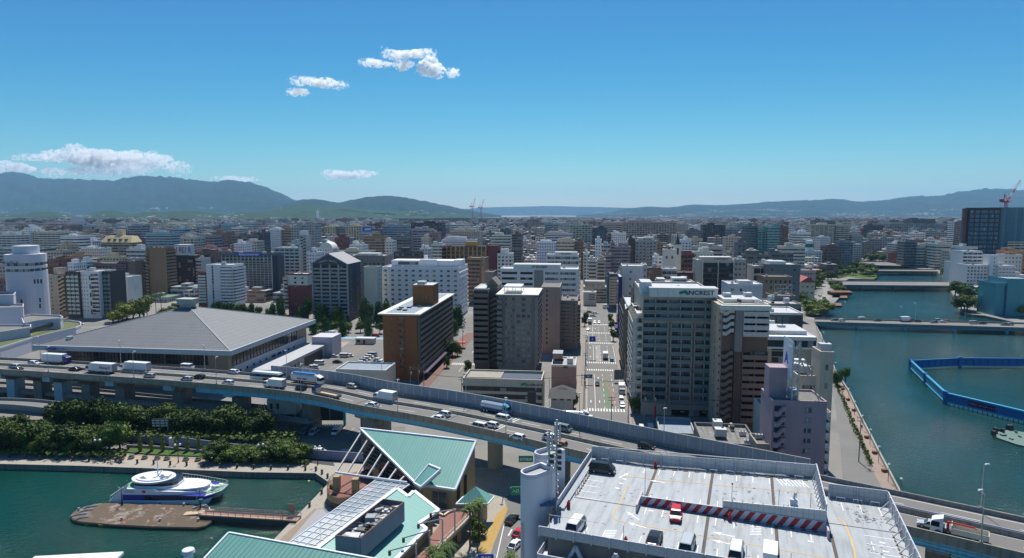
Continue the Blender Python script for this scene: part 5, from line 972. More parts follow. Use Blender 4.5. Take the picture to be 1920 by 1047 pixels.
m = MB(); m.sweep(CX[iB:],[(6.9,-.5),(6.9,-2.6),(6.3,-2.6),(6.3,-.5)]); m.sweep(CX[iB:],[(7.25,-2.6),(7.25,-2.75),(5.9,-2.75),(5.9,-2.6)])
m.build('girder',M_blue,XP); m = MB(); m.sweep(CX[iB:],[(1,-.5),(1,-2.6),(-1,-2.6),(-1,-.5)]); m.sweep(CX[iB:],[(-6.3,-.5),(-6.3,-2.6),(-6.9,-2.6),(-6.9,-.5)]); m.build('girder',M_blue,XP)
m = MB(); L6 = offs(CX[iB:],6.95)
for p,q in zip(L6[::2],L6[1::2]): m.box(p.x-.08,p.y-.12,EZ-2.6,p.x+.08,p.y+.12,EZ-.5)
m.sweep(CX[iB:],[(7.0,-1.9),(7.06,-1.9),(7.06,-2.0),(7.0,-2.0)]); m.build('stiffener',M_blue,XP)
m = MB(); m.sweep(CX[:iB+1],[(6.6,-.5),(5.6,-2.2),(-5.6,-2.2),(-6.6,-.5)]); m.build('girder',M_conc,XP)
def pier(u,w_=3.8,mat=M_concd,cap=M_conc,rnd_=False,face=None):
 i = upos(u); p = CX[i]; d = (CX[i+1]-p).normalized(); n = Vector((d.y,-d.x,0)); t = -2.2 if i <= iB else -2.75
 m = MB(); q = Vector((p.x,p.y,0))
 def pt(a,b,z): v = q+d*a+n*b; return (v.x,v.y,z)
 if rnd_: m.tube(pt(0,0,G0),pt(0,0,EZ+t),w_/2,n=20)
 else: m.hexa([pt(-w_/2,-w_*.6,G0),pt(w_/2,-w_*.6,G0),pt(w_/2,w_*.6,G0),pt(-w_/2,w_*.6,G0)],[pt(-w_/2,-w_*.6,EZ+t-2.4),pt(w_/2,-w_*.6,EZ+t-2.4),pt(w_/2,w_*.6,EZ+t-2.4),pt(-w_/2,w_*.6,EZ+t-2.4)])
 o = m.build('pier',mat,XP); m = MB(); a = w_*.42
 if not rnd_:
  m.hexa([pt(-a,-w_*.6,EZ+t-2.4),pt(a,-w_*.6,EZ+t-2.4),pt(a,w_*.6,EZ+t-2.4),pt(-a,w_*.6,EZ+t-2.4)],[pt(-a,-6.6,EZ+t-.9),pt(a,-6.6,EZ+t-.9),pt(a,6.6,EZ+t-.9),pt(-a,6.6,EZ+t-.9)])
  m.hexa([pt(-a,-6.6,EZ+t-.9),pt(a,-6.6,EZ+t-.9),pt(a,6.6,EZ+t-.9),pt(-a,6.6,EZ+t-.9)],[pt(-a,-6.6,EZ+t),pt(a,-6.6,EZ+t),pt(a,6.6,EZ+t),pt(-a,6.6,EZ+t)]); m.build('pier_cap',cap,XP)
  if face: m = MB(); m.hexa([pt(-a-.05,5.2,EZ+t-1.0),pt(a+.05,5.2,EZ+t-1.0),pt(a+.05,6.7,EZ+t-1.0),pt(-a-.05,6.7,EZ+t-1.0)],[pt(-a-.05,5.2,EZ+t+.7),pt(a+.05,5.2,EZ+t+.7),pt(a+.05,6.7,EZ+t+.7),pt(-a-.05,6.7,EZ+t+.7)]); m.build('steel_bracket',face,XP)
 else:
  m.hexa([pt(-1.2,-3,EZ+t-1.6),pt(1.2,-3,EZ+t-1.6),pt(1.2,3,EZ+t-1.6),pt(-1.2,3,EZ+t-1.6)],[pt(-1.5,-6.6,EZ+t-.2),pt(1.5,-6.6,EZ+t-.2),pt(1.5,6.6,EZ+t-.2),pt(-1.5,6.6,EZ+t-.2)]); m.build('pier_cap',M_par,XP)
M_pb = paint('pier_blue',(.32,.52,.62),.6,.12,.3,dirt=.3)
for u in (28,122): pier(u,3.6,M_pb,M_concd,face=M_pb)
for u in (75,172): pier(u,3.6,M_concd,M_concd)
for u in (236,343,452): pier(u,4.0,M_concd,M_concd,face=M_pb)
pier(590,4.0); pier(705,6.0,M_par,M_par); pier(935,4.2,paint('pier_round',(.32,.31,.25),.8,.1),rnd_=True); pier(1060,4,rnd_=True); pier(1250,4,rnd_=True); pier(1500,4); pier(1760,4)
iS,iE = upos(487),upos(1545); SWp = [p for p in CX[iS:iE]]; OW = offs(SWp,-8.15)
M_sw = paint('sound_wall_panel',(.27,.32,.38),.6,.14,.5,dirt=.25,lines=(1.0,.5,.06,.3));
for k in range(0,len(OW)-2,4):
 seg = OW[k:k+5]; m = MB(); m.sweep(seg,[(.06,.95),(.06,3.9),(-.06,3.9),(-.06,.95)]); m.build('sound_wall_panel',M_sw,XP)
m = MB()
for p in OW[::1]: m.box(p.x-.09,p.y-.12,EZ+.95,p.x+.09,p.y+.12,EZ+4.0)
m.sweep(OW,[(.1,3.9),(.1,4.02),(-.1,4.02),(-.1,3.9)]); m.build('sound_wall_post',M_steel,XP)
iM = upos(1700); m = MB(); m.sweep(CX[iM-14:],[(-.1,1.0),(.1,1.0),(.1,1.25),(-.1,1.25)]); m.build('guard_rail',paint('rail_lilac',(.30,.32,.45),.5,.1),XP)
m = MB()
for o in (7.0,.75,-.75,-7.0):
 m.sweep(CX,[(o+.09,.012),(o-.09,.012)],closed=False)
for o in (3.9,-3.9):
 P_ = offs(CX,o)
 for i in range(0,len(P_)-3,4): m.sweep([p+Vector((0,0,.012)) for p in P_[i:i+3]],[(.09,0),(-.09,0)],closed=False)
for u in (940,):
 i = upos(u);
 for k in (0,.9): p = CX[i]+Vector((k,-k*.55,.02)); d = (CX[i+1]-CX[i]).normalized(); n = Vector((d.y,-d.x,0)); m.bar(p-n*7.6,p+n*7.6,.35,.01)
m.build('lane_marking',M_roadw,XP)
m = MB()
for i in range(6,len(CX)-2,11):
 p = CX[i]+Vector((0,0,.02)); d = (CX[i+1]-CX[i]).normalized(); n = Vector((d.y,-d.x,0)); m.bar(p-n*7.9,p+n*7.9,.28,.012)
m.build('expansion_joint',paint('joint_dark',(.05,.05,.05),.8,.2),XP)
def lamp_post(label,base,h,arm,ad,group,cat='street lamp',col=M_steel,head=M_white):
 t = thing('street_lamp',label,cat,base,0,group); m = MB(); m.tube((0,0,0),(0,0,h),.11,.07,8); m.box(-.2,-.2,0,.2,.2,.35)
 m.build('pole',col,t); e = Vector(ad)*arm
 if arm: m = MB(); m.tube((0,0,h),(e.x,e.y,h+.5),.06,.05,6); m.build('arm',col,t)
 m = MB(); m.hexa([(e.x-.45,e.y-.2,h+.4),(e.x+.45,e.y-.2,h+.4),(e.x+.45,e.y+.2,h+.4),(e.x-.45,e.y+.2,h+.4)],[(e.x-.3,e.y-.12,h+.62),(e.x+.3,e.y-.12,h+.62),(e.x+.3,e.y+.12,h+.62),(e.x-.3,e.y+.12,h+.62)]); m.build('lamp_head',head,t); return t
gx = 'lamp posts along the expressway'
def xlamp(u,o,h,label):
 i = upos(u); p = offs(CX,o)[i]; lamp_post(label,(p.x,p.y,EZ+.9),h,.9,(0,-1 if o < 0 else 1,0),gx)
for u,l in ((38,'far-side expressway lamp at the left, before the mauve podium'),(199,'far-side expressway lamp before the dark arena windows'),(357,'far-side expressway lamp before the right end of the arena front'),(514,'expressway lamp at the start of the sound wall'),(684,'expressway lamp at the low pale green-grey building'),(850,'expressway lamp on the sound wall before the side street'),(1047,'expressway lamp before the old hipped house'),(1230,'expressway lamp beside the dark brown shed'),(1849,'tall expressway lamp on the river side at the right')):
 xlamp(u,-8.2,8.5,l)
for u,l in ((130,'near-side expressway lamp behind the blue-cab truck'),(284,'near-side expressway lamp by the white silver-sided trucks'),(441,'near-side expressway lamp by the white wagon'),(598,'near-side expressway lamp by the blue flatbed truck'),(771,'near-side expressway lamp left of the paired white cars'),(981,'near-side expressway lamp near the orange car'),(1857,'near-side expressway lamp behind the crane truck')):
 xlamp(u,8.15,8.5,l)
def ramp(name,label,px,z,w_,mat=M_conc):
 P_ = resample(catmull([W(u,v,z) for u,v in px],10),3); t = thing(name,label,'ramp'); m = MB()
 m.sweep(P_,[(w_/2,0),(-w_/2,0),(-w_/2,-.9),(w_/2,-.9)]); m.build('deck',mat,t)
 m = MB(); m.sweep(P_,[(w_/2-.3,.012),(-w_/2+.3,.012)],closed=False); m.build('road_surface',M_street,t)
 for s in (1,-1): m = MB(); m.sweep(P_,[(s*w_/2,0),(s*(w_/2-.25),0),(s*(w_/2-.25),.9),(s*w_/2,.9)]); m.build('parapet',M_parg,t)
 m = MB()
 for p in P_[3::9]: m.box(p.x-.9,p.y-.9,G0,p.x+.9,p.y+.9,z-.9)
 m.build('pillar',M_concd,t); return t
ramp('ramp','grey ramp road with railings running below and behind the expressway',[(-260,715),(-60,722),(80,731),(190,741),(320,754),(480,770),(600,785)],5.6,8)
ramp('ramp','short low viaduct with a dark blue-grey side at the left edge above the trees',[(-220,752),(-60,755),(40,758),(118,766)],8.0,7,paint('ramp_navy',(.16,.2,.25),.8,.2,.3,dirt=.4))
# arena
ez = 18.5; c1,c2,c3 = W(64,650.5,ez),W(432,661.5,ez),W(586,602,ez); c4 = c1+(c3-c2)
AR = thing('arena','broad arena hall with a pyramid roof of grey ribbed metal and long dark windows','arena',(c1.x,c1.y,G0),-math.atan2(-(c2-c1).y,(c2-c1).x)); aw = (c2-c1).length; ad_ = (c3-c2).length; eh = ez-G0
M_ar = paint('arena_roof',(.16,.165,.17),.5,.12,.15,lines=(1.5,2.6,.28,.4),dirt=.2)
def slope_uv(o,fn):
 me = o.data; uvl = me.uv_layers[0]
 for p in me.polygons:
  for li in p.loop_indices: uvl.data[li].uv = fn(me.vertices[me.loops[li].vertex_index].co,p.normal)
def slope_ribs(o):
 def fn(c,n):
  l = math.hypot(n.x,n.y) or 1; return (-n.y/l*c.x+n.x/l*c.y,(n.x/l*c.x+n.y/l*c.y))
 slope_uv(o,fn)
ap = (aw*.5,ad_*.5,30.6-G0); m = MB(); m.raw([(0,0,eh+.6),(aw,0,eh+.6),(aw,ad_,eh+.6),(0,ad_,eh+.6),ap],[(0,1,4),(1,2,4),(2,3,4),(3,0,4)]); o_ = m.build('roof',M_ar,AR); slope_ribs(o_)
m = MB()
for x0,y0,x1,y1 in ((-.5,-.5,aw+.5,.2),(-.5,ad_-.2,aw+.5,ad_+.5),(-.5,.2,.2,ad_-.2),(aw-.2,.2,aw+.5,ad_-.2)): m.box(x0,y0,eh-1.2,x1,y1,eh+.75)
m.build('eave',paint('eave_pale',(.42,.45,.48),.6,.1,.3,dirt=.15),AR)
m = MB()
for q in ((0,0),(aw,0),(aw,ad_),(0,ad_)): m.bar((q[0],q[1],eh+.65),(ap[0],ap[1],ap[2]+.05),.5,.25)
m.build('hip_ridge',paint('ridge_grey',(.25,.26,.27),.6),AR)
m = MB(); m.box(3,3,0,aw-3,ad_-3,eh-1.2); m.box(0.2,.2,eh-1.4,aw-.2,ad_-.2,eh-1.3); m.build('wall',paint('arena_tan',(.30,.25,.18),.8,.1,.3,lines=(4,2,.06,.3)),AR)
m = MB(); m.box(aw*.14,2.7,eh-6.0,aw*.865,2.95,eh-2.0); m.build('window_band',glazing('arena_glass',1.5,(.03,.03,.035),(.015,.015,.015),.0,fw=.35,tint2=(.12,.11,.10)),AR)
m = MB(); m.box(aw*.14,2.5,eh-4.2,aw*.865,2.68,eh-3.9); m.build('mullion',M_dark,AR)
m = MB(); m.box(aw-2.95,6,eh-6.6,aw-2.7,ad_-14,eh-1.8); m.build('window_band',GLS['k'],AR)
m = MB()
for i in range(22): y = 6+i*(ad_-20)/21; m.box(aw-2.69,y-.12,eh-6.6,aw-2.55,y+.12,eh-1.8)
m.box(aw-2.69,6,eh-4.3,aw-2.6,ad_-14,eh-4.1); m.build('mullion',M_dark,AR)
m = MB(); m.box(aw-2.95,6,0,aw-2.4,ad_-6,eh-6.8); m.build('lower_wall',paint('arena_white',(.46,.48,.52),.7,.08,.2),AR)
for i in range(10): m = MB(); y = 10+i*5.2; big = i in (5,6); m.box(aw-2.42,y,eh-11 if not big else eh-13,aw-2.3,y+(1.2 if not big else 3.6),eh-9); m.build('window',GLS['k'],AR)
m = MB(); m.box(aw+3,14,0,aw+9,ad_-4,5.4); m.box(aw-2.4,14,5.4,aw+9.4,ad_-3.6,6.0); m.build('side_annex',paint('annex_grey',(.40,.41,.43),.7,.1,.3,dirt=.2),AR)
for i in range(7): m = MB(); y = 17+i*3.4; m.box(aw+8.98,y,2.2,aw+9.06,y+1.7,3.9); m.build('window',GLS['k'],AR)
m = MB(); m.box(aw+8.98,44,.2,aw+9.06,ad_-12,4.6); m.build('loading_bay',M_dark,AR)
m = MB(); m.box(aw+2,ad_-8,0,aw+12.5,ad_+3,9.5); m.build('end_annex',paint('annex_lilac',(.48,.48,.54),.7,.06,.2),AR)
lx,ly,lz = ap; m = MB(); m.hexa([(lx-2.6,ly-2,lz-.4),(lx+2.6,ly-2,lz-.4),(lx+2.6,ly+2,lz-.4),(lx-2.6,ly+2,lz-.4)],[(lx-2.6,ly-2,lz+.6),(lx+2.6,ly-2,lz+.6),(lx+2.6,ly+2,lz+.6),(lx-2.6,ly+2,lz+.6)])
m.hexa([(lx-3.2,ly-2.3,lz+.7),(lx+3.2,ly-2.3,lz+.7),(lx+3.2,ly+2.3,lz+.7),(lx-3.2,ly+2.3,lz+.7)],[(lx-4.1,ly-2.9,lz+3.4),(lx+4.1,ly-2.9,lz+3.4),(lx+4.1,ly+2.9,lz+3.4),(lx-4.1,ly+2.9,lz+3.4)]); m.build('lantern',paint('lantern_pale',(.36,.39,.37),.6,.08,.5,lines=(.6,0,.1,.25)),AR)
q_ = W(118,642,19.5); m = MB(); m.tube((q_.x-c1.x+2,q_.y-c1.y+2,eh+.5),(q_.x-c1.x+2,q_.y-c1.y+2,eh+3.4),1.3,n=12); m.build('vent_stack',M_steel,AR)
text('sign_lettering','福岡国際センター',1.25,BLUEP,AR,(aw*.065,-.56,eh-1.0),bold=.01,align='LEFT')
# white hotel complex, left edge
HT = thing('hotel','white round-shouldered hotel tower with two window bands and blue lettering, with stepped mauve-white podiums','hotel',(0,0,0))
M_ht = paint('hotel_white',(.56,.56,.61),.7,.05,.1,lines=(0,3.4,.06,.15),dirt=.05)
def ring(cx,cy,rx,ry,n=28,p=2.8): return [(cx+rx*math.copysign(abs(math.cos(t))**(2/p),math.cos(t)),cy+ry*math.copysign(abs(math.sin(t))**(2/p),math.sin(t))) for t in [i*2*math.pi/n for i in range(n)]]
tc = AT(48,480,402); topz = AT(48,478,393).z; bands = [(AT(48,499.5,393).z,AT(48,494,393).z),(AT(48,510,393).z,AT(48,505,393).z)]
m = MB(); z0 = G0
for (a,b) in sorted(bands)+[(topz,topz)]:
 m.prism(ring(tc.x,tc.y,9.7,9.7),z0,a,0,bottom=True); z0 = b
m.build('tower',M_ht,HT)
for a,b in bands: m = MB(); m.prism(ring(tc.x,tc.y,9.3,9.3),a-.02,b+.02,0); m.build('window_band',glazing('hotel_glass',2.6,(.05,.06,.06),(.5,.5,.5),.35,cc=(.3,.3,.24),fw=.25),HT)
m = MB(); m.prism(ring(tc.x+.5,tc.y,6.2,6.2),topz,AT(48,462,396).z); m.build('tower_crown',M_ht,HT)
m = MB()
for i in range(5): m.bar((tc.x-3+i*1.5,tc.y-3,topz+5),(tc.x-3+i*1.5,tc.y-3,topz+7+(i == 1)*5),.1)
m.build('antenna',M_steel,HT)
text('sign_lettering','福岡サンパレス',1.9,paint('sign_navy',(.02,.03,.2)),HT,(tc.x-4.0,tc.y-9.85,topz-5.4),bold=.04)
for (u,v,n_) in ((65,528,3),(75,563,1),(75,574,1),(40,566,1)):
 for i in range(n_): p = AT(u+i*6,v,392.3); m = MB(); m.box(p.x-.5,tc.y-9.72-(.0),p.z-1.3,p.x+.5,tc.y-9.5,p.z+1.3); m.build('window',M_dark,HT)
def pod(pts,zt,zb=G0,mat=M_ht,top=1,nm='podium',dz=1.0,rfm=None):
 P_ = [W(u,v,zt) for u,v in pts]; m = MB(); m.prism([(p.x,p.y) for p in P_],zb,zt,0,top); o = m.build(nm,[mat,rfm or M_roofd],HT)
 if dz:
  m = MB()
  for i in range(len(P_)):
   a,b = P_[i],P_[(i+1) % len(P_)]; m.bar((a.x,a.y,zt+dz/2-.002),(b.x,b.y,zt+dz/2-.002),.35,dz)
  m.build('parapet',M_ht,HT)
 return o
pod([(-120,583),(43,579),(44,573),(-120,570)],20); pod([(-120,556),(25,556),(30,550),(-120,547)],25)
pod([(45,609),(70,604),(95,601),(113,600),(118,597.5),(112,594),(60,592),(40,596)],14)
M_garden = paint('roof_garden',(.10,.12,.05),.95,.5,.5)
m = MB(); P_ = [W(u,v,11.6) for u,v in ((58,622),(90,612),(118,603))];
m.sweep([p-Vector((0,.35,0)) for p in P_],[(0,-.9),(.25,-.9),(.25,1.3),(0,1.3)]); m.build('window_band',GLS['k'],HT)
pod([(-140,628),(0,626),(57,617),(58,612),(-140,612)],13)
pod([(-140,664),(0,655),(60,636),(110,624),(142,617),(152,612),(150,606),(130,603),(118,603),(58,622),(57,630),(0,640),(-140,650)],9.0,rfm=M_garden,dz=.9)
# river bridges
def bridge(label,nl,nr,fr,fl,z,piers,gcol,w_=1.2):
 P_ = [W(*p,z) for p in (nl,nr,fr,fl)]; t = thing('bridge',label,'bridge'); m = MB(); m.prism([(p.x,p.y) for p in P_],z-.5,z,0,1,True); m.build('deck',[M_concd,M_street],t)
 for a,b in ((0,1),(3,2)): m = MB(); p,q = P_[a],P_[b]; m.bar((p.x,p.y,z+.5),(q.x,q.y,z+.5),.25,1.0); m.build('parapet',M_conc,t)
 m = MB(); g = P_[0].lerp(P_[3],.12); h = P_[1].lerp(P_[2],.12); m.bar((g.x,g.y,z-1.1),(h.x,h.y,z-1.1),.5,1.2); g = P_[0].lerp(P_[3],.8); h = P_[1].lerp(P_[2],.8); m.bar((g.x,g.y,z-1.1),(h.x,h.y,z-1.1),.5,1.2); m.build('girder',gcol,t)
 for k in piers:
  a = P_[0].lerp(P_[1],k); b = P_[3].lerp(P_[2],k); m = MB(); m.bar((a.x,a.y,z-2.0),(b.x,b.y,z-2.0),1.4,.8)
  for s in (.06,.94): q = a.lerp(b,s); m.tube((q.x,q.y,-2),(q.x,q.y,z-2.0),.7,n=10)
  m.build('pier',gcol,t)
 m = MB();
 for k in (.34,.66): a = P_[0].lerp(P_[1],0); m.bar(P_[0].lerp(P_[3],k)+Vector((0,0,.02)),P_[1].lerp(P_[2],k)+Vector((0,0,.02)),.2,.01)
 m.build('lane_marking',M_roadw,t); return t,P_
B1,B1P = bridge('nearest river bridge, flat, with light traffic and pale blue piers',(1530,606),(1990,619.5),(1990,609.5),(1527,599),4.5,(.18,.38,.58,.79),M_pb)
B2,B2P = bridge('second river bridge, wide grey with a low arched profile',(1569,536),(1781,538),(1780,529),(1568,528),5.5,(.22,.5,.78),M_concd)
B3,B3P = bridge('thin dark bridge beyond the second river bridge',(1640,509.5),(1758,510.5),(1756,506.5),(1640,506),5,(.2,.62,.93),M_concd)
B4,B4P = bridge('farthest low road bridge where the river bends',(1598,498),(1690,500),(1688,492.5),(1598,491),4.2,(.3,.6),M_dark)
gl_ = 'lamp posts on the nearest river bridge'
for i,(k,s) in enumerate(((.13,3),(.36,0),(.42,3),(.62,3),(.65,0),(.88,3))):
 p = (B1P[0].lerp(B1P[1],k) if s == 0 else B1P[3].lerp(B1P[2],k)); lamp_post('tall slim lamp post on the nearest river bridge, '+('first','third','fourth','fifth','sixth','second')[(0,5,1,2,3,4)[i]]+' from the left',(p.x,p.y,4.6),11,1.2,(0,1,0),gl_)
patch('spit',[(1569,524),(1590,519),(1612,523),(1638,524.5),(1645,520),(1642,512),(1600,508),(1570,512)],M_grass,.01)
def jetty(label,pts,z,mat):
 P_ = [W(u,v,z) for u,v in pts]; t = thing('jetty',label,'jetty'); m = MB(); m.prism([(p.x,p.y) for p in P_],z-.5,z,bottom=True); m.build('platform',mat,t)
 m = MB()
 for p in P_: m.tube((p.x,p.y,-2),(p.x,p.y,z-.5),.25)
 m.build('pile',M_dark,t); return t
M_rust = paint('deck_rust',(.17,.075,.04),.8,.2,.5)
jetty('orange-brown floating restaurant platform on the left bank above the first bridge',[(1560,558),(1589,559),(1588,553),(1562,552.5)],2.5,M_rust); jetty('small brown jetty below the orange-brown platform',[(1553,573),(1578,573.5),(1577,568.5),(1556,567.5)],2.2,M_rust)
b_ = W(1575,553,2.5); t_ = thing('cabin','low reddish cabin on the floating restaurant platform','cabin',(b_.x,b_.y,2.5)); m = MB(); m.box(-9,-4,0,8,4,2.6); m.build('wall',M_rust,t_); m = MB(); m.hexa([(-9.5,-4.5,2.6),(8.5,-4.5,2.6),(8.5,4.5,2.6),(-9.5,4.5,2.6)],[(-9,-.5,3.6),(8,-.5,3.6),(8,.5,3.6),(-9,.5,3.6)]); m.build('roof',M_rust,t_)
# blue silt fence in the river and the barge
M_fb = paint('fence_blue',(.015,.16,.42),.45,.08,.4); M_fl = paint('fence_sky_blue',(.09,.48,.75),.45,.08,.4); M_fd = paint('fence_netting',(.02,.20,.34),.6,.15,.6)
FQ = [W(u,v,WL) for u,v in ((2060,822),(1920,795),(1772,758),(1735,722),(1707,694),(1799,689),(1920,690),(2060,693))]
FN = thing('floating_fence','blue steel fence enclosing a corner of the river, open towards the right edge','fence')
for i,(a,b) in enumerate(zip(FQ,FQ[1:])):
 d = (b-a).normalized(); L = (b-a).length; lt = i in (2,3); mt = M_fl if lt else M_fb
 m = MB(); m.bar((a.x,a.y,5.2),(b.x,b.y,5.2),.7,.45); m.bar((a.x,a.y,1.9),(b.x,b.y,1.9),.6,.4); m.build('beam',M_fl if i < 4 else M_fb,FN)
 m = MB(); n_ = int(L/(3.2 if not lt else 2.6))
 for k in range(1,n_): p = a+d*(L*k/n_); m.bar((p.x,p.y,1.9),(p.x,p.y,5.2),.25,.4)
 m.build('upright',mt,FN); m = MB(); s = Vector((d.y,-d.x,0))*.15; m.poly([(a.x-s.x,a.y-s.y,2),(b.x-s.x,b.y-s.y,2),(b.x-s.x,b.y-s.y,5),(a.x-s.x,a.y-s.y,5)]); m.build('panel',M_fd if lt else M_fb,FN)
 m = MB()
 for k in range(n_+1): p = a+d*(L*k/n_); m.bar((p.x,p.y,5.5),(p.x,p.y,5.62),.9,.5)
 if lt: m.build('top_clamp',M_fl,FN)
 m = MB()
 for k in range(n_*2): p = a+d*(L*k/n_/2); m.tube((p.x,p.y,-2),(p.x,p.y,1.8),.14,n=6)
 if i < 2: m.build('pile',M_dark,FN)
for p in FQ[2:6]: m = MB(); m.box(p.x-.6,p.y-.6,.4,p.x+.6,p.y+.6,5.9); m.tube((p.x,p.y,-2),(p.x,p.y,.5),.9); m.build('corner_post',M_fb,FN)
m = MB(); q_ = [W(u,v,.15) for u,v in ((1737,695.5),(1770,691),(1799,689),(1860,689.5),(1920,690.5),(2060,693))]
for a,b in zip(q_,q_[1:]): m.tube(a,b,.28,n=6)
tag(m.build('float_boom',paint('boom_red',(.45,.05,.04),.5,.1)),'red float boom lying on the water inside the blue fence','float boom')
a,b = FQ[2],FQ[1]; d = (b-a).normalized(); ang = math.atan2(d.y,d.x)
for k,(s,e,c) in enumerate(((8,17,paint('banner_maroon',(.10,.02,.10),.6)),(26,36,paint('banner_navy',(.03,.04,.22),.6)))):
 m = MB(); n = Vector((d.y,-d.x,0))*.35; p,q = a+d*s+n,a+d*e+n; m.hexa([(p.x,p.y,2.6),(q.x,q.y,2.6),(q.x-n.x*.2,q.y-n.y*.2,2.6),(p.x-n.x*.2,p.y-n.y*.2,2.6)],[(p.x,p.y,4.4),(q.x,q.y,4.4),(q.x-n.x*.2,q.y-n.y*.2,4.4),(p.x-n.x*.2,p.y-n.y*.2,4.4)]); m.build('banner',c,FN)
 pm_ = (p+q)/2+n*.1; text('banner_lettering','環境整備にご協力お願いします' if k == 0 else '徐行にご協力ください',.62,paint('letter_pink',(.7,.3,.32)),FN,(pm_.x,pm_.y,3.3),(math.pi/2,0,ang))
BP = [W(u,v,1.3) for u,v in ((1861,818),(1870,810),(1893,806),(1985,822),(1985,852),(1905,833))]
t_ = thing('barge','flat grey-green work barge moored at the right edge of the river','barge'); m = MB(); m.prism([(p.x,p.y) for p in BP],-.5,1.3,0,1); m.build('hull',[paint('barge_black',(.02,.03,.03),.6,.2),paint('barge_deck',(.12,.19,.165),.8,.2,.5,dirt=.3)],t_)
for k,(u,v,s,h) in enumerate(((1863,817,1.0,1.6),(1866,812,1.0,1.7),(1880,811,.6,1.2),(1893,806,1.8,1.6),(1874,809,.4,.8),(1881,817,1.6,.5),(1896,824,.8,.4),(1905,812,.3,.7),(1912,820,.3,.5))):
 p = W(u,v,1.3); m = MB(); m.box(p.x-s/2,p.y-.5,1.3,p.x+s/2,p.y+.5,1.3+h); m.build('bollard' if s < 1.2 else 'winch',M_dark if k < 5 else paint('barge_gear',(.12,.2,.17)),t_)
# rooftop car park, front right
YP = R(20); KA = W(1110,859.5,27); KA.z = 0; pa = Vector((math.cos(YP),-math.sin(YP),0)); pb = Vector((math.sin(YP),math.cos(YP),0)); FZ = 27.0
def LP(u,v,z=FZ): p = W(u,v,z)-KA; return p.dot(pa),p.dot(pb)
def KW(x,y,z): return KA+pa*x+pb*y+Vector((0,0,z))
PK = thing('parking_garage','multi-storey garage with a pale grey parking roof and a red and white striped divider','parking garage',(KA.x,KA.y,0),-YP)
M_dk = paint('deck_coating',(.34,.365,.385),.6,.18,.3,dirt=.4,bump=.1); M_pw = paint('garage_white',(.50,.52,.57),.6,.06,.4,dirt=.1); M_dkd = paint('deck_edge',(.30,.33,.37),.7,.12,.4)
def RZ(x,y): return FZ+1.5*max(0,min(1,(x-11.5)/26)) if y > -16.2 and x < 37.5 else FZ
m = MB(); m.box(0,-30,FZ-.6,47.4,-16.2,FZ); m.box(37.5,-16.2,FZ-.6,47.4,-3.5,FZ)
m.hexa([(0,-16.2,FZ-.7),(11.5,-16.2,FZ-.7),(11.5,0,FZ-.7),(0,0,FZ-.7)],[(0,-16.2,FZ),(11.5,-16.2,FZ),(11.5,0,FZ),(0,0,FZ)])
m.hexa([(11.5,-16.2,FZ-.7),(37.5,-16.2,FZ-.7),(37.5,0,FZ-.7),(11.5,0,FZ-.7)],[(11.5,-16.2,FZ),(37.5,-16.2,FZ+1.5),(37.5,0,FZ+1.5),(11.5,0,FZ)])
m.build('parking_deck',M_dk,PK)
m = MB(); m.box(.4,-29.4,G0,47,-4,FZ-.75); m.build('body',wallm((.12,.13,.14)),PK)
m = MB()
for k in range(1,6):
 z = FZ-.1-k*3.4; m.box(-.4,-31.6,z-.5,47.8,-3.5,z); m.box(-.4,-31.75,z,47.8,-31.6,z+1.1); m.box(-.5,-31.6,z,-.4,-4,z+1.1)
m.build('lower_deck',M_pw,PK)
m = MB()
for i in range(9):
 x = 2+i*5.6; m.bar((x,-30.6,FZ-6.5),(x+2.8,-30.6,FZ-1.0),.45); m.bar((x+5.6,-30.6,FZ-6.5),(x+2.8,-30.6,FZ-1.0),.45)
m.build('diagonal_brace',M_pw,PK)
def panel_fence(x0,y0,x1,y1,h,zf,name='panel_fence',step=3.1,slats=False,inward=(0,-1)):
 L = math.hypot(x1-x0,y1-y0); n = max(1,int(L/step)); dx,dy = (x1-x0)/L,(y1-y0)/L; m = MB()
 for i in range(n):
  a,b = L*i/n+.03,L*(i+1)/n-.03; p,q = (x0+dx*a,y0+dy*a),(x0+dx*b,y0+dy*b); za,zb = zf(*p),zf(*q)
  m.hexa([(p[0]-dy*.04,p[1]+dx*.04,za+.12),(q[0]-dy*.04,q[1]+dx*.04,zb+.12),(q[0]+dy*.04,q[1]-dx*.04,zb+.12),(p[0]+dy*.04,p[1]-dx*.04,za+.12)],[(p[0]-dy*.04,p[1]+dx*.04,za+h),(q[0]-dy*.04,q[1]+dx*.04,zb+h),(q[0]+dy*.04,q[1]-dx*.04,zb+h),(p[0]+dy*.04,p[1]-dx*.04,za+h)])
 m.build(name,paint('fence_panel',(.50,.52,.52),.7,.08,.3,lines=(.75,.75,.05,.45)) if not slats else paint('fence_slats',(.56,.58,.62),.6,.05,.3,lines=(0,.16,.06,.6)),PK)
 m = MB()
 for i in range(n+1):
  a = L*i/n; p = (x0+dx*a,y0+dy*a); z = zf(*p); q = (p[0]+inward[0]*.16,p[1]+inward[1]*.16); m.bar((*q,z),(*q,z+h+.15),.16);
  if inward != (0,0) and not slats: m.bar((p[0]+inward[0]*1.15,p[1]+inward[1]*1.15,z),(*q,z+h*.75),.12)
 m.bar((x0,y0,zf(x0,y0)+h+.06),(x1,y1,zf(x1,y1)+h+.06),.14); m.build('fence_post',M_pw,PK)
bz = lambda x,y: RZ(min(x,37.4),-1)
panel_fence(0,.3,37.5,.3,2.1,bz,inward=(0,-1)); panel_fence(39.2,-3.4,47.3,-3.4,2.1,lambda x,y: FZ,inward=(0,-1))
panel_fence(37.6,.2,37.6,-15.9,2.3,lambda x,y: FZ+1.5,inward=(-.6,0),step=1.6); panel_fence(47.5,-3.4,47.5,-31,2.0,lambda x,y: FZ,inward=(-1.2,0),step=2.2)
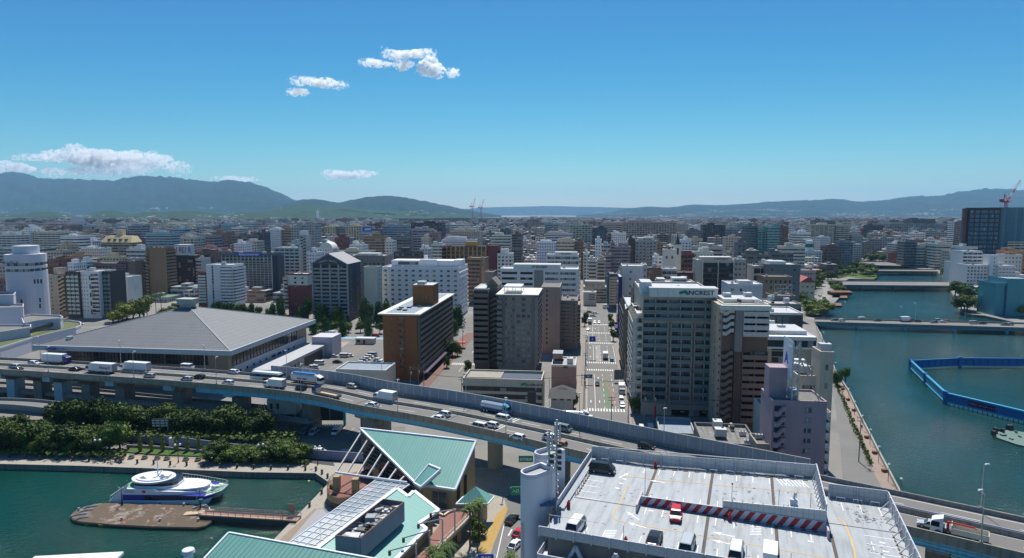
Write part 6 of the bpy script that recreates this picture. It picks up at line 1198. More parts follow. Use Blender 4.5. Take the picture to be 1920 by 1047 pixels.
panel_fence(-.3,.3,-.3,-22.5,1.5,lambda x,y: FZ-.3,slats=True,inward=(0,0),step=1.6)
panel_fence(-.4,-30.8,47,-30.8,1.35,lambda x,y: FZ-.25,slats=True,inward=(0,-1),step=2.4)
m = MB()
for i in range(8): m.bar((1+i*5.2,-30.6,FZ+.9),(1+i*5.2,-30.6,FZ+3.2),.07)
m.bar((1,-30.6,FZ+3.0),(8,-30.6,FZ+3.0),.05); m.build('wire_post',M_steel,PK)
m = MB(); m.box(0,-22.5,FZ-.3,.9,.2,FZ+.35); m.build('kerb',M_dkd,PK)
def hoop(m,x,y,z,w_,dx,dy): m.tube((x,y,z),(x,y,z+.55),.05,n=6); m.tube((x+dx*w_,y+dy*w_,z),(x+dx*w_,y+dy*w_,z+.55),.05,n=6); m.tube((x,y,z+.55),(x+dx*w_,y+dy*w_,z+.55),.05,n=6)
for i in range(13): x = 2+i*2.7; m = MB(); hoop(m,x,-.9,bz(x,0),1.2,1,0); m.build('hoop_guard',M_pw,PK)
for i in range(3): m = MB(); hoop(m,40.2+i*2.4,-4.4,FZ,1.2,1,0); m.build('hoop_guard',M_pw,PK)
for i in range(6): m = MB(); hoop(m,1.2,-2.5-i*2.6,FZ,1.2,0,-1); m.build('hoop_guard',M_steel,PK)
def stripe(name,x0,x1,y,zb0,zb1,h0,h1,mat):
 m = MB(); m.hexa([(x0,y,zb0),(x1,y,zb1),(x1,y+.25,zb1),(x0,y+.25,zb0)],[(x0,y,zb0+h0),(x1,y,zb1+h1),(x1,y+.25,zb1+h1),(x0,y+.25,zb0+h0)]); return m.build(name,mat,PK)
stripe('divider_wall',11.5,37.5,-16.35,FZ,FZ,1.35,1.5,M_pw)
M_rs = paint('stripe_red',(.34,.03,.04),.6,.12,.5); m = MB(); x = 11.6
while x < 37:
 h = 1.3+.15*(x-11.5)/26; a = .9; m.poly([(x,-16.37,FZ+.03),(x+.75,-16.37,FZ+.03),(min(x+.75+a,37.45),-16.37,FZ+h),(min(x+a,37.45),-16.37,FZ+h)]); x += 1.5
m.build('divider_stripe',M_rs,PK)
stripe('parapet_panel',23.6,37.5,-16.2,FZ+.8,FZ+1.5,1.6,1.6,paint('fence_panel',(.5,.5,.5)))
m = MB()
for i in range(11): x = 23.6+i*1.39; m.bar((x,-16.42,FZ+1.4),(x,-16.42,FZ+3.1),.09)
m.build('fence_post',M_pw,PK)
m = MB(); m.box(11.2,-19.3,FZ,11.45,-14,FZ+1.2); m.box(37.55,-18.6,FZ,37.8,-16.3,FZ+1.3); m.build('end_wall',paint('wall_pinkish',(.5,.42,.44),.6,.1,.3),PK)
m = MB(); mk = lambda x0,y0,x1,y1,w_=.12: m.bar((x0,y0,RZ(x0,y0)+.012),(x1,y1,RZ(x1,y1)+.012),w_,.01)
for i in range(14):
 x = 10+i*2.55
 if x < 36.5: mk(x,-1.6,x,-3.9)
 if 12.5 < x < 36.5: mk(x,-12.6,x,-15.4)
 if 12 < x < 46: mk(x,-17.2,x,-19.6)
 if x < 46: mk(x-7,-26.4,x-7,-29.4)
for i in range(6): mk(1.6,-5-i*2.4,5.2 if i in (0,1,5) else 4.2,-5-i*2.4)
for i in range(3): mk(40.8+i*2.6,-5,40.8+i*2.6,-8)
for i in range(5): mk(42.5,-15.5-i*2.5,46.5,-15.5-i*2.5)
for i in range(8): mk(31.5+i*.55,-1.5,32.4+i*.55,-4.2,.14)
for (x0,y0) in ((8.2,-27),(27.5,-18.8),(27,-13)):
 for i in range(6): mk(x0,y0+.5-i*.5,x0+1.5,y0+1.0-i*.5,.16)
def arrow(x,y,a,s=1.0):
 c,q = math.cos(a),math.sin(a); T = lambda p: (x+(p[0]*c-p[1]*q)*s,y+(p[0]*q+p[1]*c)*s,RZ(x,y)+.014+.045*(x > 11.5 and y > -16)*1)
 m.poly([T(p) for p in ((-1.5,-.1),(.4,-.1),(.4,.1),(-1.5,.1))]); m.poly([T(p) for p in ((.4,-.4),(1.5,0),(.4,.4))])
for a in ((7,-6,1.2),(11,-20.6,2.4),(12,-23.4,2.9),(24,-22,3.0),(24,-24.4,3.0),(40,-24,3.4),(44,-22.5,1.6),(13,-7,3.1)): arrow(*a)
for (x,y) in ((7,-7.5),(6.8,-9.5),(6.6,-11.6),(13,-18),(35,-20),(44.2,-17),(44.2,-19.5)): mk(x,y,x+.7,y,.35)
m.build('white_marking',paint('marking_white',(.78,.79,.8),.7,.08,1),PK)
m = MB(); yl = [(1440,921),(1300,910),(1235,903),(1193,901),(1178,905),(1170,927),(1154,957),(1151,968),(1168,979),(1295,1001),(1440,1027),(1550,1047)]
def run(px,w_):
 P_ = [LP(u,v,FZ) for u,v in px]
 P_ = catmull([Vector((x,y,0)) for x,y in P_],4)
 for p,q in zip(P_,P_[1:]): m.bar((p.x,p.y,RZ(p.x,p.y)+.016),(q.x,q.y,RZ(q.x,q.y)+.016),w_,.01)
run(yl[4:],.16); run([(1570,972),(1582,980),(1592,1002),(1603,1036),(1602,1060)],.22)
for x0 in range(6): pass
P_ = [(6.8,-6.6),(9,-6.0),(20,-6.2),(37.3,-6.4)]
for p,q in zip(P_,P_[1:]):
 for k in range(4): a = [p[j]+(q[j]-p[j])*k/4 for j in (0,1)]; b = [p[j]+(q[j]-p[j])*(k+1)/4 for j in (0,1)]; m.bar((*a,RZ(*a)+.02),(*b,RZ(*b)+.02),.16,.01)
m.build('yellow_marking',paint('marking_yellow',(.58,.38,.10),.7,.15,1),PK)
M_dr = paint('drain_brown',(.09,.075,.065),.8,.3,1); m = MB()
for x in (11.9,21.4,30.8): m.bar((x,-.6,RZ(x,-1)+.02),(x,-16.1,RZ(x,-1)+.02),.45,.02)
for x in (21.6,31,38.2): m.bar((x,-16.6,FZ+.015),(x,-29.8,FZ+.015),.45,.02)
m.bar((1.2,-17.4,FZ+.015),(11.1,-17.4,FZ+.015),.2,.02); m.bar((38,-13.2,FZ+.015),(46.8,-13.2,FZ+.015),.2,.02); m.build('drain_strip',M_dr,PK)
m = MB()
for i in range(14): x = 10.8+i*1.9; m.box(x,-1.35,bz(x,0)+.01,x+.8,-1.2,bz(x,0)+.16)
for i in range(16): m.box(12.6+i*1.55,-17.0,FZ+.01,13.3+i*1.55,-16.85,FZ+.15)
for i in range(13): m.box(1.3,-3.0-i*1.1,FZ+.01,1.5,-2.4-i*1.1,FZ+.15)
for i in range(10): m.box(46.2,-15-i*1.2,FZ+.01,46.4,-14.4-i*1.2,FZ+.15)
m.build('wheel_stop',paint('stop_brown',(.16,.12,.09),.8),PK)
M_fr = paint('fire_red',(.26,.015,.015),.5,.1); rs_ = random.Random(4); m = MB()
for cx_,cy_,sp,n_ in ((43.4,-9.6,1.3,60),(42.6,-7,1.6,20),(20,-24,6,34),(8,-14,3,22),(28,-9,6,30),(44,-20,2,16)):
 for i in range(n_):
  x,y = cx_+rs_.gauss(0,sp),cy_+rs_.gauss(0,sp*.6); r_ = rs_.uniform(.06,.28);
  if .5 < x < 46.8 and -29.5 < y < -.8 and not (x > 37 and y > -4) and abs(x-37.5) > .6 and abs(y+16.3) > .7: z = RZ(x,y)+.022; m.poly([(x+r_*rs_.uniform(.5,1.3)*math.cos(k*1.05),y+r_*rs_.uniform(.4,1)*math.sin(k*1.05),z+.02*(12 < x < 37.5 and y > -16)) for k in range(6)])
m.build('oil_stain',paint('oil_stain',(.17,.17,.16),.7,.3,2),PK)
gx2 = 'red fire boxes on the parking deck'
for (u,v,l) in ((1229,876,'red fire box at the back fence of the parking deck'),(1066,951,'red fire box at the left railing of the parking deck'),(1173,1020,'red fire box at the front railing behind the white van'),(1368,975,'red fire box on the striped divider wall'),(1530,897,'red fire box in the back right corner of the deck'),(1692,1005,'red fire box among the slanted braces at the right railing')):
 p = W(u,v,FZ+.2); t_ = thing('fire_box',l,'fire box',(p.x,p.y,FZ+(.9 if 870 < v < 900 and u > 1300 else 0)+.02),-YP,gx2); m = MB(); m.box(-.24,-.16,0,.24,.16,1.0); m.build('cabinet',M_fr,t_); m = MB(); m.tube((0,0,1.0),(0,0,1.3),.14,.1,8); m.build('lamp',REDP,t_)
for (u,v,l) in ((1371,968,'slim light pole on the divider wall of the parking deck'),(1209,930,'slim light pole at the left end of the divider wall')):
 p = W(u,v,FZ); t_ = thing('light_pole',l,'pole',(p.x,p.y,FZ)); m = MB(); m.tube((0,0,0),(0,0,5),.06,.04,6); m.build('pole',M_pw,t_); m = MB(); m.box(-.1,-.1,4.9,.1,.1,5.1); m.build('lamp',M_dark,t_)
p = KW(33.4,-14.2,FZ+1.35); t_ = thing('scissor_lift','white lifting machine parked behind the divider wall of the deck','lift machine',p,-YP); m = MB(); m.box(-.6,-.9,.3,.6,.9,1.1); m.box(-.5,-.4,1.1,.5,.4,2.0); m.bar((0,.2,2),(.2,0,3.0),.25); m.build('body',M_pw,t_)
for s in (-.6,.6):
 for y in (-.6,.6): m = MB(); m.tube((s-.1,y,.3),(s+.1,y,.3),.3,n=10); m.build('wheel',M_rub,t_)
for i,x in enumerate((30.8,33.2,35.1,36.6)): p = KW(x+.6,-13.6,FZ+1.3); t_ = thing('cone_pole','thin pole on a black foot behind the striped divider, %s from the left' % ('first','second','third','fourth')[i],'pole',p,0,'poles behind the divider wall'); m = MB(); m.tube((0,0,.2),(0,0,3),.05,n=6); m.build('pole',M_pw,t_); m = MB(); m.box(-.3,-.3,0,.3,.3,.35); m.build('foot',M_rub,t_)
def stad(cx,cy,L,w_,yaw,z0,z1,name,t,rim=True):
 pts = []
 for k in range(13): a = math.pi/2+math.pi*k/12; pts.append((-L/2+w_/2*math.cos(a)+w_/2,w_/2*math.sin(a)))
 pts += [(L/2+w_/2,-w_/2),(L/2+w_/2,w_/2)]
 c,s = math.cos(yaw),math.sin(yaw); P_ = [(cx+x*c-y*s,cy+x*s+y*c) for x,y in pts]
 m = MB(); m.prism(P_,z0,z1-.7,0,1); m.build(name,[paint('tower_white',(.62,.63,.68),.55,.04,.15),M_roofg],t)
 m = MB(); n = len(P_); q = [(cx+(x-cx)*.86,cy+(y-cy)*.86) for x,y in P_]
 for i in range(n): j = (i+1) % n; m.hexa([(*P_[i],z1-.7),(*P_[j],z1-.7),(*q[j],z1-.7),(*q[i],z1-.7)],[(*P_[i],z1),(*P_[j],z1),(*q[j],z1),(*q[i],z1)])
 m.build('rim',M_pw,t)
ST = thing('stair_tower','pair of white round-ended stair towers at the left end of the parking garage','stair tower')
q = AT(986,899,96); stad(q.x+1.0,q.y,3.8,3.1,R(42),G0,33.2,'shaft',ST); q = AT(1003,876,103.5); stad(q.x+1.6,q.y,3.6,2.8,R(38),G0,33.4,'shaft',ST)
qa,qb = AT(1000,905,97.5),AT(1032,960,99.5); m = MB(); m.hexa([(qa.x,qa.y,G0),(qb.x+.4,qb.y-1.5,G0),(qb.x+.6,qb.y+4.0,G0),(qa.x+1,qa.y+6,G0)],[(qa.x,qa.y,31.8),(qb.x+.4,qb.y-1.5,31.2),(qb.x+.6,qb.y+4.0,31.2),(qa.x+1,qa.y+6,31.8)]); m.build('shaft',paint('tower_white',(.6,.6,.6)),ST)
m = MB(); pw_ = AT(1018,935,96.0); m.box(pw_.x-.2,pw_.y-.5,22,pw_.x+.2,pw_.y-.3,33); m.box(pw_.x+1.2,pw_.y-.3,26,pw_.x+1.4,pw_.y,34); m.bar((pw_.x-3,pw_.y-1.2,25.6),(pw_.x+2,pw_.y+.6,28.2),.3); m.box(pw_.x-3.3,pw_.y-1.4,G0,pw_.x-3.0,pw_.y-1.1,25.4); m.build('cable_duct',M_steel,ST)
m = MB(); a = KW(-2.2,-24,27.2); m.box(a.x-.3,a.y-1,28.2,a.x+2.0,a.y+1.2,28.35); m.build('awning',wallm((.1,.13,.2)),ST)
for u,vb,vt_,l in ((1029,960,806,'shorter antenna mast strapped to the white stair towers'),(1043,955,787,'taller antenna mast with white panels rising beside the garage')):
 b = AT(u,vb,99); tp = AT(u+1,vt_,99); t_ = thing('antenna_mast',l,'antenna mast',(b.x,b.y,20)); h = tp.z-20; m = MB(); m.tube((0,0,0),(0,0,h),.22,.16,8)
 for k in range(int(h)): m.box(-.3,-.3,k+.3,.3,.3,k+.42)
 m.build('mast',M_steel,t_); m = MB()
 for a in (0,2.1,4.2): m.box(.5*math.cos(a)-.12,.5*math.sin(a)-.12,h-3.4,.5*math.cos(a)+.12,.5*math.sin(a)+.12,h-.6)
 m.build('antenna_panel',paint('unit_grey',(.5,.5,.5)),t_); m = MB()
 for k in range(5): m.box(.15,-.4,h-8+k*.9,.75,.1,h-7.5+k*.9)
 m.build('equipment_box',M_dark,t_)
p = AT(1022,888,98.5); t_ = thing('roof_machine','dark rectangular machine lying across the rim of the front stair tower','machine',p,R(30)); m = MB(); m.box(-1.6,-.7,-.3,1.6,.7,.5)
for i in range(5): m.box(-1.4+i*.6,-.8,-.2,-1.2+i*.6,-.7,.5)
m.build('casing',M_dark,t_)
# waterfront market hall with green roofs
M_gr = paint('green_metal_roof',(.16,.37,.33),.45,.08,.15,lines=(.8,0,.14,.5,(.06,.17,.15)),dirt=.12); M_gr2 = paint('green_metal_roof_shaded',(.10,.27,.24),.45,.1,.15,lines=(.95,0,.2,.6,(.02,.07,.065)),dirt=.25); M_trim = paint('trim_white',(.64,.68,.74),.5,.05,.3); M_tan2 = paint('hall_tan',(.34,.26,.15),.8,.12,.25,dirt=.15,lines=(1.6,1.2,.04,.2))  # darker second green: shade of the slope turned from the sun, painted in
BH = thing('market_hall','waterfront market hall with folded pale green metal roofs, slanting white beams and a glass front','market hall')
def plane(name,pts,mat,th=.35,parent=BH,trim=True,tw=.5):
 P_ = [Vector(p) for p in pts]; m = MB(); n = len(P_); low = [p-Vector((0,0,th)) for p in P_]
 m.poly(P_); m.poly(low[::-1]); m.raw(P_+low,[(i,n+i,n+(i+1) % n,(i+1) % n) for i in range(n)]); o = m.build(name,mat,parent)
 slope_ribs(o)
 if trim:
  m = MB()
  for i in range(n): m.bar(P_[i]+Vector((0,0,-.1)),P_[(i+1) % n]+Vector((0,0,-.1)),tw,.5)
  m.build('roof_trim',M_trim,parent)
 return P_
rA,rB = W(675,803,16.4),W(892.5,827,16.2); rC = W(853.5,918,9.2); nP = (rB-rA).cross(rC-rA); onp = lambda u,v,o,n: (lambda r: Vector((0,0,CH))+r*((o-Vector((0,0,CH))).dot(n)/r.dot(n)))(ray(u,v)); rE = onp(787,914,rA,nP); rD = onp(800,910,rA,nP)
plane('roof',[rA,rB,rC,rD,rE],M_gr)
def wallq(name,a,b,z0,mat,za=None,zb=None): m = MB(); a,b = Vector(a),Vector(b); d = (b-a); d.z = 0; d.normalize(); n = Vector((-d.y,d.x,0))*.3; za = a.z-.4 if za is None else za; zb = b.z-.4 if zb is None else zb; m.hexa([(a.x,a.y,z0),(b.x,b.y,z0),(b.x+n.x,b.y+n.y,z0),(a.x+n.x,a.y+n.y,z0)],[(a.x,a.y,za),(b.x,b.y,zb),(b.x+n.x,b.y+n.y,zb),(a.x+n.x,a.y+n.y,za)]); return m.build(name,mat,BH)
ins = lambda p,q,t: p.lerp(q,t)
wB,wC,wE,wA = ins(rB,rE,.03),ins(rC,rA,.03),ins(rE,rB,.05),ins(rA,rC,.03)
wallq('wall',wC,wB,G0,M_tan2); wallq('wall',wE,wC,G0,M_tan2); wallq('wall',wA,wB,G0,M_tan2)
wallq('glass_front',wA,wE,5.5,glazing('hall_glass',1.3,(.015,.02,.025),(.12,.13,.14),.05,tint2=(.03,.035,.04),fw=.08))
m = MB();
for k in range(1,9): z = 5.5+k*1.15; t = min(1,max(0,(16-z)/7.6)); a,b = Vector((wA.x,wA.y,z)),Vector((wA.x,wA.y,z)).lerp(Vector((wE.x,wE.y,z)),t); n = Vector((-.3,-.25,0))*.4; m.bar(a+n,b+n,.06)
m.build('mullion',M_steel,BH)
sC = wE.lerp(wC,.33); sD = wE.lerp(wC,.83); wn_ = Vector((.08,-.35,0)); m = MB(); m.hexa([(sC.x,sC.y-.25,4.2),(sD.x,sD.y-.25,4.2),(sD.x,sD.y-.05,4.2),(sC.x,sC.y-.05,4.2)],[(sC.x,sC.y-.25,8),(sD.x,sD.y-.25,8),(sD.x,sD.y-.05,8),(sC.x,sC.y-.05,8)]); m.build('shop_window',glazing('shop_glass',1.9,(.03,.03,.035),(.4,.4,.4),.15),BH)
for k in (.25,.55): q = wC.lerp(wB,k); m = MB(); m.box(q.x+.02,q.y-.7,G0+2.5,q.x+.5,q.y+.7,G0+7); m.build('window',M_dark,BH)
d1,d2,d3,d4 = W(804,871,13.2),W(825,881,13.4),W(789,912.5,9.9),W(775,906,9.2)
plane('dormer_roof',[W(804,871,13.0),W(826,880,13.2),W(789,913,10.0),W(776,905,9.4)],M_gr,.9)
b0,b1 = W(629,886,9.4),W(763,905,9.4); m = MB(); m.tube(b0,b1,.28,n=8); m.build('carrier_beam',M_trim,BH)
for k in range(7):
 m = MB(); a = rA.lerp(rE,.03+k*.125)-Vector((0,0,.6)); b = b0.lerp(b1,.01+k*.148); m.bar(a,b,.32,.4); m.build('slanting_beam',paint('beam_white',(.56,.52,.5),.6,.05),BH)
for u,v in ((632,921),(667,926),(706,905)): q = W(u,v,5.5); m = MB(); m.box(q.x-.75,q.y-.75,G0,q.x+.75,q.y+.75,9.3); m.build('column',M_tan2,BH)
m = MB(); T_ = [W(u,v,5.5) for u,v in ((628,897),(619,904),(613.5,914),(613.5,924),(619,930),(635,934.5),(655,932),(672,927),(690,920),(760,905),(775,895),(720,868),(676,884),(650,888))]
m.prism([(p.x,p.y) for p in T_],4.0,5.5,0,1,True); m.build('terrace',[M_tan2,paint('terrace_red_brown',(.22,.10,.075),.85,.12,.4)],BH)
m = MB(); m.prism([(p.x*.985-.8,p.y*.993+1.2) for p in T_[1:9]],G0,4.0); m.build('terrace_base',paint('base_maroon',(.13,.07,.06),.8,.1),BH)
def railing(name,P_,h,parent,mat=M_dark,step=1,r=.05):
 m = MB(); Q = resample(P_,step)
 for a,b in zip(P_,P_[1:]): m.bar(a+Vector((0,0,h)),b+Vector((0,0,h)),.09); m.bar(a+Vector((0,0,.15)),b+Vector((0,0,.15)),.05)
 for p in Q: m.bar(p,p+Vector((0,0,h)),r)
 return m.build(name,mat,parent)
railing('railing',T_[0:9],1.15,BH,step=.45);
for k in range(3): q = W(622+k*3,915+k*1.5,5.5); m = MB(); m.ball((q.x,q.y,5.9),.6,8); m.build('planting',M_grass,BH)
st0,st1 = W(660,887,5.5),W(645,903,2.5); m = MB(); m.hexa([(st1.x-1,st1.y-.6,2.5),(st1.x+1,st1.y-.2,2.5),(st0.x+1,st0.y,2.5),(st0.x-1,st0.y-.4,2.5)],[(st1.x-1,st1.y-.6,2.7),(st1.x+1,st1.y-.2,2.7),(st0.x+1,st0.y,5.5),(st0.x-1,st0.y-.4,5.5)]); m.build('steps',M_tan2,BH)
g0,g1_,g2_,g3 = W(706,900,9.0),W(768,909.5,9.0),W(597,1027,9.0),W(546,1016,9.0); ee = (g3-g0)*.25; g2_ += ee; g3 += ee
m = MB(); m.poly([g0,g1_,g2_,g3]); gm_ = N('canopy_glass'); gm_.b.inputs['Base Color'].default_value = (.75,.85,.9,1); gm_.b.inputs['Roughness'].default_value = .05; gm_.b.inputs['Alpha'].default_value = .38; m.build('canopy_glass',gm_.m,BH)
m = MB()
for k in range(5): m.bar(g0.lerp(g1_,k/4)+Vector((0,0,.1)),g3.lerp(g2_,k/4)+Vector((0,0,.1)),.16 if k in (0,4) else .1,.2)
for k in range(20): m.bar(g0.lerp(g3,k/19)+Vector((0,0,.1)),g1_.lerp(g2_,k/19)+Vector((0,0,.1)),.12,.16)
m.build('canopy_frame',M_trim,BH); m = MB()
for k in range(6): a,b = g0.lerp(g3,k/5.3),g1_.lerp(g2_,k/5.3); m.bar((a.x,a.y,2.5),(a.x,a.y,9),.2); m.bar((b.x,b.y,8.8),(a.x,a.y,7.2),.12)
m.build('canopy_post',M_steel,BH)
L1,L2,R1,R2 = W(744,916,10.5),W(597,1027,10.5),W(822,957,7.5),W(735,1047,7.5); L2 = L1+(L2-L1)*1.25; n2_ = (L2-L1).cross(R1-L1); v1,v2,v3,v4 = [onp(u,v,L1,n2_) for u,v in ((765,931.5),(776,921),(786,981),(799,992))]; R2 = onp(672,1120,L1,n2_)
plane('roof',[L1,v1,v2,R1,v3,v4,R2,L2],M_gr,.4,tw=.9)
wallq('wall',R1+Vector((-1.5,-.5,0)),R2+Vector((-1.5,-.5,0)),G0,M_tan2); wallq('wall',L1+Vector((1,-1,0)),R1+Vector((-1.5,-1,0)),G0,M_tan2)
m = MB(); e0 = Vector(R1)+Vector((-1.2,-1.5,0)); e1 = R1.lerp(R2,.6)+Vector((-1.2,-1.5,0))
for k in range(5): a = e0.lerp(e1,k/5+.02); b = e0.lerp(e1,k/5+.16); m.hexa([(a.x,a.y,6.1),(b.x,b.y,6.1),(b.x+.2,b.y,6.1),(a.x+.2,a.y,6.1)],[(a.x,a.y,7.0),(b.x,b.y,7.0),(b.x+.2,b.y,7.0),(a.x+.2,a.y,7.0)])
m.build('shop_window',GLS['k'],BH)
w0,w1,w2,w3 = W(629.5,1004.7,13),W(719,936.5,13),W(757,942,13),W(675,1010,13); M_well = paint('well_blue_grey',(.15,.20,.27),.6,.1,.2,dirt=.2)
m = MB()
for a,b,lo in ((w0,w1,10),(w1,w2,9),(w2,w3,9.0),(w3,w0,9)):
 d = (b-a).normalized(); n = Vector((-d.y,d.x,0))*.15; m.hexa([(a.x,a.y,lo),(b.x,b.y,lo),(b.x+n.x,b.y+n.y,lo),(a.x+n.x,a.y+n.y,lo)],[(a.x,a.y,13),(b.x,b.y,13),(b.x+n.x,b.y+n.y,13),(a.x+n.x,a.y+n.y,13)])
m.build('machine_well',M_well,BH); m = MB(); m.poly([(p.x,p.y,11.2) for p in (w0,w1,w2,w3)]); m.build('well_floor',M_dark,BH)
m = MB()
for a,b in ((w0,w1),(w1,w2),(w2,w3),(w3,w0)): m.bar(a,b,.22,.2)
m.build('well_rim',paint('rust_rim',(.16,.08,.05),.8,.3,.6),BH)
rnd = random.Random(3)
for k in range(30):
 s,t = rnd.uniform(.04,.95),rnd.uniform(.12,.8); p = w0.lerp(w1,s).lerp(w3.lerp(w2,s),t); z = 11.3; m = MB(); q = rnd.random()
 if q < .4: a = rnd.uniform(.5,1); m.box(p.x-a,p.y-a,z,p.x+a,p.y+a,z+rnd.uniform(.6,1.6)); nm = 'air_handler'
 elif q < .7: m.tube((p.x-.9,p.y-.7,z+.7),(p.x+.9,p.y+.7,z+.7),.5,n=12); nm = 'duct'
 else: m.box(p.x-.8,p.y-.6,z,p.x+.8,p.y+.6,z+.8); m.tube((p.x,p.y,z+.8),(p.x,p.y,z+1.1),.45,n=12); nm = 'fan_unit'
 m.build(nm,paint('machine_grey%d' % (k % 3),((.10,.10,.10),(.28,.29,.3),(.5,.52,.55))[k % 3],.6,.2,1),BH)
for k in range(6): a,b = w0.lerp(w1,k/6+.05),w3.lerp(w2,k/6+.05); m = MB(); m.bar((a.x,a.y,12.6),(b.x,b.y,12.6),.15); m.build('cross_bar',M_dark,BH)
f0,f1 = W(429,999,13.5),W(700,1048,13.5); f1 = f0+(f1-f0)*1.4; dn = Vector((-(f1-f0).normalized().y*-1,-(f1-f0).normalized().x,0)); dn = Vector(((f1-f0).y,-(f1-f0).x,0)).normalized()
plane('roof',[f0,f1,f1+dn*22-Vector((0,0,6.5)),f0+dn*22-Vector((0,0,6.5))],M_gr2,.4,tw=.35)
wallq('wall',f0+Vector((1.5,-1,0)),f0+dn*21+Vector((1.5,0,-6)),G0-3,M_tan2)
PV = thing('police_box','small tan police box with a green pyramid roof beside the round pier','police box'); q0,q1,q2 = W(855,945.5,7.3),W(915,945,7.3),W(927,931.5,7.3); q3 = q0+(q2-q1); pk_ = W(891.5,912,10.3)
for a,b in ((q0,q1),(q1,q2),(q2,q3),(q3,q0)): m = MB(); m.poly([a,b,pk_]); o_ = m.build('roof',M_gr,PV); slope_ribs(o_)
m = MB()
for a,b in ((q0,q1),(q1,q2),(q2,q3),(q3,q0)): m.bar(a,b,.25,.25)
m.build('roof_trim',M_trim,PV); cc_ = (q0+q2)/2; m = MB(); m.prism([((p.x-cc_.x)*.62+cc_.x,(p.y-cc_.y)*.8+cc_.y) for p in (q0,q1,q2,q3)],G0,7.2); m.build('wall',paint('box_beige',(.40,.33,.24),.8,.08),PV)
fa = Vector(((q0.x-cc_.x)*.62+cc_.x,(q0.y-cc_.y)*.8+cc_.y,0)); fb = Vector(((q1.x-cc_.x)*.62+cc_.x,(q1.y-cc_.y)*.8+cc_.y,0)); d = (fb-fa).normalized(); mid = fa.lerp(fb,.32)+Vector((d.y,-d.x,0))*.06
text('sign_lettering','POLICE',.95,REDP,PV,(mid.x,mid.y,5.1),(math.pi/2,0,math.atan2(d.y,d.x)),bold=.02)
for z in (3.2,5.6): p = fa.lerp(fb,.72); m = MB(); m.box(p.x-.3,p.y-.35,z,p.x+.3,p.y+.2,z+.9); m.build('window',M_dark,PV)
WK = thing('footbridge','red-brown paved upper walkway with a rounded end and railings beside the market hall','footbridge'); K_ = [W(u,v,6) for u,v in ((823,965),(832,969),(842,962),(858,957),(872,958.5),(881,963),(883,969),(868,985),(828,1024),(790,1070),(750,1070),(808,1022),(806,1008),(824,985))]
m = MB(); m.prism([(p.x,p.y) for p in K_],5.3,6,0,1,True); m.build('deck',[M_tan2,paint('walkway_red_brown',(.23,.11,.085),.85,.12,.4)],WK)
m = MB()
for a,b in zip(K_[:10],K_[1:10]): m.bar((a.x,a.y,6.2),(b.x,b.y,6.2),.45,.5)
m.build('kerb',paint('kerb_cream',(.52,.45,.33),.7),WK); railing('railing',K_[4:10],1.3,WK,M_steel,.7); m = MB()
for k in (4,7,8): p = K_[k]; m.box(p.x-1.2,p.y-.5,G0,p.x-.4,p.y+.5,5.3)
m.build('column',M_tan2,WK)
for i,(u,v,ua,va) in enumerate(((853,985,808,963),(830,1003,785,983),(806,1025,757,1009),(781,1050,731,1033))):
 b = W(u,v+18,6); tp = AT(u,v-30,b.y); e = AT(ua,va,b.y+.5); t_ = thing('arch_lamp','grey gallows-shaped lamp reaching over the market hall roof, %s from the back' % ('first','second','third','fourth')[i],'lamp post',(b.x,b.y,6),0,'gallows lamps beside the hall')
 m = MB(); h = tp.z-6; m.tube((0,0,0),(0,0,h),.16,n=8); m.build('post',M_steel,t_); m = MB(); m.tube((0,0,h),(e.x-b.x,e.y-b.y,e.z-6),.13,n=8); m.build('arm',M_steel,t_); m = MB(); m.box(e.x-b.x-.3,e.y-b.y-.2,e.z-6-.9,e.x-b.x+.2,e.y-b.y+.2,e.z-6); m.build('lamp_head',M_dark,t_)
patch('yellow_pavement',[(880,1060),(905,1010),(935,960),(952,945),(962,945),(940,985),(925,1022),(905,1060)],M_tan,.018); patch('front_road',[(945,935),(1060,860),(1100,880),(1000,1100),(900,1100),(925,1022),(940,985),(952,955)],M_street,.024)
m = MB()
for (u0,v0,u1,v1) in ((960,1047,985,965),(985,965,1010,900),(931,1047,945,985)): a,b = W(u0,v0,2.55),W(u1,v1,2.55); m.bar(a,b,.2,.01)
for u,v in ((953,1005),(1040,880),(1046,862)): a = W(u,v,2.55); m.bar(a,a+Vector((.8,3,0)),.35,.01)
tag(m.build('front_road_markings',M_roadw),kind='structure')
def signboard(label,u,v,d,w_,h,mat,post=True,cat='road sign',lines_=(),zb=G0,thick=.15,fm=M_steel):
 c = AT(u,v,d); t = thing('road_sign',label,cat,(c.x,c.y,zb)); z = c.z-zb; m = MB(); m.box(-w_/2,0,z-h/2,w_/2,thick,z+h/2); m.build('panel',mat,t)
 if post: m = MB(); m.tube((w_/2*post,.3,0),(w_/2*post,.3,z+h/2+.3),.13,n=8); m.bar((w_/2*post,.3,z+h*.3),(-w_/2*post,.3,z+h*.3),.12); m.build('post',fm,t)
 for (s,x,zz,sz) in lines_: text('sign_lettering',s,sz,M_white,t,(x,-.02,z+zz),bold=.01)
 return t
signboard('dark blue direction sign with a white arrow over the main street',1111,636,310,3.0,2.6,BLUEP,-1.6,lines_=((('+',0,-.8,2.2)),))
signboard('teal-blue direction sign at the left kerb of the main street, facing away',1103,706,262,3.4,1.6,paint('sign_teal',(.02,.16,.24)),-1.5,lines_=(('福岡',0,-.3,.8),))
signboard('grey back of a large gantry sign over the right lanes of the main street',1160,703,265,3.7,4.2,paint('sign_back',(.14,.15,.17)),1.4)
signboard('blue road sign at the bottom edge between the palm trees',911,1049,112,2.8,1.9,BLUEP,-1.3,lines_=(('博多駅',0,.1,.6),))
signboard('green expressway sign on the round pier behind the white stair tower',986,861,150,3.4,1.6,GREEN,0,lines_=(('都市高速',0,-.3,.7),),zb=6)
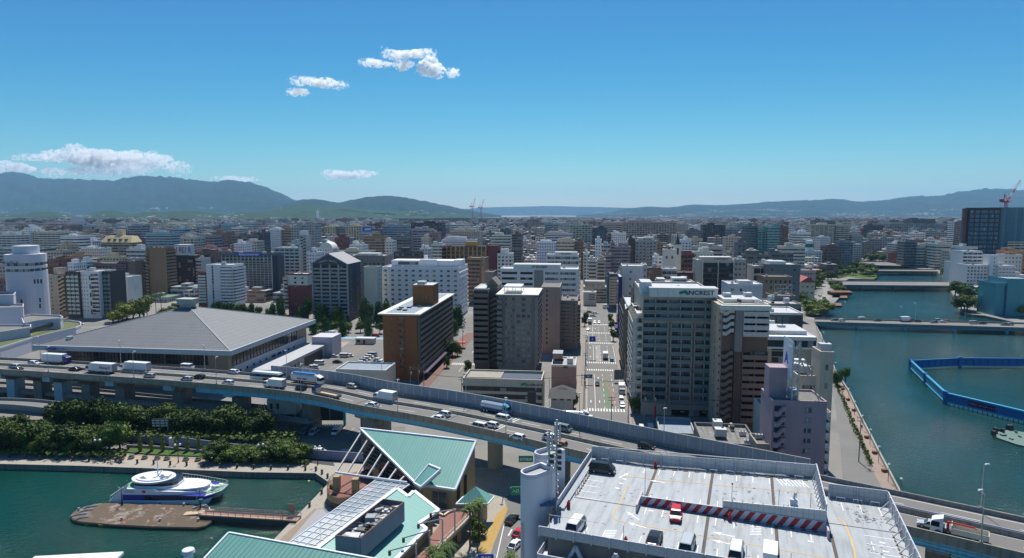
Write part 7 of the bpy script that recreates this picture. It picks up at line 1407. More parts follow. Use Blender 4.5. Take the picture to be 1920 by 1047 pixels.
signboard('green overhead expressway sign beside the white stair tower at street height',967,921,125,1.9,1.7,GREEN,1.2,lines_=(('入口',0,-.2,.7),))
signboard('black framed matrix sign standing on the sound wall before the low office',997,748,212,2.8,4.6,M_dark,1.0,zb=EZ+1)
signboard('white framed sign rack standing among the dark trees, left',299,793,196,4.6,2.4,paint('rack_white',(.5,.5,.5),.6,.1,lines=(1.5,.8,.3,.9)),1.0)
TB_ = thing('control_building','grey box building on teal stilts with a teal-framed dark gate beside it, under the expressway','control building'); M_tl = paint('steel_teal',(.03,.30,.27),.5,.1); c = W(525,800,G0); rz = -.12
def cb_(x0,y0,z0,x1,y1,z1,nm,mat): m = MB(); m.box(c.x+x0,c.y+y0,z0,c.x+x1,c.y+y1,z1); m.build(nm,mat,TB_)
cb_(-4,0,6.6,5.5,6,11.5,'cabin',wallm((.30,.31,.31))); cb_(-3,-.06,8.4,-2.2,0,10.2,'window',M_dark); cb_(-.9,-.06,8.4,-.1,0,10.2,'window',M_dark)
for x in (-4,-1,2,5):
 for y in (.3,5.6): cb_(x-.2,y-.2,G0,x+.2,y+.2,6.6,'stilt',M_tl)
m = MB(); m.bar((c.x-6,c.y+1,G0),(c.x-6,c.y+5,7),.5,.2); m.bar((c.x+5.8,c.y+2,6.8),(c.x+9,c.y+2,G0+.3),.9,.2)
for k in range(8): m.bar((c.x-7+k*.2,c.y,G0+k),(c.x-4.5,c.y,G0+k+.6),.15)
m.build('outside_stair',M_tl,TB_); cb_(11,1,G0,11.7,2,9,'gate_post',M_tl); cb_(20.5,1,G0,21.2,2,9,'gate_post',M_tl); cb_(11,1,9,21.2,2,9.7,'gate_beam',M_tl); cb_(11.7,1.6,4,20.5,1.9,9,'dark_screen',M_dark); cb_(15.9,1.5,4,16.1,1.58,9,'mullion',M_steel)
m = MB()
for k in range(12): m.box(c.x+11+k*.85,c.y-2,G0+.1,c.x+11.35+k*.85,c.y-.6,G0+1.0)
m.build('toll_post',M_pw,TB_)
P_ = [W(u,v,G0) for u,v in ((240,826),(340,836),(450,850),(560,858),(700,868))]; t_ = thing('noise_wall','low blue-grey wall curving along the road between the dark trees and the garden strip','wall'); m = MB(); m.sweep(P_,[(.12,0),(.12,2.6),(-.12,2.6),(-.12,0)]); m.build('panel',paint('noise_wall_blue',(.20,.23,.32),.7,.15,.3,dirt=.3),t_)
P_ = [W(u,v,G0) for u,v in ((238,840),(300,843),(398,852))]; t_ = thing('low_wall','pale concrete wall behind the garden strip','wall'); m = MB(); m.sweep(P_,[(.15,0),(.15,1),(-.15,1),(-.15,0)]); m.build('coping',M_conc,t_)
t_ = thing('kiosk','small white box cabinet behind the sapling row','cabinet',W(325,836,G0)); m = MB(); m.box(-1,-.6,0,1,.6,2.3); m.build('cabinet',M_pw,t_); m = MB(); m.box(-1.1,-.7,2.3,1.1,.7,2.5); m.build('lid',M_pw,t_)
t_ = thing('gatehouse','small white gatehouse cabin at the car park entrance','cabin',W(790/8.72+600-30+23,646,G0),-GY); m = MB(); m.box(-5,0,0,5,4,3.0); m.build('wall',wallm((.36,.36,.36)),t_); m = MB(); m.box(-5.3,-.3,3,5.3,4.3,3.3); m.build('roof',M_pw,t_); m = MB(); m.box(-4.4,-.05,1,-2.4,.02,2.4); m.box(-.8,-.05,0,.4,.02,2.4); m.build('window',M_dark,t_)
c = W(180,1052,16); t_ = thing('tent_canopy','white tent canopy edge at the bottom left','canopy'); a0,a1,a2 = W(66,1043,14),W(232,1034.5,14),W(218,1052,14); m = MB(); m.hexa([a0-Vector((0,8,.5)),a2-Vector((0,6,.5)),a1-Vector((0,0,.5)),a0-Vector((0,0,.5))],[a0-Vector((0,8,0)),a2-Vector((0,6,0)),a1,a0]); m.build('canopy',M_white,t_); m = MB(); m.tube((a0.x+3,a0.y-2,-2),(a0.x+3,a0.y-2,13.5),.3); m.tube((a1.x-2,a1.y-2,-2),(a1.x-2,a1.y-2,13.5),.3); m.build('mast',M_steel,t_)
c = W(353,1038,15); t_ = thing('funnel','white ship funnel with a round cap at the bottom edge','funnel',(c.x,c.y,6)); m = MB(); m.tube((0,0,0),(0,0,9.2),.75,.72,16); m.hexa([(-2.6,-.4,-2),(-.6,-.4,0),(-.6,.4,0),(-2.6,.4,-2)],[(-2.6,-.4,4),(-.4,-.4,8.4),(-.4,.4,8.4),(-2.6,.4,4)]); m.build('stack',paint('funnel_white',(.6,.6,.65),.5),t_); m = MB(); m.tube((0,0,9.2),(0,0,9.7),1.1,.95,16); m.build('cap',M_pw,t_)
# pontoon, gangway, ferry
t_ = thing('pontoon','rust-stained floating landing stage with rounded ends','pontoon'); PP = [W(u,v,1.7) for u,v in ((133.5,968),(136,962),(145,956),(163,949),(185,944),(200,943.5),(362,948),(385,954),(399,964),(400,971),(396,978),(384,986),(370,989),(280,987),(205,983),(150,978),(137,974))]
MR = N('pontoon_deck'); v_ = MR.pos(); MR.l(MR.mix(MR.ramp(MR.noise(v_,.35,4),.5,.62),MR.mix(MR.noise(v_,1.2,4),(.07,.052,.034),(.125,.092,.06)),MR.mix(MR.ramp(MR.noise(v_,.9,2),.45,.55),(.22,.20,.17),(.13,.05,.03))),MR.b.inputs['Base Color']); MR.b.inputs['Roughness'].default_value = .9
m = MB(); m.prism([(p.x,p.y) for p in PP],-.6,1.7,0,1); m.build('hull',[paint('pontoon_side',(.05,.045,.04),.8,.3),MR.m],t_)
m = MB(); n = len(PP)
for i in range(n): a,b = PP[i],PP[(i+1) % n]; m.bar((a.x,a.y,1.4),(b.x,b.y,1.4),.25,.3)
m.build('rubbing_strake',paint('strake',(.12,.10,.08),.8,.3),t_)
for (u,v,s,mt) in ((173,980,1.6,'y'),(211,981,1.2,'y'),(190,983,.5,'y'),(299,984,2.6,'y'),(288,985,.5,'y'),(325,984,.7,'y'),(352,984,.5,'y')): p = W(u,v,1.5); m = MB(); m.box(p.x-s,p.y-.25,1.0,p.x+s,p.y,1.5); m.build('fender',paint('fender_yellow',(.42,.30,.04),.7,.2),t_)
for u,v in ((148,957),(345,948),(372,977),(228,975),(300,977)): p = W(u,v,1.7); m = MB(); m.tube((p.x,p.y,1.7),(p.x,p.y,2.3),.2,.28,8); m.build('bollard',M_steel,t_)
for u,v,w_,d_ in ((148,966,2.6,1.6),(163,958,2.2,.6),(170,951,2.5,.5),(155,972,2.0,1.2),(375,951,2.6,.8),(410,950,1.6,.8)):
 if u < 400: p = W(u,v,1.7); m = MB(); m.bar((p.x-w_*.5,p.y-w_*.3,1.85),(p.x+w_*.5,p.y+w_*.3,1.85),.35,.25); m.bar((p.x-w_*.5,p.y-w_*.5,2.0),(p.x+w_*.3,p.y+w_*.3,2.1),.1); m.build('gear',M_steel,t_)
p = W(362,963,1.8); m = MB(); m.hexa([(p.x-2,p.y-.9,1.72),(p.x+4.5,p.y-.9,1.72),(p.x+4.5,p.y+.9,1.72),(p.x-2,p.y+.9,1.72)],[(p.x-2,p.y-.9,1.8),(p.x+4.5,p.y-.9,2.4),(p.x+4.5,p.y+.9,2.4),(p.x-2,p.y+.9,1.8)]); m.build('ramp_plate',wallm((.33,.27,.2)),t_)
for u,v,l in ((229,948,'twin-armed quay lamp on the left part of the landing stage'),(376,953,'quay lamp with a green box on the landing stage by the gangway')):
 p = W(u,v,1.7); q = thing('quay_lamp',l,'lamp post',(p.x,p.y,1.7)); m = MB(); m.tube((0,0,0),(0,0,4.4),.12,.07,8); m.tube((0,0,0),(0,0,1.6),.2,.16,8); m.build('pole',paint('iron_black',(.015,.02,.025),.4),q); m = MB(); m.bar((-.5,0,4.3),(.5,0,4.3),.07); m.box(-.65,-.15,4.2,-.35,.15,4.5); m.box(.35,-.15,4.2,.65,.15,4.5); m.build('lamp_head',M_steel,q)
 if u > 300: m = MB(); m.box(-.3,-.3,1.5,.5,.3,2.2); m.build('junction_box',paint('box_green',(.03,.2,.15)),q)
GW = thing('gangway','brown gangway bridge with lilac-pink handrails between landing stage and quay','gangway'); a,b = W(379,963,2.4),W(560,974,2.8); d = (b-a).normalized(); n = Vector((d.y,-d.x,0))
m = MB(); m.hexa([a+n*1.2-Vector((0,0,.9)),b+n*1.2-Vector((0,0,.9)),b-n*1.2-Vector((0,0,.9)),a-n*1.2-Vector((0,0,.9))],[a+n*1.2,b+n*1.2,b-n*1.2,a-n*1.2],0,1); m.build('deck',[wallm((.06,.05,.045)),wallm((.24,.17,.13))],GW)
for s in (1,-1):
 P_ = [a+n*1.2*s,b+n*1.2*s]; m = MB()
 for z in (1.1,.7): m.bar(P_[0]+Vector((0,0,z)),P_[1]+Vector((0,0,z)),.07)
 for k in range(14): p = P_[0].lerp(P_[1],k/13); m.bar(p,p+Vector((0,0,1.1)),.09)
 m.build('handrail',paint('rail_pink',(.30,.16,.24),.5,.1),GW); m = MB(); m.hexa([P_[0],P_[1],P_[1]+n*.05,P_[0]+n*.05],[P_[0]+Vector((0,0,.3)),P_[1]+Vector((0,0,.3)),P_[1]+Vector((0,0,.3))+n*.05,P_[0]+Vector((0,0,.3))+n*.05]); m.build('side_panel',wallm((.30,.26,.22)),GW)
m = MB(); p = a.lerp(b,.87); m.bar(p+n*1.4,p+n*1.4+Vector((0,0,2.6)),.15); m.bar(p-n*1.4,p-n*1.4+Vector((0,0,2.9)),.15); m.hexa([p-n*1.4+Vector((0,0,1)),p-n*1.4+d*1.6+Vector((0,0,1)),p-n*1.3+d*1.6+Vector((0,0,1)),p-n*1.3+Vector((0,0,1))],[p-n*1.4+Vector((0,0,2.9)),p-n*1.4+d*1.6+Vector((0,0,2.9)),p-n*1.3+d*1.6+Vector((0,0,2.9)),p-n*1.3+Vector((0,0,2.9))]); m.build('gate',wallm((.2,.15,.13)),GW)
fs,fe = W(203.5,944.5,WL),W(390.5,947.2,WL); FY = thing('ferry','white twin-hulled passenger ferry with a violet-blue window band, moored at the landing stage','ferry',(fs.x,fs.y,0),math.atan2(fe.y-fs.y,fe.x-fs.x)); FL = (fe-fs).length; Bm = 8.6
M_fw = paint('ferry_white',(.72,.74,.78),.35,.04,.2); M_fv = paint('ferry_violet',(.035,.04,.30),.35,.05); M_fg = paint('ferry_deck_green',(.16,.32,.22),.8,.15,.6)
def loft(name,st,mat,parent=FY,sm=False,cap=True):
 m = MB(); n = len(st[0]); vs = [p for s in st for p in s]; fs_ = [(i*n+j,i*n+(j+1) % n,(i+1)*n+(j+1) % n,(i+1)*n+j) for i in range(len(st)-1) for j in range(n)]
 m.raw(vs,fs_,0,sm)
 if cap: m.poly(st[0]); m.poly(st[-1][::-1])
 return m.build(name,mat,parent)
def sec(x,y0,y1,z0,z1,fl=0): return [(x-fl*.0,y0+fl,z0),(x,y0,z1),(x,y1,z1),(x,y1-fl,z0)]
hx = [(0,.0,1.5,0),(1.2,0,2.1,0),(3,0,2.4,0),(12,0,2.6,0),(20,.0,2.75,0),(FL-1,.25,3.0,.5),(FL+.9,1.5,3.3,1.2),(FL+2.4,2.7,3.6,1.3)]
loft('hull',[[(x if z1 < 3.1 else x-1.5*(x > FL),ins_+fl,-.4 if x < FL+.5 else 1.2),(x,ins_,z1),(x,Bm-ins_,z1),(x if z1 < 3.1 else x-1.5*(x > FL),Bm-ins_-fl,-.4 if x < FL+.5 else 1.2)] for x,ins_,z1,fl in hx],M_fw)
loft('window_band',[sec(x,i_-.04,Bm-i_+.04,z0,z1) for x,i_,z0,z1 in ((3.6,0,1.85,3.2),(12,0,1.85,3.25),(20,0,2.0,3.15),(FL-1,.25,2.15,3.0),(FL+.7,1.3,2.5,2.95))],M_fv)
m = MB()
for k in range(14): x = 9.2+k*.95; m.box(x,-.1,2.1+k*.008,x+.8,-.045,3.05-k*.006)
m.build('saloon_window',GLS['k'],FY)
loft('lower_cabin',[sec(x,i_,Bm-i_,2.5,z1) for x,i_,z1 in ((3.4,.05,4.7),(11.5,.05,4.7),(12.2,.05,4.2),(18,.35,4.0),(FL-4,1.2,3.7),(FL-1.2,2.4,3.3))],M_fw)
loft('fore_roof',[sec(x,i_,Bm-i_,4.15,4.45) for x,i_ in ((13.0,1.2),(14,.9),(19,1.1),(FL-3.6,1.8),(FL-2.2,2.5),(FL-1.7,3.3))],M_fw)
loft('bridge_window',[sec(x,i_,Bm-i_,4.4,5.7) for x,i_ in ((6.2,1.1),(13,1.0),(15.2,1.8),(16.0,3.0))],GLS['k'])
loft('wheelhouse',[sec(x,i_,Bm-i_,4.4,5.0) for x,i_ in ((6.0,1.0),(13.1,.9),(15.4,1.7),(16.2,2.9))],M_fw)
el = [(9.2+5.2*math.cos(t)*(1.0 if math.cos(t) > 0 else 1.02),Bm/2+3.8*math.sin(t)) for t in [i*2*math.pi/30 for i in range(30)]]
m = MB(); m.prism(el,5.7,6.1,bottom=True); m.prism([(9.2+(x-9.2)*.82,Bm/2+(y-Bm/2)*.8) for x,y in el],6.1,6.35); m.build('top_roof',M_fw,FY)
m = MB(); m.box(0.2,.5,1.6,3.4,Bm-.5,1.7); m.box(3.4,.6,4.71,6.2,Bm-.6,4.76); m.hexa([(FL-1.4,1.2,3.02),(FL+1.8,2.9,3.4),(FL+1.8,Bm-2.9,3.4),(FL-1.4,Bm-1.2,3.02)],[(FL-1.4,1.2,3.1),(FL+1.8,2.9,3.55),(FL+1.8,Bm-2.9,3.55),(FL-1.4,Bm-1.2,3.1)]); m.build('green_deck',M_fg,FY)
V3 = lambda *a: Vector(a)
railing('railing',[V3(FL-1.8,.6,3.1),V3(FL+.9,1.5,3.3),V3(FL+2.3,2.7,3.6),V3(FL+2.3,Bm-2.7,3.6),V3(FL+.9,Bm-1.5,3.4),V3(FL-6,Bm-.3,3.9),V3(14,Bm-.2,4.4)],1.0,FY,M_steel,.8); railing('railing',[V3(.3,.3,1.7),V3(.2,Bm-.3,1.7)],1,FY,M_steel,.8)
m = MB(); m.hexa([(.6,.15,1.6),(3.4,.15,2.4),(3.4,.35,2.4),(.6,.35,1.6)],[(.6,.15,2.0),(4.6,.15,5.8),(5.2,.35,5.8),(1.1,.35,2.0)]); m.build('stair_side',M_fw,FY)
m = MB(); m.tube((10.2,4.3,6.3),(10.2,4.3,10.6),.16,.07,8); m.bar((9.5,4.3,8.2),(10.9,4.3,8.2),.1); m.bar((9.7,3.6,7.4),(10.7,5,7.4),.3,.12); m.tube((10.2,4.3,6.3),(11.4,4.3,7.8),.12); m.build('mast',M_fw,FY)
m = MB(); m.box(11,3.4,6.3,13.4,5.0,6.7); m.ball((12,3.2,6.9),.5,10); m.hexa([(6.2,2.6,6.3),(8.6,2.4,6.3),(8.6,3.6,6.3),(6.2,3.8,6.3)],[(6.6,2.8,6.7),(7.6,2.6,6.9),(7.6,3.4,6.9),(6.6,3.6,6.7)]); m.build('radar_gear',M_fw,FY)
m = MB(); m.box(8.6,-.02,3.7,9.4,.03,4.3); m.build('emblem',paint('emblem_red',(.5,.06,.04)),FY); m = MB(); m.box(4.2,-.02,3.75,6.6,.02,4.3); m.build('side_door',paint('door_line',(.5,.52,.55)),FY)
m = MB(); m.ball((FL-.4,3.6,3.9),.55,8); m.box(FL-.9,4.6,3.3,FL+.6,5.2,3.8); m.build('deck_gear',M_fw,FY)
for k,x in enumerate((1,6,13,20)): m = MB(); m.tube((x-.0,-.25,.2),(x,-.25,1.2),.25,n=8); m.build('fender',M_rub,FY)
# trees
def leafm(name,a,b,src='pos'):
 m = N(name); oi = m.n('ShaderNodeObjectInfo').outputs['Random']; n1 = m.noise(m.pos(),.9,3); n2 = m.noise(m.pos(),.12,2)
 m.l(m.mix(m.ramp(m.math('ADD',m.math('MULTIPLY',oi,.35),m.math('ADD',m.math('MULTIPLY',n1,.5),m.math('MULTIPLY',n2,.5))),.35,.95),a,b),m.b.inputs['Base Color']); m.b.inputs['Roughness'].default_value = .7
 m.b.inputs['Specular IOR Level'].default_value = .25; return m.m
LM = [leafm('leaves_dark',(.018,.042,.010),(.085,.125,.022)),leafm('leaves_mid',(.03,.065,.010),(.12,.185,.03)),leafm('leaves_yellow',(.07,.10,.012),(.19,.22,.035)),leafm('leaves_cone',(.02,.055,.012),(.07,.14,.03))]
M_bark = paint('bark',(.09,.07,.05),.9,.2,1)
def crown_mesh(seed,kind,leaf,n,li):
 rnd = random.Random(seed); m = MB(); lobes = []
 if kind == 'cone': lobes = [((rnd.uniform(-.12,.12),rnd.uniform(-.12,.12),z),.46*(1-z*.72)+.1) for z in (0,.22,.45,.68,.9)]
 else:
  lobes = [((0,0,.1),.62)]
  for i in range(9): a = i*2.4; r_ = rnd.uniform(.35,.62); lobes.append(((r_*math.cos(a),r_*math.sin(a),rnd.uniform(-.4,.5)),rnd.uniform(.18,.44)))
 for (c,r_) in lobes:
  k = int(n/len(lobes)*(r_/.4)); m.ball((c[0],c[1],c[2]*.9),r_*.72,8,sz=.8)
  for i in range(k):
   u,t = rnd.uniform(-1,1),rnd.uniform(0,6.283); s = math.sqrt(1-u*u); rr = r_*rnd.uniform(.82,1.12); p = Vector((c[0]+s*math.cos(t)*rr,c[1]+s*math.sin(t)*rr,c[2]+u*rr*.85))
   q = Vector((rnd.gauss(0,1),rnd.gauss(0,1),rnd.gauss(.3,1))).normalized(); a = q.orthogonal().normalized()*leaf*rnd.uniform(.6,1.2); b = q.cross(a).normalized()*leaf*rnd.uniform(.5,1); m.poly([p-a,p-b*.6,p+a,p+b*.8])
 return m.mesh('crown',[LM[li]])
CR = {('dark',k): crown_mesh(k,'round',.075,1900,0) for k in range(3)}
CR.update({('mid',k): crown_mesh(10+k,'round',.07,1800,1) for k in range(3)}); CR.update({('yellow',k): crown_mesh(20+k,'round',.075,1300,2) for k in range(2)}); CR.update({('cone',k): crown_mesh(30+k,'cone',.07,1100,3) for k in range(3)}); CR.update({('thin',k): crown_mesh(40+k,'cone',.09,90,2) for k in range(2)})
def trunk_mesh():
 m = MB(); m.tube((0,0,0),(.02,0,.5),.05,.035,7)
 for a in (0,2.1,4.2): m.tube((.02,0,.42),(.2*math.cos(a),.2*math.sin(a),.8),.028,.012,5)
 return m.mesh('trunk',[M_bark])
TRK = trunk_mesh(); TN_ = [0]
def tree(kind,u,vb,h,r_,label,group=None,name='tree',z=G0):
 TN_[0] += 1; rnd = random.Random(TN_[0]); p = W(u,vb,z); t = thing(name,label,'tree',p,rnd.uniform(0,6),group); k = rnd.randrange(3) % (2 if kind in ('yellow','thin') else 3)
 tr = link('trunk',TRK,t); tr.scale = (h*.8,h*.8,h*.75); c = link('crown',CR[(kind,k)],t)
 if kind in ('cone','thin'): c.scale = (r_*1.7,r_*1.7,h*.72); c.location = (0,0,h*.24)
 else: c.scale = (r_,r_,h*.56); c.location = (0,0,h*.52)
 return t
ORD = 'first second third fourth fifth sixth seventh eighth ninth tenth eleventh twelfth thirteenth fourteenth fifteenth sixteenth seventeenth eighteenth'.split()
def grove(rows,kind,h,r_,label,group,jit=0):
 rnd = random.Random(len(label)); rows = sorted(rows)
 for i,q in enumerate(rows): tree(kind if isinstance(kind,str) else kind[i % len(kind)],q[0]+rnd.uniform(-jit,jit),q[1],h*rnd.uniform(.85,1.15),r_*rnd.uniform(.85,1.15),label+', '+ORD[i]+' from the left',group)
for i,u in enumerate((67,101,136)): tree('yellow',u,852,5.2,2.9,('leftmost','middle','rightmost')[i]+' of three small round trees standing on the quay paving at the left','small quay trees')
grove([(u,844+(i % 2)*4) for i,u in enumerate((-12,8,28,48,70,92,114,134,154,172,190,208,226))],('mid','dark','mid','dark','dark','mid'),8.6,5.0,'dense broad-leaved tree in the belt along the left quay','tree belt along the quay',3)
grove([(24,826),(55,828),(82,830),(4,834)],('mid','dark'),7.5,4.6,'broad tree in the second row behind the quay belt, far left','second row left')
grove([(112,822),(128,815),(146,820),(163,812),(182,820),(200,814),(218,822)],'dark',12.0,6.0,'tall dark tree in the grove under the expressway piers, left','dark grove under the expressway, left part')
grove([(u,806+(i % 3)*3+(u-240)*.045) for i,u in enumerate((240,262,284,305,326,347,368,390,412,434,456,478,498))],'dark',9.0,5.4,'dark tree in the shaded grove between the expressway piers','dark grove under the expressway, right part',4)
grove([(u,866-(i % 2)*5) for i,u in enumerate((398,414,430,447,462,478,494,510,526,542,556,570))],('mid','dark','mid'),5.0,3.9,'low bushy tree in the clump ending the quay at right','bushy clump at the right of the quay',3)
for i,u in enumerate((263,284,306,330,352,373)): tree('thin',u,848,5.0,.9,('first','second','third','fourth','fifth','sixth')[i]+' staked sapling from the left in the garden strip','saplings in the garden strip','sapling')
for i,(u,vb,k,h,r_) in enumerate(((589,626,'cone',8.5,2.8),(601,622,'mid',6,3.6),(611,630,'cone',11,2.8),(625,624,'mid',7.5,3.8),(642,630,'cone',8.5,2.8),(654,624,'mid',7,3.8),(676,624,'mid',7,3.8),(692,632,'cone',10,2.8),(712,626,'mid',7,3.6),(739,628,'mid',7,3.6))): tree(k,u,vb,h,r_,('first','second','third','fourth','fifth','sixth','seventh','eighth','ninth','tenth')[i]+' tree from the left in the row beyond the car park','trees along the boulevard')
for i,(u,vb,h,r_) in enumerate(((504,602,9,3),(512,606,12,3.4),(529,606,12,3.4),(525,595,16,4),(562,603,9,3),(569,608,13,3.6),(578,604,17,3.8),(601,612,14,4.4),(608,610,12,4),(629,612,13,4.6),(640,610,11,4),(684,612,17,4.0),(693,610,15,3.8),(712,610,14,4),(724,606,14,4),(850,612,12,3.6),(860,613,13,4),(852,628,9,3))): tree('cone' if i % 3 else 'mid',u,vb,h,r_,ORD[i]+' dark street tree in the planting before the hotels along the boulevard','street trees before the hotels')
grove([(402,589),(412,588),(423,590),(434,590),(446,592),(458,592),(472,594),(486,594)],('cone','dark'),8,3.2,'round street tree just behind the ridge of the arena roof','trees behind the arena roof')
grove([(238,601),(250,598),(262,596),(270,598)],'yellow',15,7.2,'tall yellow-green tree in the park corner beyond the arena','yellow-green park trees'); grove([(212,607),(222,605),(230,603)],'yellow',9.5,5.2,'lower yellow-green tree left of the tall park trees','yellow-green park trees low'); grove([(325,590),(332,585),(344,580),(362,575),(318,596),(305,597)],('yellow','dark'),8,4.5,'tree by the crossing behind the arena lantern','trees by the crossing')
gr_ = 'leafy riverside tree on the left bank of the river'
grove([(TD(x),VD(y)+2) for x,y in ((215,800),(228,775),(245,750),(262,740),(280,725),(300,705),(318,690),(330,670),(345,650),(355,632),(300,640),(325,625),(380,660),(398,650),(370,620))],('mid','dark'),10,5.5,gr_,'left bank avenue',1)
grove([(TD(x),VD(y)) for x,y in ((270,880),(300,890),(330,880),(360,870),(385,860),(345,845),(265,850))],('mid','yellow'),8,6.2,'bushy tree beside the quay road just above the first bridge','trees above the first bridge')
grove([(TD(x),VD(y)) for x,y in ((410,710),(430,735),(455,740),(445,715))],'mid',8,6,'bushy tree at the left end of the second bridge','trees at the second bridge')
grove([(TD(x),VD(y)) for x,y in ((395,590),(420,595),(455,580),(490,585),(520,585),(550,580),(580,585),(615,625),(640,635),(660,625),(650,610),(405,580))],('dark','mid'),10,8.5,'dark tree on the spit between the bridges','spit trees'); grove([(TD(x),VD(y)) for x,y in ((560,480),(585,485),(610,480),(625,470),(640,490),(650,535),(680,540),(705,540),(725,545))],'mid',12,9,'far green tree around the river bend','river bend trees')
grove([(TD(x),VD(y)) for x,y in ((440,640),(465,632),(430,622),(500,625),(540,628),(585,618),(455,608),(520,608),(600,606))],('mid','dark'),8,7,'leafy tree in the park on the spit, front rows','spit park trees')
grove([(TD(x),VD(y)) for x,y in ((1145,640),(1160,650),(1150,665),(1165,680))],'yellow',14,7.5,'bright green tree on the right bank before the white buildings','bright trees right bank')
grove([(TD(x),VD(y)) for x,y in ((1190,760),(1215,765),(1245,770),(1275,785),(1310,790),(1345,785),(1375,770),(1400,790),(1430,780),(1420,800),(1225,850),(1245,860),(1262,850),(1450,790))],('dark','mid'),12,8.5,'dense dark tree on the right river bank beside the site','dense trees right bank',2)
grove([(TD(1600),VD(890)),(TD(1612),VD(880)),(TD(1580),VD(640)),(TD(1600),VD(645)),(TD(1618),VD(650))],('yellow','dark'),10,5,'tree at the right edge by the teal sheeting','right edge trees')
for i,(u,vb,k) in enumerate(((1144,606,'dark'),(1147,618,'mid'),(1150,640,'dark'),(1168,650,'mid'),(1170,668,'mid'),(1178,690,'dark'),(1190,775,'mid'),(1096,612,'dark'),(1099,604,'dark'),(1083,640,'mid'),(848,668,'mid'),(858,668,'mid'),(838,690,'dark'),(1570,723,'mid'),(1585,716,'mid'),(878,700,'mid'),(1075,770,'mid'))): tree(k,u,vb,6.5 if i != 10 else 9,2.4 if i != 10 else 4.2,'small street tree at the '+('right kerb, beside the far junction;right kerb, just below the far junction;right kerb, opposite the blue arrow sign;right pavement, before the dark block;right pavement, below the dark block;right pavement, by the white stepped building;foot of the broad beige block;left kerb, beside the far junction;left kerb, behind the one at the far junction;left pavement, beside the brownish wing;side street, big one;side street, right behind the big one;side street, at the plum awning;river wall, left of a pair;river wall, right of a pair;side street, beside the low office;left pavement, before the hipped house').split(';')[i],('main street trees','side street trees','promenade bushes')[0 if i < 10 or i == 16 else 1 if i < 13 or i == 15 else 2])
m = MB(); rnd = random.Random(8)
for (u0,u1,v0,v1,n_,hh_) in ((-10,235,836,848,1500,2.0),(100,560,795,813,5200,3.2),(400,580,858,862,500,1.2),(-10,100,815,832,700,2.2),(240,396,842,846,60,.5)):
 for i in range(n_):
  u = rnd.uniform(u0,u1); c = W(u,rnd.uniform(v0,v1)+(u-u0)*.03,G0+rnd.uniform(0,hh_)); s_ = rnd.uniform(.35,.8)*(1 if hh_ > 1 else .5); q = Vector((rnd.gauss(0,1),rnd.gauss(0,1),rnd.gauss(.7,1))).normalized(); a = q.orthogonal().normalized()*s_; b = q.cross(a); m.poly([c-a,c-b*.7,c+a,c+b*.8])
for i in range(900):
 t_ = rnd.random(); c = W(1561+t_*72+rnd.gauss(0,2.2),703+t_*166,G0+rnd.uniform(0,1)); s_ = rnd.uniform(.2,.5); q = Vector((rnd.gauss(0,1),rnd.gauss(0,1),rnd.gauss(.7,1))).normalized(); a = q.orthogonal().normalized()*s_; b = q.cross(a); m.poly([c-a,c-b*.7,c+a,c+b*.8])
tag(m.build('undergrowth',LM[0]),kind='stuff')
def palm_mesh():
 m = MB()
 for i in range(26):
  a = i*2.399; el = .9-1.5*(i/26); L = 1.0; pts = []
  for k in range(5): t = k/4; pts.append(Vector((math.cos(a)*math.cos(el)*t*L,math.sin(a)*math.cos(el)*t*L,math.sin(el)*t*L-.55*t*t)))
  s = Vector((-math.sin(a),math.cos(a),0))
  for k in range(4):
   for j in (-1,0,1): w0_,w1_ = .10*(1-k/5),.10*(1-(k+1)/5); m.poly([pts[k]+s*w0_*(j*1.5-.5),pts[k]+s*w0_*(j*1.5+.5),pts[k+1]+s*w1_*(j*1.9+.4)-Vector((0,0,abs(j)*.08)),pts[k+1]+s*w1_*(j*1.9-.4)-Vector((0,0,abs(j)*.08))])
 return m.mesh('fronds',[leafm('palm_leaves',(.035,.07,.012),(.12,.19,.04))])
PM = palm_mesh()
for u,v,d,r_,l in ((881,948,131,2.6,'tall palm with its crown before the police box, left of a pair'),(898,940,133,2.4,'tall palm of the pair before the police box, the right one'),(812,1030,119,2.6,'palm crown at the bottom edge beside the walkway, left'),(838,1025,119,2.8,'palm crown at the bottom edge beside the walkway, right'),(958,1040,116,2.0,'small palm at the bottom edge beside the road'),(274,556,420,3.2,'palm at the left of the three behind the arena'),(291,553,415,3.2,'middle palm of the three behind the arena'),(301,550,415,3.2,'right palm of the three behind the arena'),(822,1042,112,2.2,'lowest palm crown at the bottom edge, left of the blue sign')):
 c = AT(u,v,d); t = thing('palm_tree',l,'palm',(c.x,c.y,G0)); m = MB(); m.tube((0,0,0),(0,0,c.z-G0),.24,.16,8); m.ball((0,0,c.z-G0-.2),.35,8); m.build('trunk',M_bark,t); f = link('fronds',PM,t,(0,0,c.z-G0)); f.scale = (r_,r_,r_)
for u,v,r_ in ((897,1005,2.2),(893,1018,1.5)): tree('mid',u,v,r_*2,r_,('large','small')[r_ < 2]+' rounded shrub between the palms and the walkway',None,'shrub')
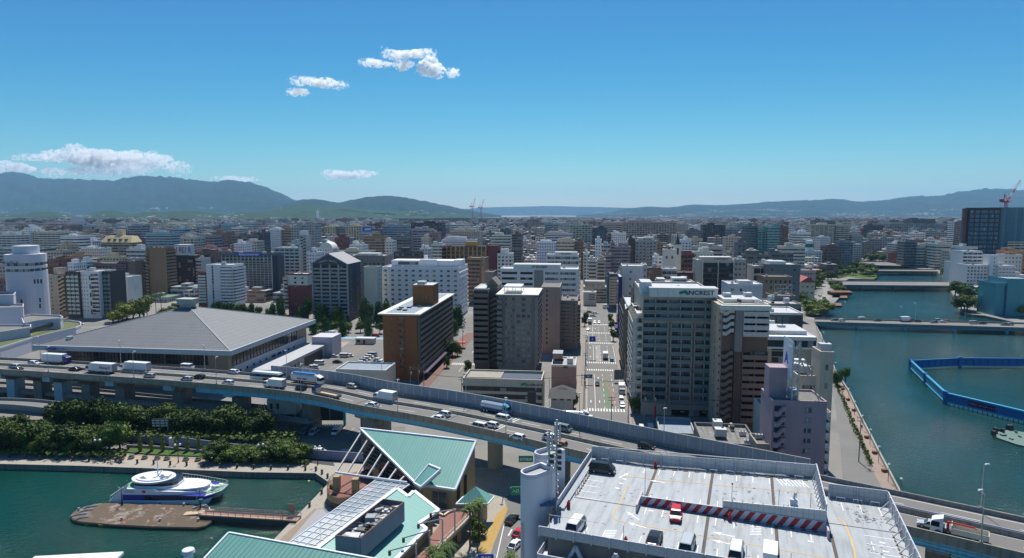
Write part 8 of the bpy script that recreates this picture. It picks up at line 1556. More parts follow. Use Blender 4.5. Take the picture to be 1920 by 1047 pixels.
# quay furniture
def copies(proto,spots,frm=', %s from the left'):
 ds = 'first second third fourth fifth sixth seventh eighth ninth'.split(); tn = ['','twenty-']; b0 = proto['label']
 for i,p in enumerate(spots):
  o = proto if i == 0 else copy_tree(proto); o.location = p; w = ORD[i] if i < 18 else ('nineteenth' if i == 18 else 'twentieth' if i == 19 else 'twenty-'+ORD[i-20]); o['label'] = b0+frm % w
t = thing('bollard','black mooring bollard in the row along the quay edge','bollard',group='bollards along the quay'); m = MB(); m.tube((0,0,0),(0,0,.9),.3,.24,10); m.build('post',M_dark,t); m = MB(); m.tube((0,0,.9),(0,0,1.15),.36,.3,10); m.build('cap',M_dark,t)
copies(t,[W(x/4,787+y/4) for x,y in ((70,285),(187,294),(305,300),(425,305),(545,310),(667,315),(787,320),(908,325),(1030,330),(1153,335),(1277,341),(1400,346),(1525,352),(1652,358),(1777,364),(1903,369),(2032,374),(2160,376),(2290,380),(2370,384),(2415,408),(2457,438),(2505,474),(2413,558),(2322,655))])
t = thing('planter','round stone planter on the tan quay path','planter',group='stone planters on the quay path'); m = MB(); m.tube((0,0,0),(0,0,.6),.8,.9,10); m.build('tub',M_concd,t); m = MB(); m.ball((0,0,.7),.7,8,sz=.5); m.build('plant',M_grass,t)
copies(t,[W(x/4,787+y/4) for x,y in ((65,255),(445,265),(540,270),(660,275),(760,282),(815,285),(905,288),(985,291),(1085,294),(1180,297),(1253,300),(1395,305),(1485,308),(1565,312),(1630,315))])
for u,v,l in ((37.5,852,'leftmost'),(184.5,859,'second from the left'),(334.5,868,'middle'),(490,868,'fourth from the left'),(596,872,'rightmost')):
 t = thing('globe_lamp','twin white globe lamp on the quay, '+l,'street lamp',W(u,v),.3,'twin globe lamps on the quay'); m = MB(); m.tube((0,0,0),(0,0,5.0),.1,.06,8); m.tube((0,0,0),(0,0,1),.2,.14,8); m.bar((-.6,0,4.8),(.6,0,5.0),.07); m.build('pole',M_dark,t)
 for x in (-.62,.62): m = MB(); m.ball((x,0,5.2),.34,12); m.build('globe',paint('globe_white',(.8,.8,.85),.2,.02),t)
t = thing('promenade_lamp','slim white-topped lamp along the river parapet','street lamp',group='lamps along the river parapet'); m = MB(); m.tube((0,0,0),(0,0,4.6),.08,.06,8); m.build('pole',M_dark,t); m = MB(); m.tube((0,0,4.6),(0,0,4.9),.35,.2,10); m.build('lamp_head',M_white,t)
copies(t,[W(u,v) for u,v in ((1553,668),(1566,700),(1575,722),(1591,752),(1602,778),(1616,806),(1631,834),(1647,868),(1665,903),(1688,932))],', %s from the far end')
t = thing('bench','small red-brown block bench against the river parapet','bench',group='block benches along the river parapet'); m = MB(); m.box(-.6,-.45,0,.6,.45,.7); m.build('seat',paint('brick_seat',(.24,.11,.07),.8),t); m = MB(); m.box(-.65,-.5,.7,.65,.5,.78); m.build('cap',M_rust,t)
copies(t,[W(u,v) for u,v in ((1580,731),(1590,751),(1601,771),(1625,822),(1640,851),(1658,885),(1684,925))],', %s from the far end')
PO = []
for u,v,h,l in ((1095,770,13,'at the corner by the old hipped house'),(1097,720,13,'left kerb, opposite the teal sign'),(1098,680,13,'left kerb beside the corner building'),(1178,790,14,'right kerb at the foot of the sound wall'),(1176,745,13,'right kerb beside the parked cars'),(1173,700,13,'right kerb by the grey gantry sign'),(1163,655,13,'right kerb below the blue tower'),(1146,800,10,'middle of the junction behind the sound wall'),(770,745,12,'left foot of the orange-brown slab'),(785,742,12,'right foot of the orange-brown slab'),(795,738,11,'by the plum awning'),(866,762,11,'left end of the low office'),(868,655,12,'end of the side street'),(1610,866,13,'tall one on the quay road'),(1420,815,11,'between brown tower and pink block'),(1226,800,12,'beside the dark brown shed'),(1208,800,12,'before the broad beige block')):
 p = W(u,v); t = thing('utility_pole','utility pole with cross-arms, '+l,'utility pole',p,0,'utility poles'); m = MB(); m.tube((0,0,0),(0,0,h),.17,.1,8); m.build('pole',M_concd,t)
 for z in (h-.4,h-1.3): m = MB(); m.bar((-1.1,0,z),(1.1,0,z),.1); [m.tube((x,0,z),(x,0,z+.3),.06,n=6) for x in (-1,-.4,.4,1)]; m.build('cross_arm',M_dark,t)
 m = MB(); m.tube((.35,0,h-3.2),(.35,0,h-2.3),.25,n=8); m.build('transformer',M_steel,t); PO.append(Vector((p.x,p.y,G0+h-.2)))
def wire(a,b,k):
 m = MB(); pr = None
 for i in range(9):
  t_ = i/8; q = a.lerp(b,t_)-Vector((0,0,1.2*math.sin(math.pi*t_)));
  if pr: m.bar(pr,q,.07)
  pr = q
 return m
tw_ = thing('power_line','sagging power lines strung between the utility poles at the junctions','power line')
for a,b in ((0,1),(1,2),(3,4),(4,5),(5,6),(0,3),(7,3),(8,9),(9,10),(8,11),(10,12),(11,0),(14,15),(15,16)):
 for o in (-.8,.8): wire(PO[a]+Vector((o,0,0)),PO[b]+Vector((o,0,0)),0).build('wire',M_dark,tw_)
p = W(TD(1465),VD(868)); t = thing('crawler_crane','pale teal crane boom leaning over the right bank','crane',p); m = MB(); m.bar((0,0,1.5),(-20,6,19),.8,.6); m.build('boom',paint('crane_teal',(.2,.5,.46),.5),t); m = MB(); m.box(-2,-1.5,.6,3,1.5,3.2); m.build('cab',paint('crane_teal',(.2,.5,.46)),t); m = MB(); m.box(-2.4,-1.8,0,3,-1,.9); m.box(-2.4,1,0,3,1.8,.9); m.build('track',M_rub,t)
# vehicles
M_cp = paint('car_paint',(.5,.5,.5),.25,.03,.3,ocol=True,spec=.6); M_cg = paint('car_glass',(.02,.03,.035),.05,.1); M_hl = paint('headlight',(.7,.7,.65),.1,.02); M_tl2 = paint('taillight',(.4,.02,.02),.2,.02)
def whl(r_,w_=.24): m = MB(); m.tube((0,-w_/2,0),(0,w_/2,0),r_,n=14); m.tube((0,-w_/2-.01,0),(0,w_/2+.01,0),r_*.55,n=10,mi=1); return m.mesh('wheel',[M_rub,M_steel])
WH1,WH2 = whl(.33),whl(.5,.3)
VP = {}
def vehicle(kind):
 r = thing(kind,None,None)
 def pt(nm,fn,mats,c=True):
  m = MB(); fn(m); o = m.build(nm,mats,r); return o
 def wheels(xs,yw,me,rad):
  for x in xs:
   for y in (-yw,yw): link('wheel',me,r,(x,y,rad))
 if kind in ('sedan','hatchback','minivan','jeep'):
  L,Wd,Hh,hood,cab0,cab1,tr = dict(sedan=(4.6,1.75,1.42,.9,.62,-1.7,.5),hatchback=(4.0,1.7,1.52,.95,.75,-1.9,.25),minivan=(4.5,1.75,1.85,1.05,1.35,-2.15,.12),jeep=(3.9,1.75,1.8,1.15,.7,-1.75,.05))[kind]
  h,y = L/2,Wd/2
  pt('body',lambda m: (m.hexa([(-h,-y,.3),(h,-y*.92,.3),(h,y*.92,.3),(-h,y,.3)],[(-h+.06,-y,.88),(h-.15,-y*.9,.72),(h-.15,y*.9,.72),(-h+.06,y,.88)]),m.hexa([(-h+.06,-y,.88),(cab0+.75,-y,.86),(cab0+.75,y,.86),(-h+.06,y,.88)],[(-h+.12,-y*.95,hood),(cab0+.5,-y*.95,hood),(cab0+.5,y*.95,hood),(-h+.12,y*.95,hood)]),m.hexa([(cab0+.5,-y*.97,.86),(h-.12,-y*.88,.7),(h-.12,y*.88,.7),(cab0+.5,y*.97,.86)],[(cab0+.4,-y*.93,hood),(h-.35,-y*.82,.80),(h-.35,y*.82,.80),(cab0+.4,y*.93,hood)])),M_cp)
  pt('window',lambda m: m.hexa([(cab1-.35,-y*.95,hood),(cab0+.55,-y*.95,hood),(cab0+.55,y*.95,hood),(cab1-.35,y*.95,hood)],[(cab1+tr,-y*.8,Hh-.06),(cab0-.15,-y*.8,Hh-.06),(cab0-.15,y*.8,Hh-.06),(cab1+tr,y*.8,Hh-.06)]),M_cg)
  pt('roof',lambda m: (m.hexa([(cab1+tr-.05,-y*.82,Hh-.09),(cab0-.05,-y*.82,Hh-.09),(cab0-.05,y*.82,Hh-.09),(cab1+tr-.05,y*.82,Hh-.09)],[(cab1+tr+.1,-y*.74,Hh),(cab0-.3,-y*.74,Hh),(cab0-.3,y*.74,Hh),(cab1+tr+.1,y*.74,Hh)]),[m.bar((x0,s_*y*.955,hood-.02),(x1,s_*y*.81,Hh-.06),.09) for s_ in (-1,1) for x0,x1 in ((cab0+.5,cab0-.15),((cab0+cab1)/2,(cab0+cab1)/2),(cab1-.3,cab1+tr))]),M_cp)
  for s_ in (-1,1): pt('headlight',lambda m: m.box(h-.2,s_*y*.72-.2,.6,h-.05,s_*y*.72+.2,.76),M_hl); pt('taillight',lambda m: m.box(-h-.01,s_*y*.8-.15,.65,-h+.1,s_*y*.8+.15,.95),M_tl2)
  wheels((-L*.3,L*.31),y-.1,WH1,.33)
 elif kind == 'van':
  pt('body',lambda m: (m.box(-2.35,-.87,.35,2.2,.87,1.15),m.box(-2.35,-.87,1.75,1.5,.87,1.98),m.box(-2.35,-.85,1.15,-2.2,.85,1.75),m.hexa([(2.2,-.85,.35),(2.42,-.8,.35),(2.42,.8,.35),(2.2,.85,.35)],[(2.15,-.85,1.15),(2.25,-.8,1.0),(2.25,.8,1.0),(2.15,.85,1.15)])),M_cp)
  pt('window',lambda m: m.hexa([(-2.2,-.84,1.14),(2.17,-.84,1.14),(2.17,.84,1.14),(-2.2,.84,1.14)],[(-2.2,-.82,1.76),(1.5,-.82,1.76),(1.5,.82,1.76),(-2.2,.82,1.76)]),M_cg)
  for s_ in (-1,1): pt('headlight',lambda m: m.box(2.3,s_*.65-.15,.7,2.45,s_*.65+.15,.9),M_hl)
  wheels((-1.5,1.45),.78,WH1,.33)
 else:
  L,H2 = dict(box_truck=(7.5,3.2),semi_trailer=(11.5,3.6),flatbed_truck=(11,1.4),tanker_truck=(9.5,3.0),silo_truck=(12,3.6),bus=(11.5,3.3),crane_truck=(8.5,1.9),pickup_truck=(5,1.2))[kind]; h = L/2
  if kind == 'bus':
   pt('body',lambda m: (m.box(-h,-1.22,.4,h,1.22,1.7),m.hexa([(-h,-1.22,2.7),(h-.1,-1.22,2.7),(h-.1,1.22,2.7),(-h,1.22,2.7)],[(-h+.2,-1.05,3.3),(h-.6,-1.05,3.3),(h-.6,1.05,3.3),(-h+.2,1.05,3.3)])),M_cp)
   pt('window',lambda m: m.hexa([(-h+.03,-1.2,1.7),(h-.02,-1.2,1.7),(h-.02,1.2,1.7),(-h+.03,1.2,1.7)],[(-h+.05,-1.2,2.71),(h-.12,-1.2,2.71),(h-.12,1.2,2.71),(-h+.05,1.2,2.71)]),M_cg)
   pt('livery_stripe',lambda m: (m.box(-3.5,-1.25,.6,.5,-1.221,1.5),m.box(-3.5,1.221,.6,.5,1.25,1.5)),REDP); pt('mirror',lambda m: m.box(h,-1.5,1.9,h+.3,-1.2,2.5),M_dark)
  else:
   cw = 1.9 if L > 6 else 1.5; ch = 2.7 if L > 8 else 2.3
   pt('cab',lambda m: (m.hexa([(h-cw,-1.12,.6),(h,-1.12,.5),(h,1.12,.5),(h-cw,1.12,.6)],[(h-cw,-1.12,1.5),(h,-1.12,1.5),(h,1.12,1.5),(h-cw,1.12,1.5)]),m.hexa([(h-cw,-1.12,1.5),(h-cw+.5,-1.12,1.5),(h-cw+.5,1.12,1.5),(h-cw,1.12,1.5)],[(h-cw,-1.1,ch),(h-cw+.5,-1.1,ch),(h-cw+.5,1.1,ch),(h-cw,1.1,ch)]),m.hexa([(h-cw,-1.1,ch-.25),(h-.15,-1.1,ch-.25),(h-.15,1.1,ch-.25),(h-cw,1.1,ch-.25)],[(h-cw,-1.0,ch+(.5 if L > 8 else .1)),(h-.6,-1.0,ch+.05),(h-.6,1.0,ch+.05),(h-cw,1.0,ch+(.5 if L > 8 else .1))])),M_cp)
   pt('window',lambda m: m.hexa([(h-cw+.5,-1.1,1.5),(h-.02,-1.1,1.5),(h-.02,1.1,1.5),(h-cw+.5,1.1,1.5)],[(h-cw+.5,-1.08,ch-.24),(h-.17,-1.08,ch-.24),(h-.17,1.08,ch-.24),(h-cw+.5,1.08,ch-.24)]),M_cg)
   pt('chassis',lambda m: (m.box(-h+.2,-.9,.55,h-cw,.9,.85),m.box(-h,-1.1,.45,-h+.2,1.1,.8)),M_dark); e = h-cw-.25
   if kind in ('box_truck','semi_trailer'): pt('cargo_box',lambda m: (m.box(-h,-1.22,.9,e,1.22,H2),m.box(-h-.03,-1.1,1.0,-h,1.1,H2-.15,1)),[paint('cargo_white',(.66,.68,.70),.4,.08,.3,dirt=.1),M_steel]); pt('side_skirt',lambda m: m.box(-h+1,-1.2,.5,e-1,-1.15,.85),M_steel)
   elif kind in ('flatbed_truck','pickup_truck'): pt('load_bed',lambda m: (m.box(-h,-1.2,.88,e,1.2,1.0,1),m.box(-h,-1.22,.88,e,-1.15,1.45),m.box(-h,1.15,.88,e,1.22,1.45),m.box(-h-.06,-1.2,.88,-h,1.2,1.45),m.box(e,-1.15,.9,e+.1,1.15,1.9 if L < 6 else 2.4)),[paint('bed_grey',(.36,.35,.32),.6,.15,1),wallm((.36,.29,.2))])
   elif kind == 'crane_truck': pt('load_bed',lambda m: (m.box(-h,-1.2,.88,e-1,1.2,1.0,1),m.box(-h,-1.22,.88,e-1,-1.15,1.9),m.box(-h,1.15,.88,e-1,1.22,1.9),m.box(-h-.06,-1.2,.88,-h,1.2,1.9),m.box(e-1.1,-1.15,.9,e-1,1.15,2.3)),[wallm((.55,.5,.48)),wallm((.2,.17,.14))]); pt('crane_arm',lambda m: (m.bar((e-.5,0,.9),(e-.5,0,2.5),.35),m.bar((e-.5,0,2.4),(-2.0,-.5,2.2),.22),m.bar((-2.0,-.5,2.2),(-2.6,-.5,1.9),.14)),REDP); pt('side_lettering',lambda m: [m.box(-1.6+k*.5,-1.25,1.3,-1.25+k*.5,-1.225,1.7) for k in range(5)],M_dark)
   else:
    pt('tank',lambda m: (m.tube((-h,0,H2*.62),(e,0,H2*.62),H2*.33,n=16),m.box(-h+.5,-.3,H2*.94,e-.5,.3,H2*.97) if kind == 'tanker_truck' else m.box(-h,-1.15,1.0,e,1.15,H2*.6)),[paint('tank_steel' if kind == 'tanker_truck' else 'silo_white',(.50,.56,.62) if kind == 'tanker_truck' else (.6,.6,.58),.3,.1,.5,metal=.5 if kind == 'tanker_truck' else 0)]); pt('tank_stripe',lambda m: (m.box(-h+.3,-1.1,.85,e,1.1,1.05) if kind == 'tanker_truck' else m.box(-h+.5,-.8,H2-.32,e-.5,.8,H2-.02)),paint('stripe_blue',(.02,.15,.42),.4))
  big = L > 6; wheels([-h*.72,h*.72]+([-h*.5] if L > 8 else []),1.0,WH2 if big else WH1,.5 if big else .33)
 return r
PROT = {}
CATN = dict(sedan='car',hatchback='car',minivan='minivan',jeep='off-road car',van='van',box_truck='truck',semi_trailer='truck',flatbed_truck='flatbed truck',tanker_truck='tanker truck',silo_truck='tanker truck',bus='bus',crane_truck='crane truck',pickup_truck='pickup')
CC = dict(w=(.72,.73,.74),s=(.42,.45,.48),k=(.012,.013,.016),g=(.12,.125,.135),r=(.5,.02,.03),b=(.03,.10,.36),o=(.42,.19,.10),B=(.02,.04,.12),n=(.10,.34,.50),e=(.42,.40,.34),c=(.03,.02,.20),q=(.18,.24,.26))
VCN = dict(w='white',s='silver',k='black',g='dark grey',r='red',b='blue',o='copper orange',B='navy',n='light blue',e='beige',c='violet-blue-cabbed',q='grey-green')
def put(kind,u,v,z,ang,c,lab,group=None):
 first = kind not in PROT
 if first: PROT[kind] = vehicle(kind)
 r = PROT[kind] if first else copy_tree(PROT[kind]); r.location = W(u,v,z) if not isinstance(u,Vector) else u; r.rotation_euler = (0,0,ang)
 tag(r,lab,CATN[kind],group)
 for ch in KIDS[r.name]:
  ch.color = (*CC[c],1)
 return r
def exd(u,v): p = W(u,v,EZ); i = min(range(len(CX)),key=lambda i: (CX[i].xy-p.xy).length); d = CX[min(i+1,len(CX)-1)]-CX[i]; return math.atan2(d.y,d.x)
K_ = dict(h='hatchback',S='sedan',m='minivan',j='jeep',v='van',x='box_truck',t='semi_trailer',f='flatbed_truck',T='tanker_truck',l='silo_truck',B='bus',C='crane_truck',p='pickup_truck')
for row in """h 27 690 s L with its nose behind the dark grey sedan, left end
S 31 695 g L in the near lanes at the left end
S 140 695 k L with a pink glint behind it, left of the lettered truck
t 190 699 w L with red lettering on its pale grey box
t 254 697 w L close behind the lettered truck
h 280 708 s L beside the rear of the second trailer truck
h 350 714 s L in front of the black off-road car
h 373 710 k L following the silver hatchback before the arena
h 427 721 w L near the lamp post right of the arena corner
B 500 715 w L with a red flash, behind the small box truck
x 515 728 w L beside the coach at the start of the blue girder
j 564 731 k L between the box truck and the flatbed
f 612 744 b L with an empty tan load bed
x 722 752 w L grey-sided, behind the lone white sedan
S 697 763 w L at the shoulder, beside the grey-sided box truck
h 832 780 w L paired with a sedan, the farther one
S 821 788 w L paired with a hatchback, the nearer one
m 898 804 w L left of two white cars before the pier
h 921 801 w L right of two white cars before the pier
h 970 824 w L alone above the green roof's right end
m 1032 826 w L seen through the antenna masts
m 1046 839 o L just right of the antenna masts
h 64 684 w R in the far lanes at the left end
t 107 681 c R white box behind a violet cab, far lanes
v 352 692 w R below the right end of the arena windows
h 440 701 w R below the arena's right corner
h 529 709 w R behind the coach, by the sound wall
l 577 719 w R with blue letters, its big white cab ahead
h 661 728 e R alone between silo truck and box truck
T 930 774 n R with a shiny blue-banded tank
m 945 790 w R in front of the blue tanker truck
m 1057 808 q R beside the white railing of the antenna masts
h 1212 842 k R half hidden behind the parking deck fence
S 1746 990 s L overtaking the crane truck at the right
C 1797 1008 w L with a folded red crane arm, bottom right""".split('\n'):
 k,u,v,c,dr,rest = row.split(' ',5); u,v = float(u),float(v); kk = K_[k]
 o = put(kk,u,v,EZ+.01,exd(u,v)+(math.pi if dr == 'L' else 0),c,('%s %s on the expressway %s' % (VCN[c] if c != 'c' else 'long',kk.replace('_',' '),rest)).replace('jeep','off-road car'))
 if k == 't' and c == 'w' and u < 200: lettered = o; later = lambda o=o: text('box_lettering','Always!',1.5,REDP,o,(-2.6,1.24,1.7),(math.pi/2,0,math.pi),bold=.02)
 if k == 'l': text('tank_lettering','Fuso make',.9,BLUEP,o,(-1.4,-1.2,1.5),bold=.02)
later(); GYA = math.pi/2-GY
for row in """S 1120 722 k A driving away in the left lane beside the green turn lane
x 1135 672 r A with a red tail in the middle of the main street
h 1147 677 n A right of the red-tailed truck
x 1166 736 s T waiting at the right kerb of the main street
m 1165 753 w T behind the grey truck at the right kerb
h 1167 763 w T nearest the crosswalk at the right kerb
h 1115 606 w T left of a pair at the far junction
h 1123 606 w T right of a pair at the far junction
S 1112 594 s S crossing the far junction, the nearer one
S 1116 589 w S crossing the far junction, the farther one
x 1106 607 g T standing at the left kerb by the far junction
h 1102 619 e T under the trees at the left kerb
S 1105 587 k S at the left corner of the far junction
x 1140 579 w S parked where the main street ends
m 1104 789 w S peeping over the sound wall at the junction
T 1078 786 w S long pale, peeping over the sound wall
m 1203 809 w T leftmost of three in the lot behind the sound wall
v 1220 809 w T middle of three in the lot behind the sound wall
m 1237 807 w T rightmost of three, beside the brown shed
h 1301 800 g T leftmost of three in the tower's shade
h 1313 800 g T middle of three in the tower's shade
h 1325 800 g T rightmost of three in the tower's shade
S 1321 813 w S in front of the shaded three
S 626 670 s S in the middle aisle of the left car park
v 646 670 w S in the middle of the left car park
h 656 669 w S right behind the white van in the left car park
S 633 681 k S alone in the middle of the left car park
v 600 684 w S at the head of the white bay lines
m 590 692 w S behind the sound wall's first panels
p 577 694 s S lowest left in the car park
m 580 677 w T by the arena's loading bay
v 589 670 s T farther one by the arena's loading bay
v 699 668 s S farthest of the slanting parked row
h 693 671 w S second from the back of the parked row
h 688 675 w S third from the back of the parked row
h 682 678 s S fourth from the back of the parked row
h 677 682 w S front one of the slanting parked row
S 709 677 w S beside the brown slab, farther one
S 714 681 w S beside the brown slab, nearer one
S 701 685 b S nearest the low pale building
x 623 631 w S parked on the blue lane of the boulevard
m 705 632 r S half hidden by trees on the boulevard
m 572 813 g T left of a pair under the expressway
m 589 814 s T right of a pair under the expressway
v 631 813 w T alone in the marked bays under the expressway
h 599 850 w S on the dark harbour road
h 652 853 s S in the shade behind the slanting beams
S 203 608 s S at the bend beyond the arena roof
h 152 609 w S by the round garden terrace
S 960 978 k F taxi on the front road beside the white tower
S 966 1026 w F taxi lowest on the front road
S 974 1003 r F half hidden by the white tower
S 1050 889 k F left of the garage railing, on the front road
h 842 607 s T in the shade at the side street's far end, left one
h 852 605 w T in the shade at the side street's far end, right one
S 1537 556 w A small, on the riverside road
h 1545 560 s A behind the small white one on the riverside road""".split('\n'):
 k,u,v,c,dr,rest = row.split(' ',5); kk = K_[k]; a = {'A': GYA,'T': GYA+math.pi,'S': -GY,'F': math.pi/2-.45}[dr]
 put(kk,float(u),float(v),G0+.03,a,c,'%s %s %s' % (VCN[c],kk.replace('_',' '),rest))
for k,u,v,a,c,lab in (('m',1130,886,0,'k','black minivan parked at the far left corner of the parking deck'),('m',1081,993,1.5,'w','white minivan near the front left railing of the parking deck'),('h',1267,971,-1.5,'r','red hatchback backed against the striped divider wall'),('S',1227,1017,1.55,'k','black sedan facing away in the front row of the deck'),('m',1289,1030,1.52,'s','silver-blue minivan in the front row of the deck'),('m',1380,1043,1.52,'w','white minivan in the front row, cut by the bottom edge'),('v',1444,1050,1.52,'w','white van at the bottom edge of the deck, rightmost')):
 put(K_[k],u,v,FZ+.02,a-YP,c,lab)
for i,(x,y,k,c) in enumerate(((420,919,'S','g'),(468,923,'h','w'),(595,915,'v','w'),(692,923,'S','k'),(875,925,'x','o'),(951,928,'h','B'),(1050,934,'S','g'),(1078,921,'h','s'),(1105,931,'S','w'),(1128,927,'h','r'),(1300,939,'v','s'),(1358,941,'S','k'),(1497,948,'S','g'),(1533,948,'h','s'))):
 put(K_[k],TD(x),VD(y)-.6,4.55,0 if i % 3 else math.pi,c,'%s %s on the nearest river bridge, %s from its left end' % (VCN[c] if k != 'x' else 'orange-fronted white',K_[k].replace('_',' '),('first','second','third','fourth','fifth','sixth','seventh','eighth','ninth','tenth','eleventh','twelfth','thirteenth','fourteenth')[i]),'traffic on the river bridge')
t = thing('banner_flag','red banner flag on a pole beside the brown shed','flag',W(1224,795)); m = MB(); m.tube((0,0,0),(0,0,6),.06); m.build('pole',M_steel,t); m = MB(); m.box(0,-.03,2,1,.03,6); m.build('cloth',REDP,t)
# the rest of the city
rnd = random.Random(11)
PAL = [(.42,.43,.43),(.36,.34,.31),(.30,.31,.33),(.22,.22,.23),(.46,.45,.40),(.17,.12,.10),(.28,.22,.19),(.13,.14,.16),(.5,.52,.54),(.20,.26,.30),(.34,.30,.27),(.40,.42,.46),(.10,.09,.09),(.25,.27,.26),(.5,.5,.48),(.2,.1,.08)]
PN = ['light grey','beige-grey','grey','dark grey','cream','dark brown','tan brown','slate','white','blue-grey','buff','pale blue-grey','near-black','green-grey','off-white','red-brown']
river = [p.xy for p in BANKL+BANKR]+[Vector((2500,300))]
def inpoly(x,y,P):
 c = False; j = len(P)-1
 for i in range(len(P)):
  if (P[i].y > y) != (P[j].y > y) and x < (P[j].x-P[i].x)*(y-P[i].y)/(P[j].y-P[i].y)+P[i].x: c = not c
  j = i
 return c
KEEP = [(x,y,hw,hd) for _,x,y,hw,hd,_ in BN]
def free(x,y,r_):
 for (a,b,hw,hd) in KEEP:
  if abs(a-x) < hw+r_+2 and abs(b-y) < hd+r_+2: return False
 return True
SK = [(430,5),(520,9),(650,14),(800,18),(1000,24),(1300,30),(1800,34),(2600,32),(4000,28),(9000,18)]
def hcap(d):
 for (a,x),(b,y) in zip(SK,SK[1:]):
  if a <= d <= b: return x+(y-x)*(d-a)/(b-a)
 return 14
USEDL = set(); far = MB(); nind = 0; clump = []
y = 470.0; g0a,g0b = GA,GB
while y < 9000:
 step = 23 if y < 1300 else 23+(y-1300)*.013; x = -y*.86-60
 while x < y*.86+60:
  jx,jy = x+rnd.uniform(-3,3),y+rnd.uniform(-4,4); wd,dp = rnd.uniform(.26,.46)*step,rnd.uniform(.25,.42)*step; x += step*rnd.uniform(.85,1.15)
  u,v = PX((jx,jy,G0)); a = (Vector((jx,jy,0))-G_O).dot(GA); b = (Vector((jx,jy,0))-G_O).dot(GB)
  if aL-12 < a < aR+9 and b < 480: continue
  if abs(b-ye) < 14 or abs(b-yv) < 17 and a < 0 or (g1-3 < a < g1+16 and b < 340): continue
  if a < -60 and b < ye+12 and y < 560: continue
  if any(inpoly(jx+ox,jy+oy,river) for ox in (-wd-5,wd+5) for oy in (-dp-4,dp+4)): continue
  if 1555 < u < 1720 and v > 492 or (u > 1480 and v > 522 and u < 1600): continue
  if not free(jx,jy,max(wd,dp)*.8): continue
  if rnd.random() < .06: clump.append((jx,jy,step*.35)); continue
  h = hcap(y)*rnd.choice([.45,.6,.75,.9,1,1.15,1.35 if y > 900 else 1])*rnd.uniform(.85,1.15)
  if 300 < u < 1000 and y > 3000: h *= .8
  ci = rnd.randrange(len(PAL)); col = PAL[ci]
  if y < 1000 and nind < 110 and 40 < u < 1900:
   near = min(CITYD,key=lambda c: (c[1].location.xy-Vector((jx,jy))).length); s_ = 'left' if near[1].location.x > jx else 'right'
   nw = near[0].split(',')[0].split()[:9]
   while nw[-1] in 'of a an the with at in on by its to and behind far right left under over most beside next above before near': nw.pop()
   for ad in ('low' if h < 14 else 'mid-rise','small','squat','plain','compact','boxy'):
    lb = '%s %s %s beside the %s' % (ad,PN[ci],'building' if nind % 2 else 'block',' '.join(nw))
    if lb not in USEDL: break
   USEDL.add(lb)
   P = Vector((jx-wd,jy-dp,G0)); root = thing('low_building',lb,'building',P,-GY,'low buildings filling the city blocks')
   m = MB(); m.box(0,0,0,2*wd,2*dp,h,0,1); o = m.build('wall',far_mats(nind % 5,rnd.choice([0,0,1,2,3,4])),root); o.color = (*col,1)
   a_ = rnd.uniform(.1,.5); m = MB(); m.box(a_*2*wd,.3*dp,h,(a_+.35)*2*wd,1.2*dp,h+2.4,0,1); m.build('rooftop_house',[wallm(col),ROOFS[0]],root); roofkit(root,2*wd,2*dp,h,rnd,2); nind += 1
   KEEP.append((jx,jy,wd,dp)); continue
  c_,s_ = math.cos(-GY),math.sin(-GY); T = lambda p,z: (jx+p[0]*c_-p[1]*s_,jy+p[0]*s_+p[1]*c_,z); rc = rnd.choice([(.42,.43,.45),(.3,.3,.3),(.2,.2,.2),(.55,.56,.57),(.25,.32,.33),(.35,.2,.16)])
  def bx(x0,y0,x1,y1,z0,z1): far.hexa([T(p,z0) for p in ((x0,y0),(x1,y0),(x1,y1),(x0,y1))],[T(p,z1) for p in ((x0,y0),(x1,y0),(x1,y1),(x0,y1))],0,1,c=col,ct=rc)
  bx(-wd,-dp,wd,dp,G0-1,G0+h)
  if y < 3200: q = rnd.uniform(-.6,.1); bx(q*wd,-.4*dp,(q+.6)*wd,.3*dp,G0+h,G0+h+rnd.uniform(1.5,4))
  if y < 1600 and rnd.random() < .5: q = rnd.uniform(-.8,.5); bx(q*wd,-.8*dp,q*wd+2,-.8*dp+1.6,G0+h,G0+h+1.4)
 y += step*rnd.uniform(.9,1.1)
MR2 = N('far_roof'); MR2.l(MR2.n('ShaderNodeVertexColor',layer_name='paint').outputs[0],MR2.b.inputs['Base Color']); MR2.b.inputs['Roughness'].default_value = .8
tag(far.build('distant_city',[FACA,MR2.m]),kind='stuff')
m = MB()
for (x,y,r_) in clump:
 for k in range(26 if y < 2500 else 8):
  a,q = rnd.uniform(0,6.28),rnd.uniform(0,r_); c = Vector((x+q*math.cos(a),y+q*math.sin(a),G0+rnd.uniform(1,8))); s = rnd.uniform(1.2,3) if y < 2500 else rnd.uniform(3,8); n_ = Vector((rnd.gauss(0,1),rnd.gauss(0,1),rnd.gauss(.6,1))).normalized(); e = n_.orthogonal().normalized()*s; f = n_.cross(e); m.poly([c-e,c-f,c+e,c+f]);
tag(m.build('distant_trees',LM[1]),kind='stuff')
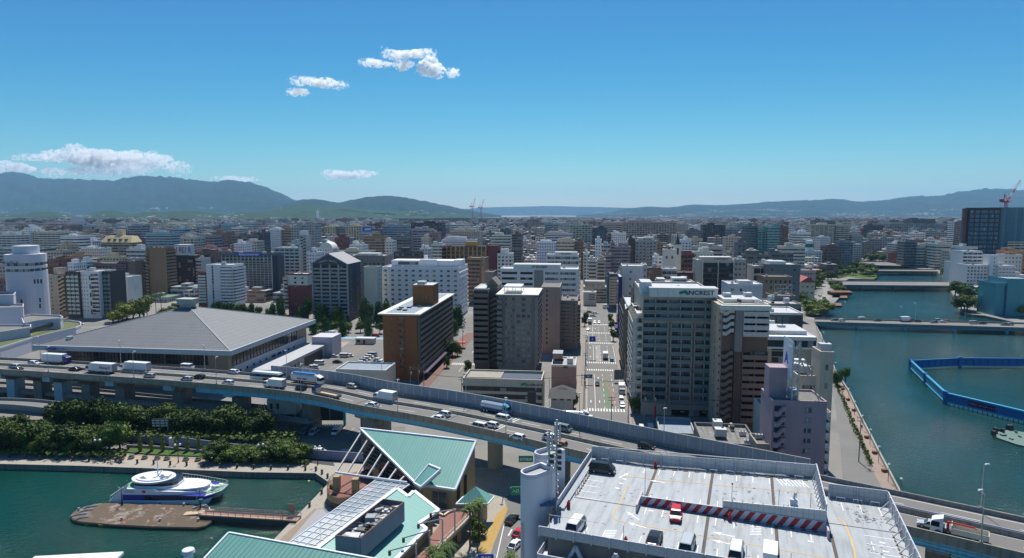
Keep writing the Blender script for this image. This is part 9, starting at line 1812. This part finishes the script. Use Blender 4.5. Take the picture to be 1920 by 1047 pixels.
cloud('cloud','long heaped white cloud resting over the left mountain range',[(60,296,34,4),(105,292,26,7),(140,288,18,12),(165,295,30,10),(200,302,40,11),(245,302,36,11),(285,293,12,6),(300,305,22,9),(335,316,22,8),(180,322,50,6),(240,318,40,7)],22000,1,.006)
cloud('cloud','cloud fragment cut by the left edge over the mountains',[(-5,306,14,5),(15,313,30,7),(50,318,14,4),(100,322,18,5),(110,329,26,3)],22000,2,.005)
cloud('cloud','thin low cloud strip on the skyline right of the left mountains',[(420,334,24,3),(450,336,30,4)],22000,3,.004)
cloud('cloud','small flat cloud alone low in the middle sky',[(625,327,18,6),(650,330,28,5),(685,326,20,4)],22000,4,.006)
cloud('cloud','bright triangular puff in the upper cloud group',[(798,126,14,8),(808,122,11,12),(818,133,15,8),(805,134,20,6)],7500,5,.02)
cloud('cloud','ragged arc-shaped cloud at the top of the upper group',[(722,98,7,8),(735,104,16,6),(752,104,16,6),(780,101,22,5),(805,99,12,5)],7600,6,.012)
cloud('cloud','wavy cloud band left of the bright puff',[(688,117,14,5),(705,120,14,5),(722,122,14,4)],7600,7,.012)
cloud('cloud','small tufted cloud between the band and the bright puff',[(755,122,13,7),(766,120,9,5)],7600,8,.014)
cloud('cloud','tiny puff right of the bright triangular one',[(847,136,11,6),(852,140,9,4)],7600,9,.012)
cloud('cloud','streaky cloud in the lower left group of the sky',[(562,151,16,6),(585,153,20,5),(610,156,22,6),(635,161,16,5)],7000,10,.012)
cloud('cloud','short cloud under the streaky one',[(552,173,14,5),(566,173,12,5)],7000,11,.014)
# air
hz = MB(); hz.box(-30000,-1500,-4,30000,27500,1010)
mh = bpy.data.materials.new('air'); mh.use_nodes = True; th = mh.node_tree; th.nodes.clear()
oh = th.nodes.new('ShaderNodeOutputMaterial'); ph = th.nodes.new('ShaderNodeVolumePrincipled'); th.links.new(ph.outputs[0],oh.inputs['Volume'])
ph.inputs['Color'].default_value = (.36,.66,1,1); ph.inputs['Density'].default_value = 3.4e-5; ph.inputs['Anisotropy'].default_value = .0
tag(hz.build('haze',mh),kind='stuff')
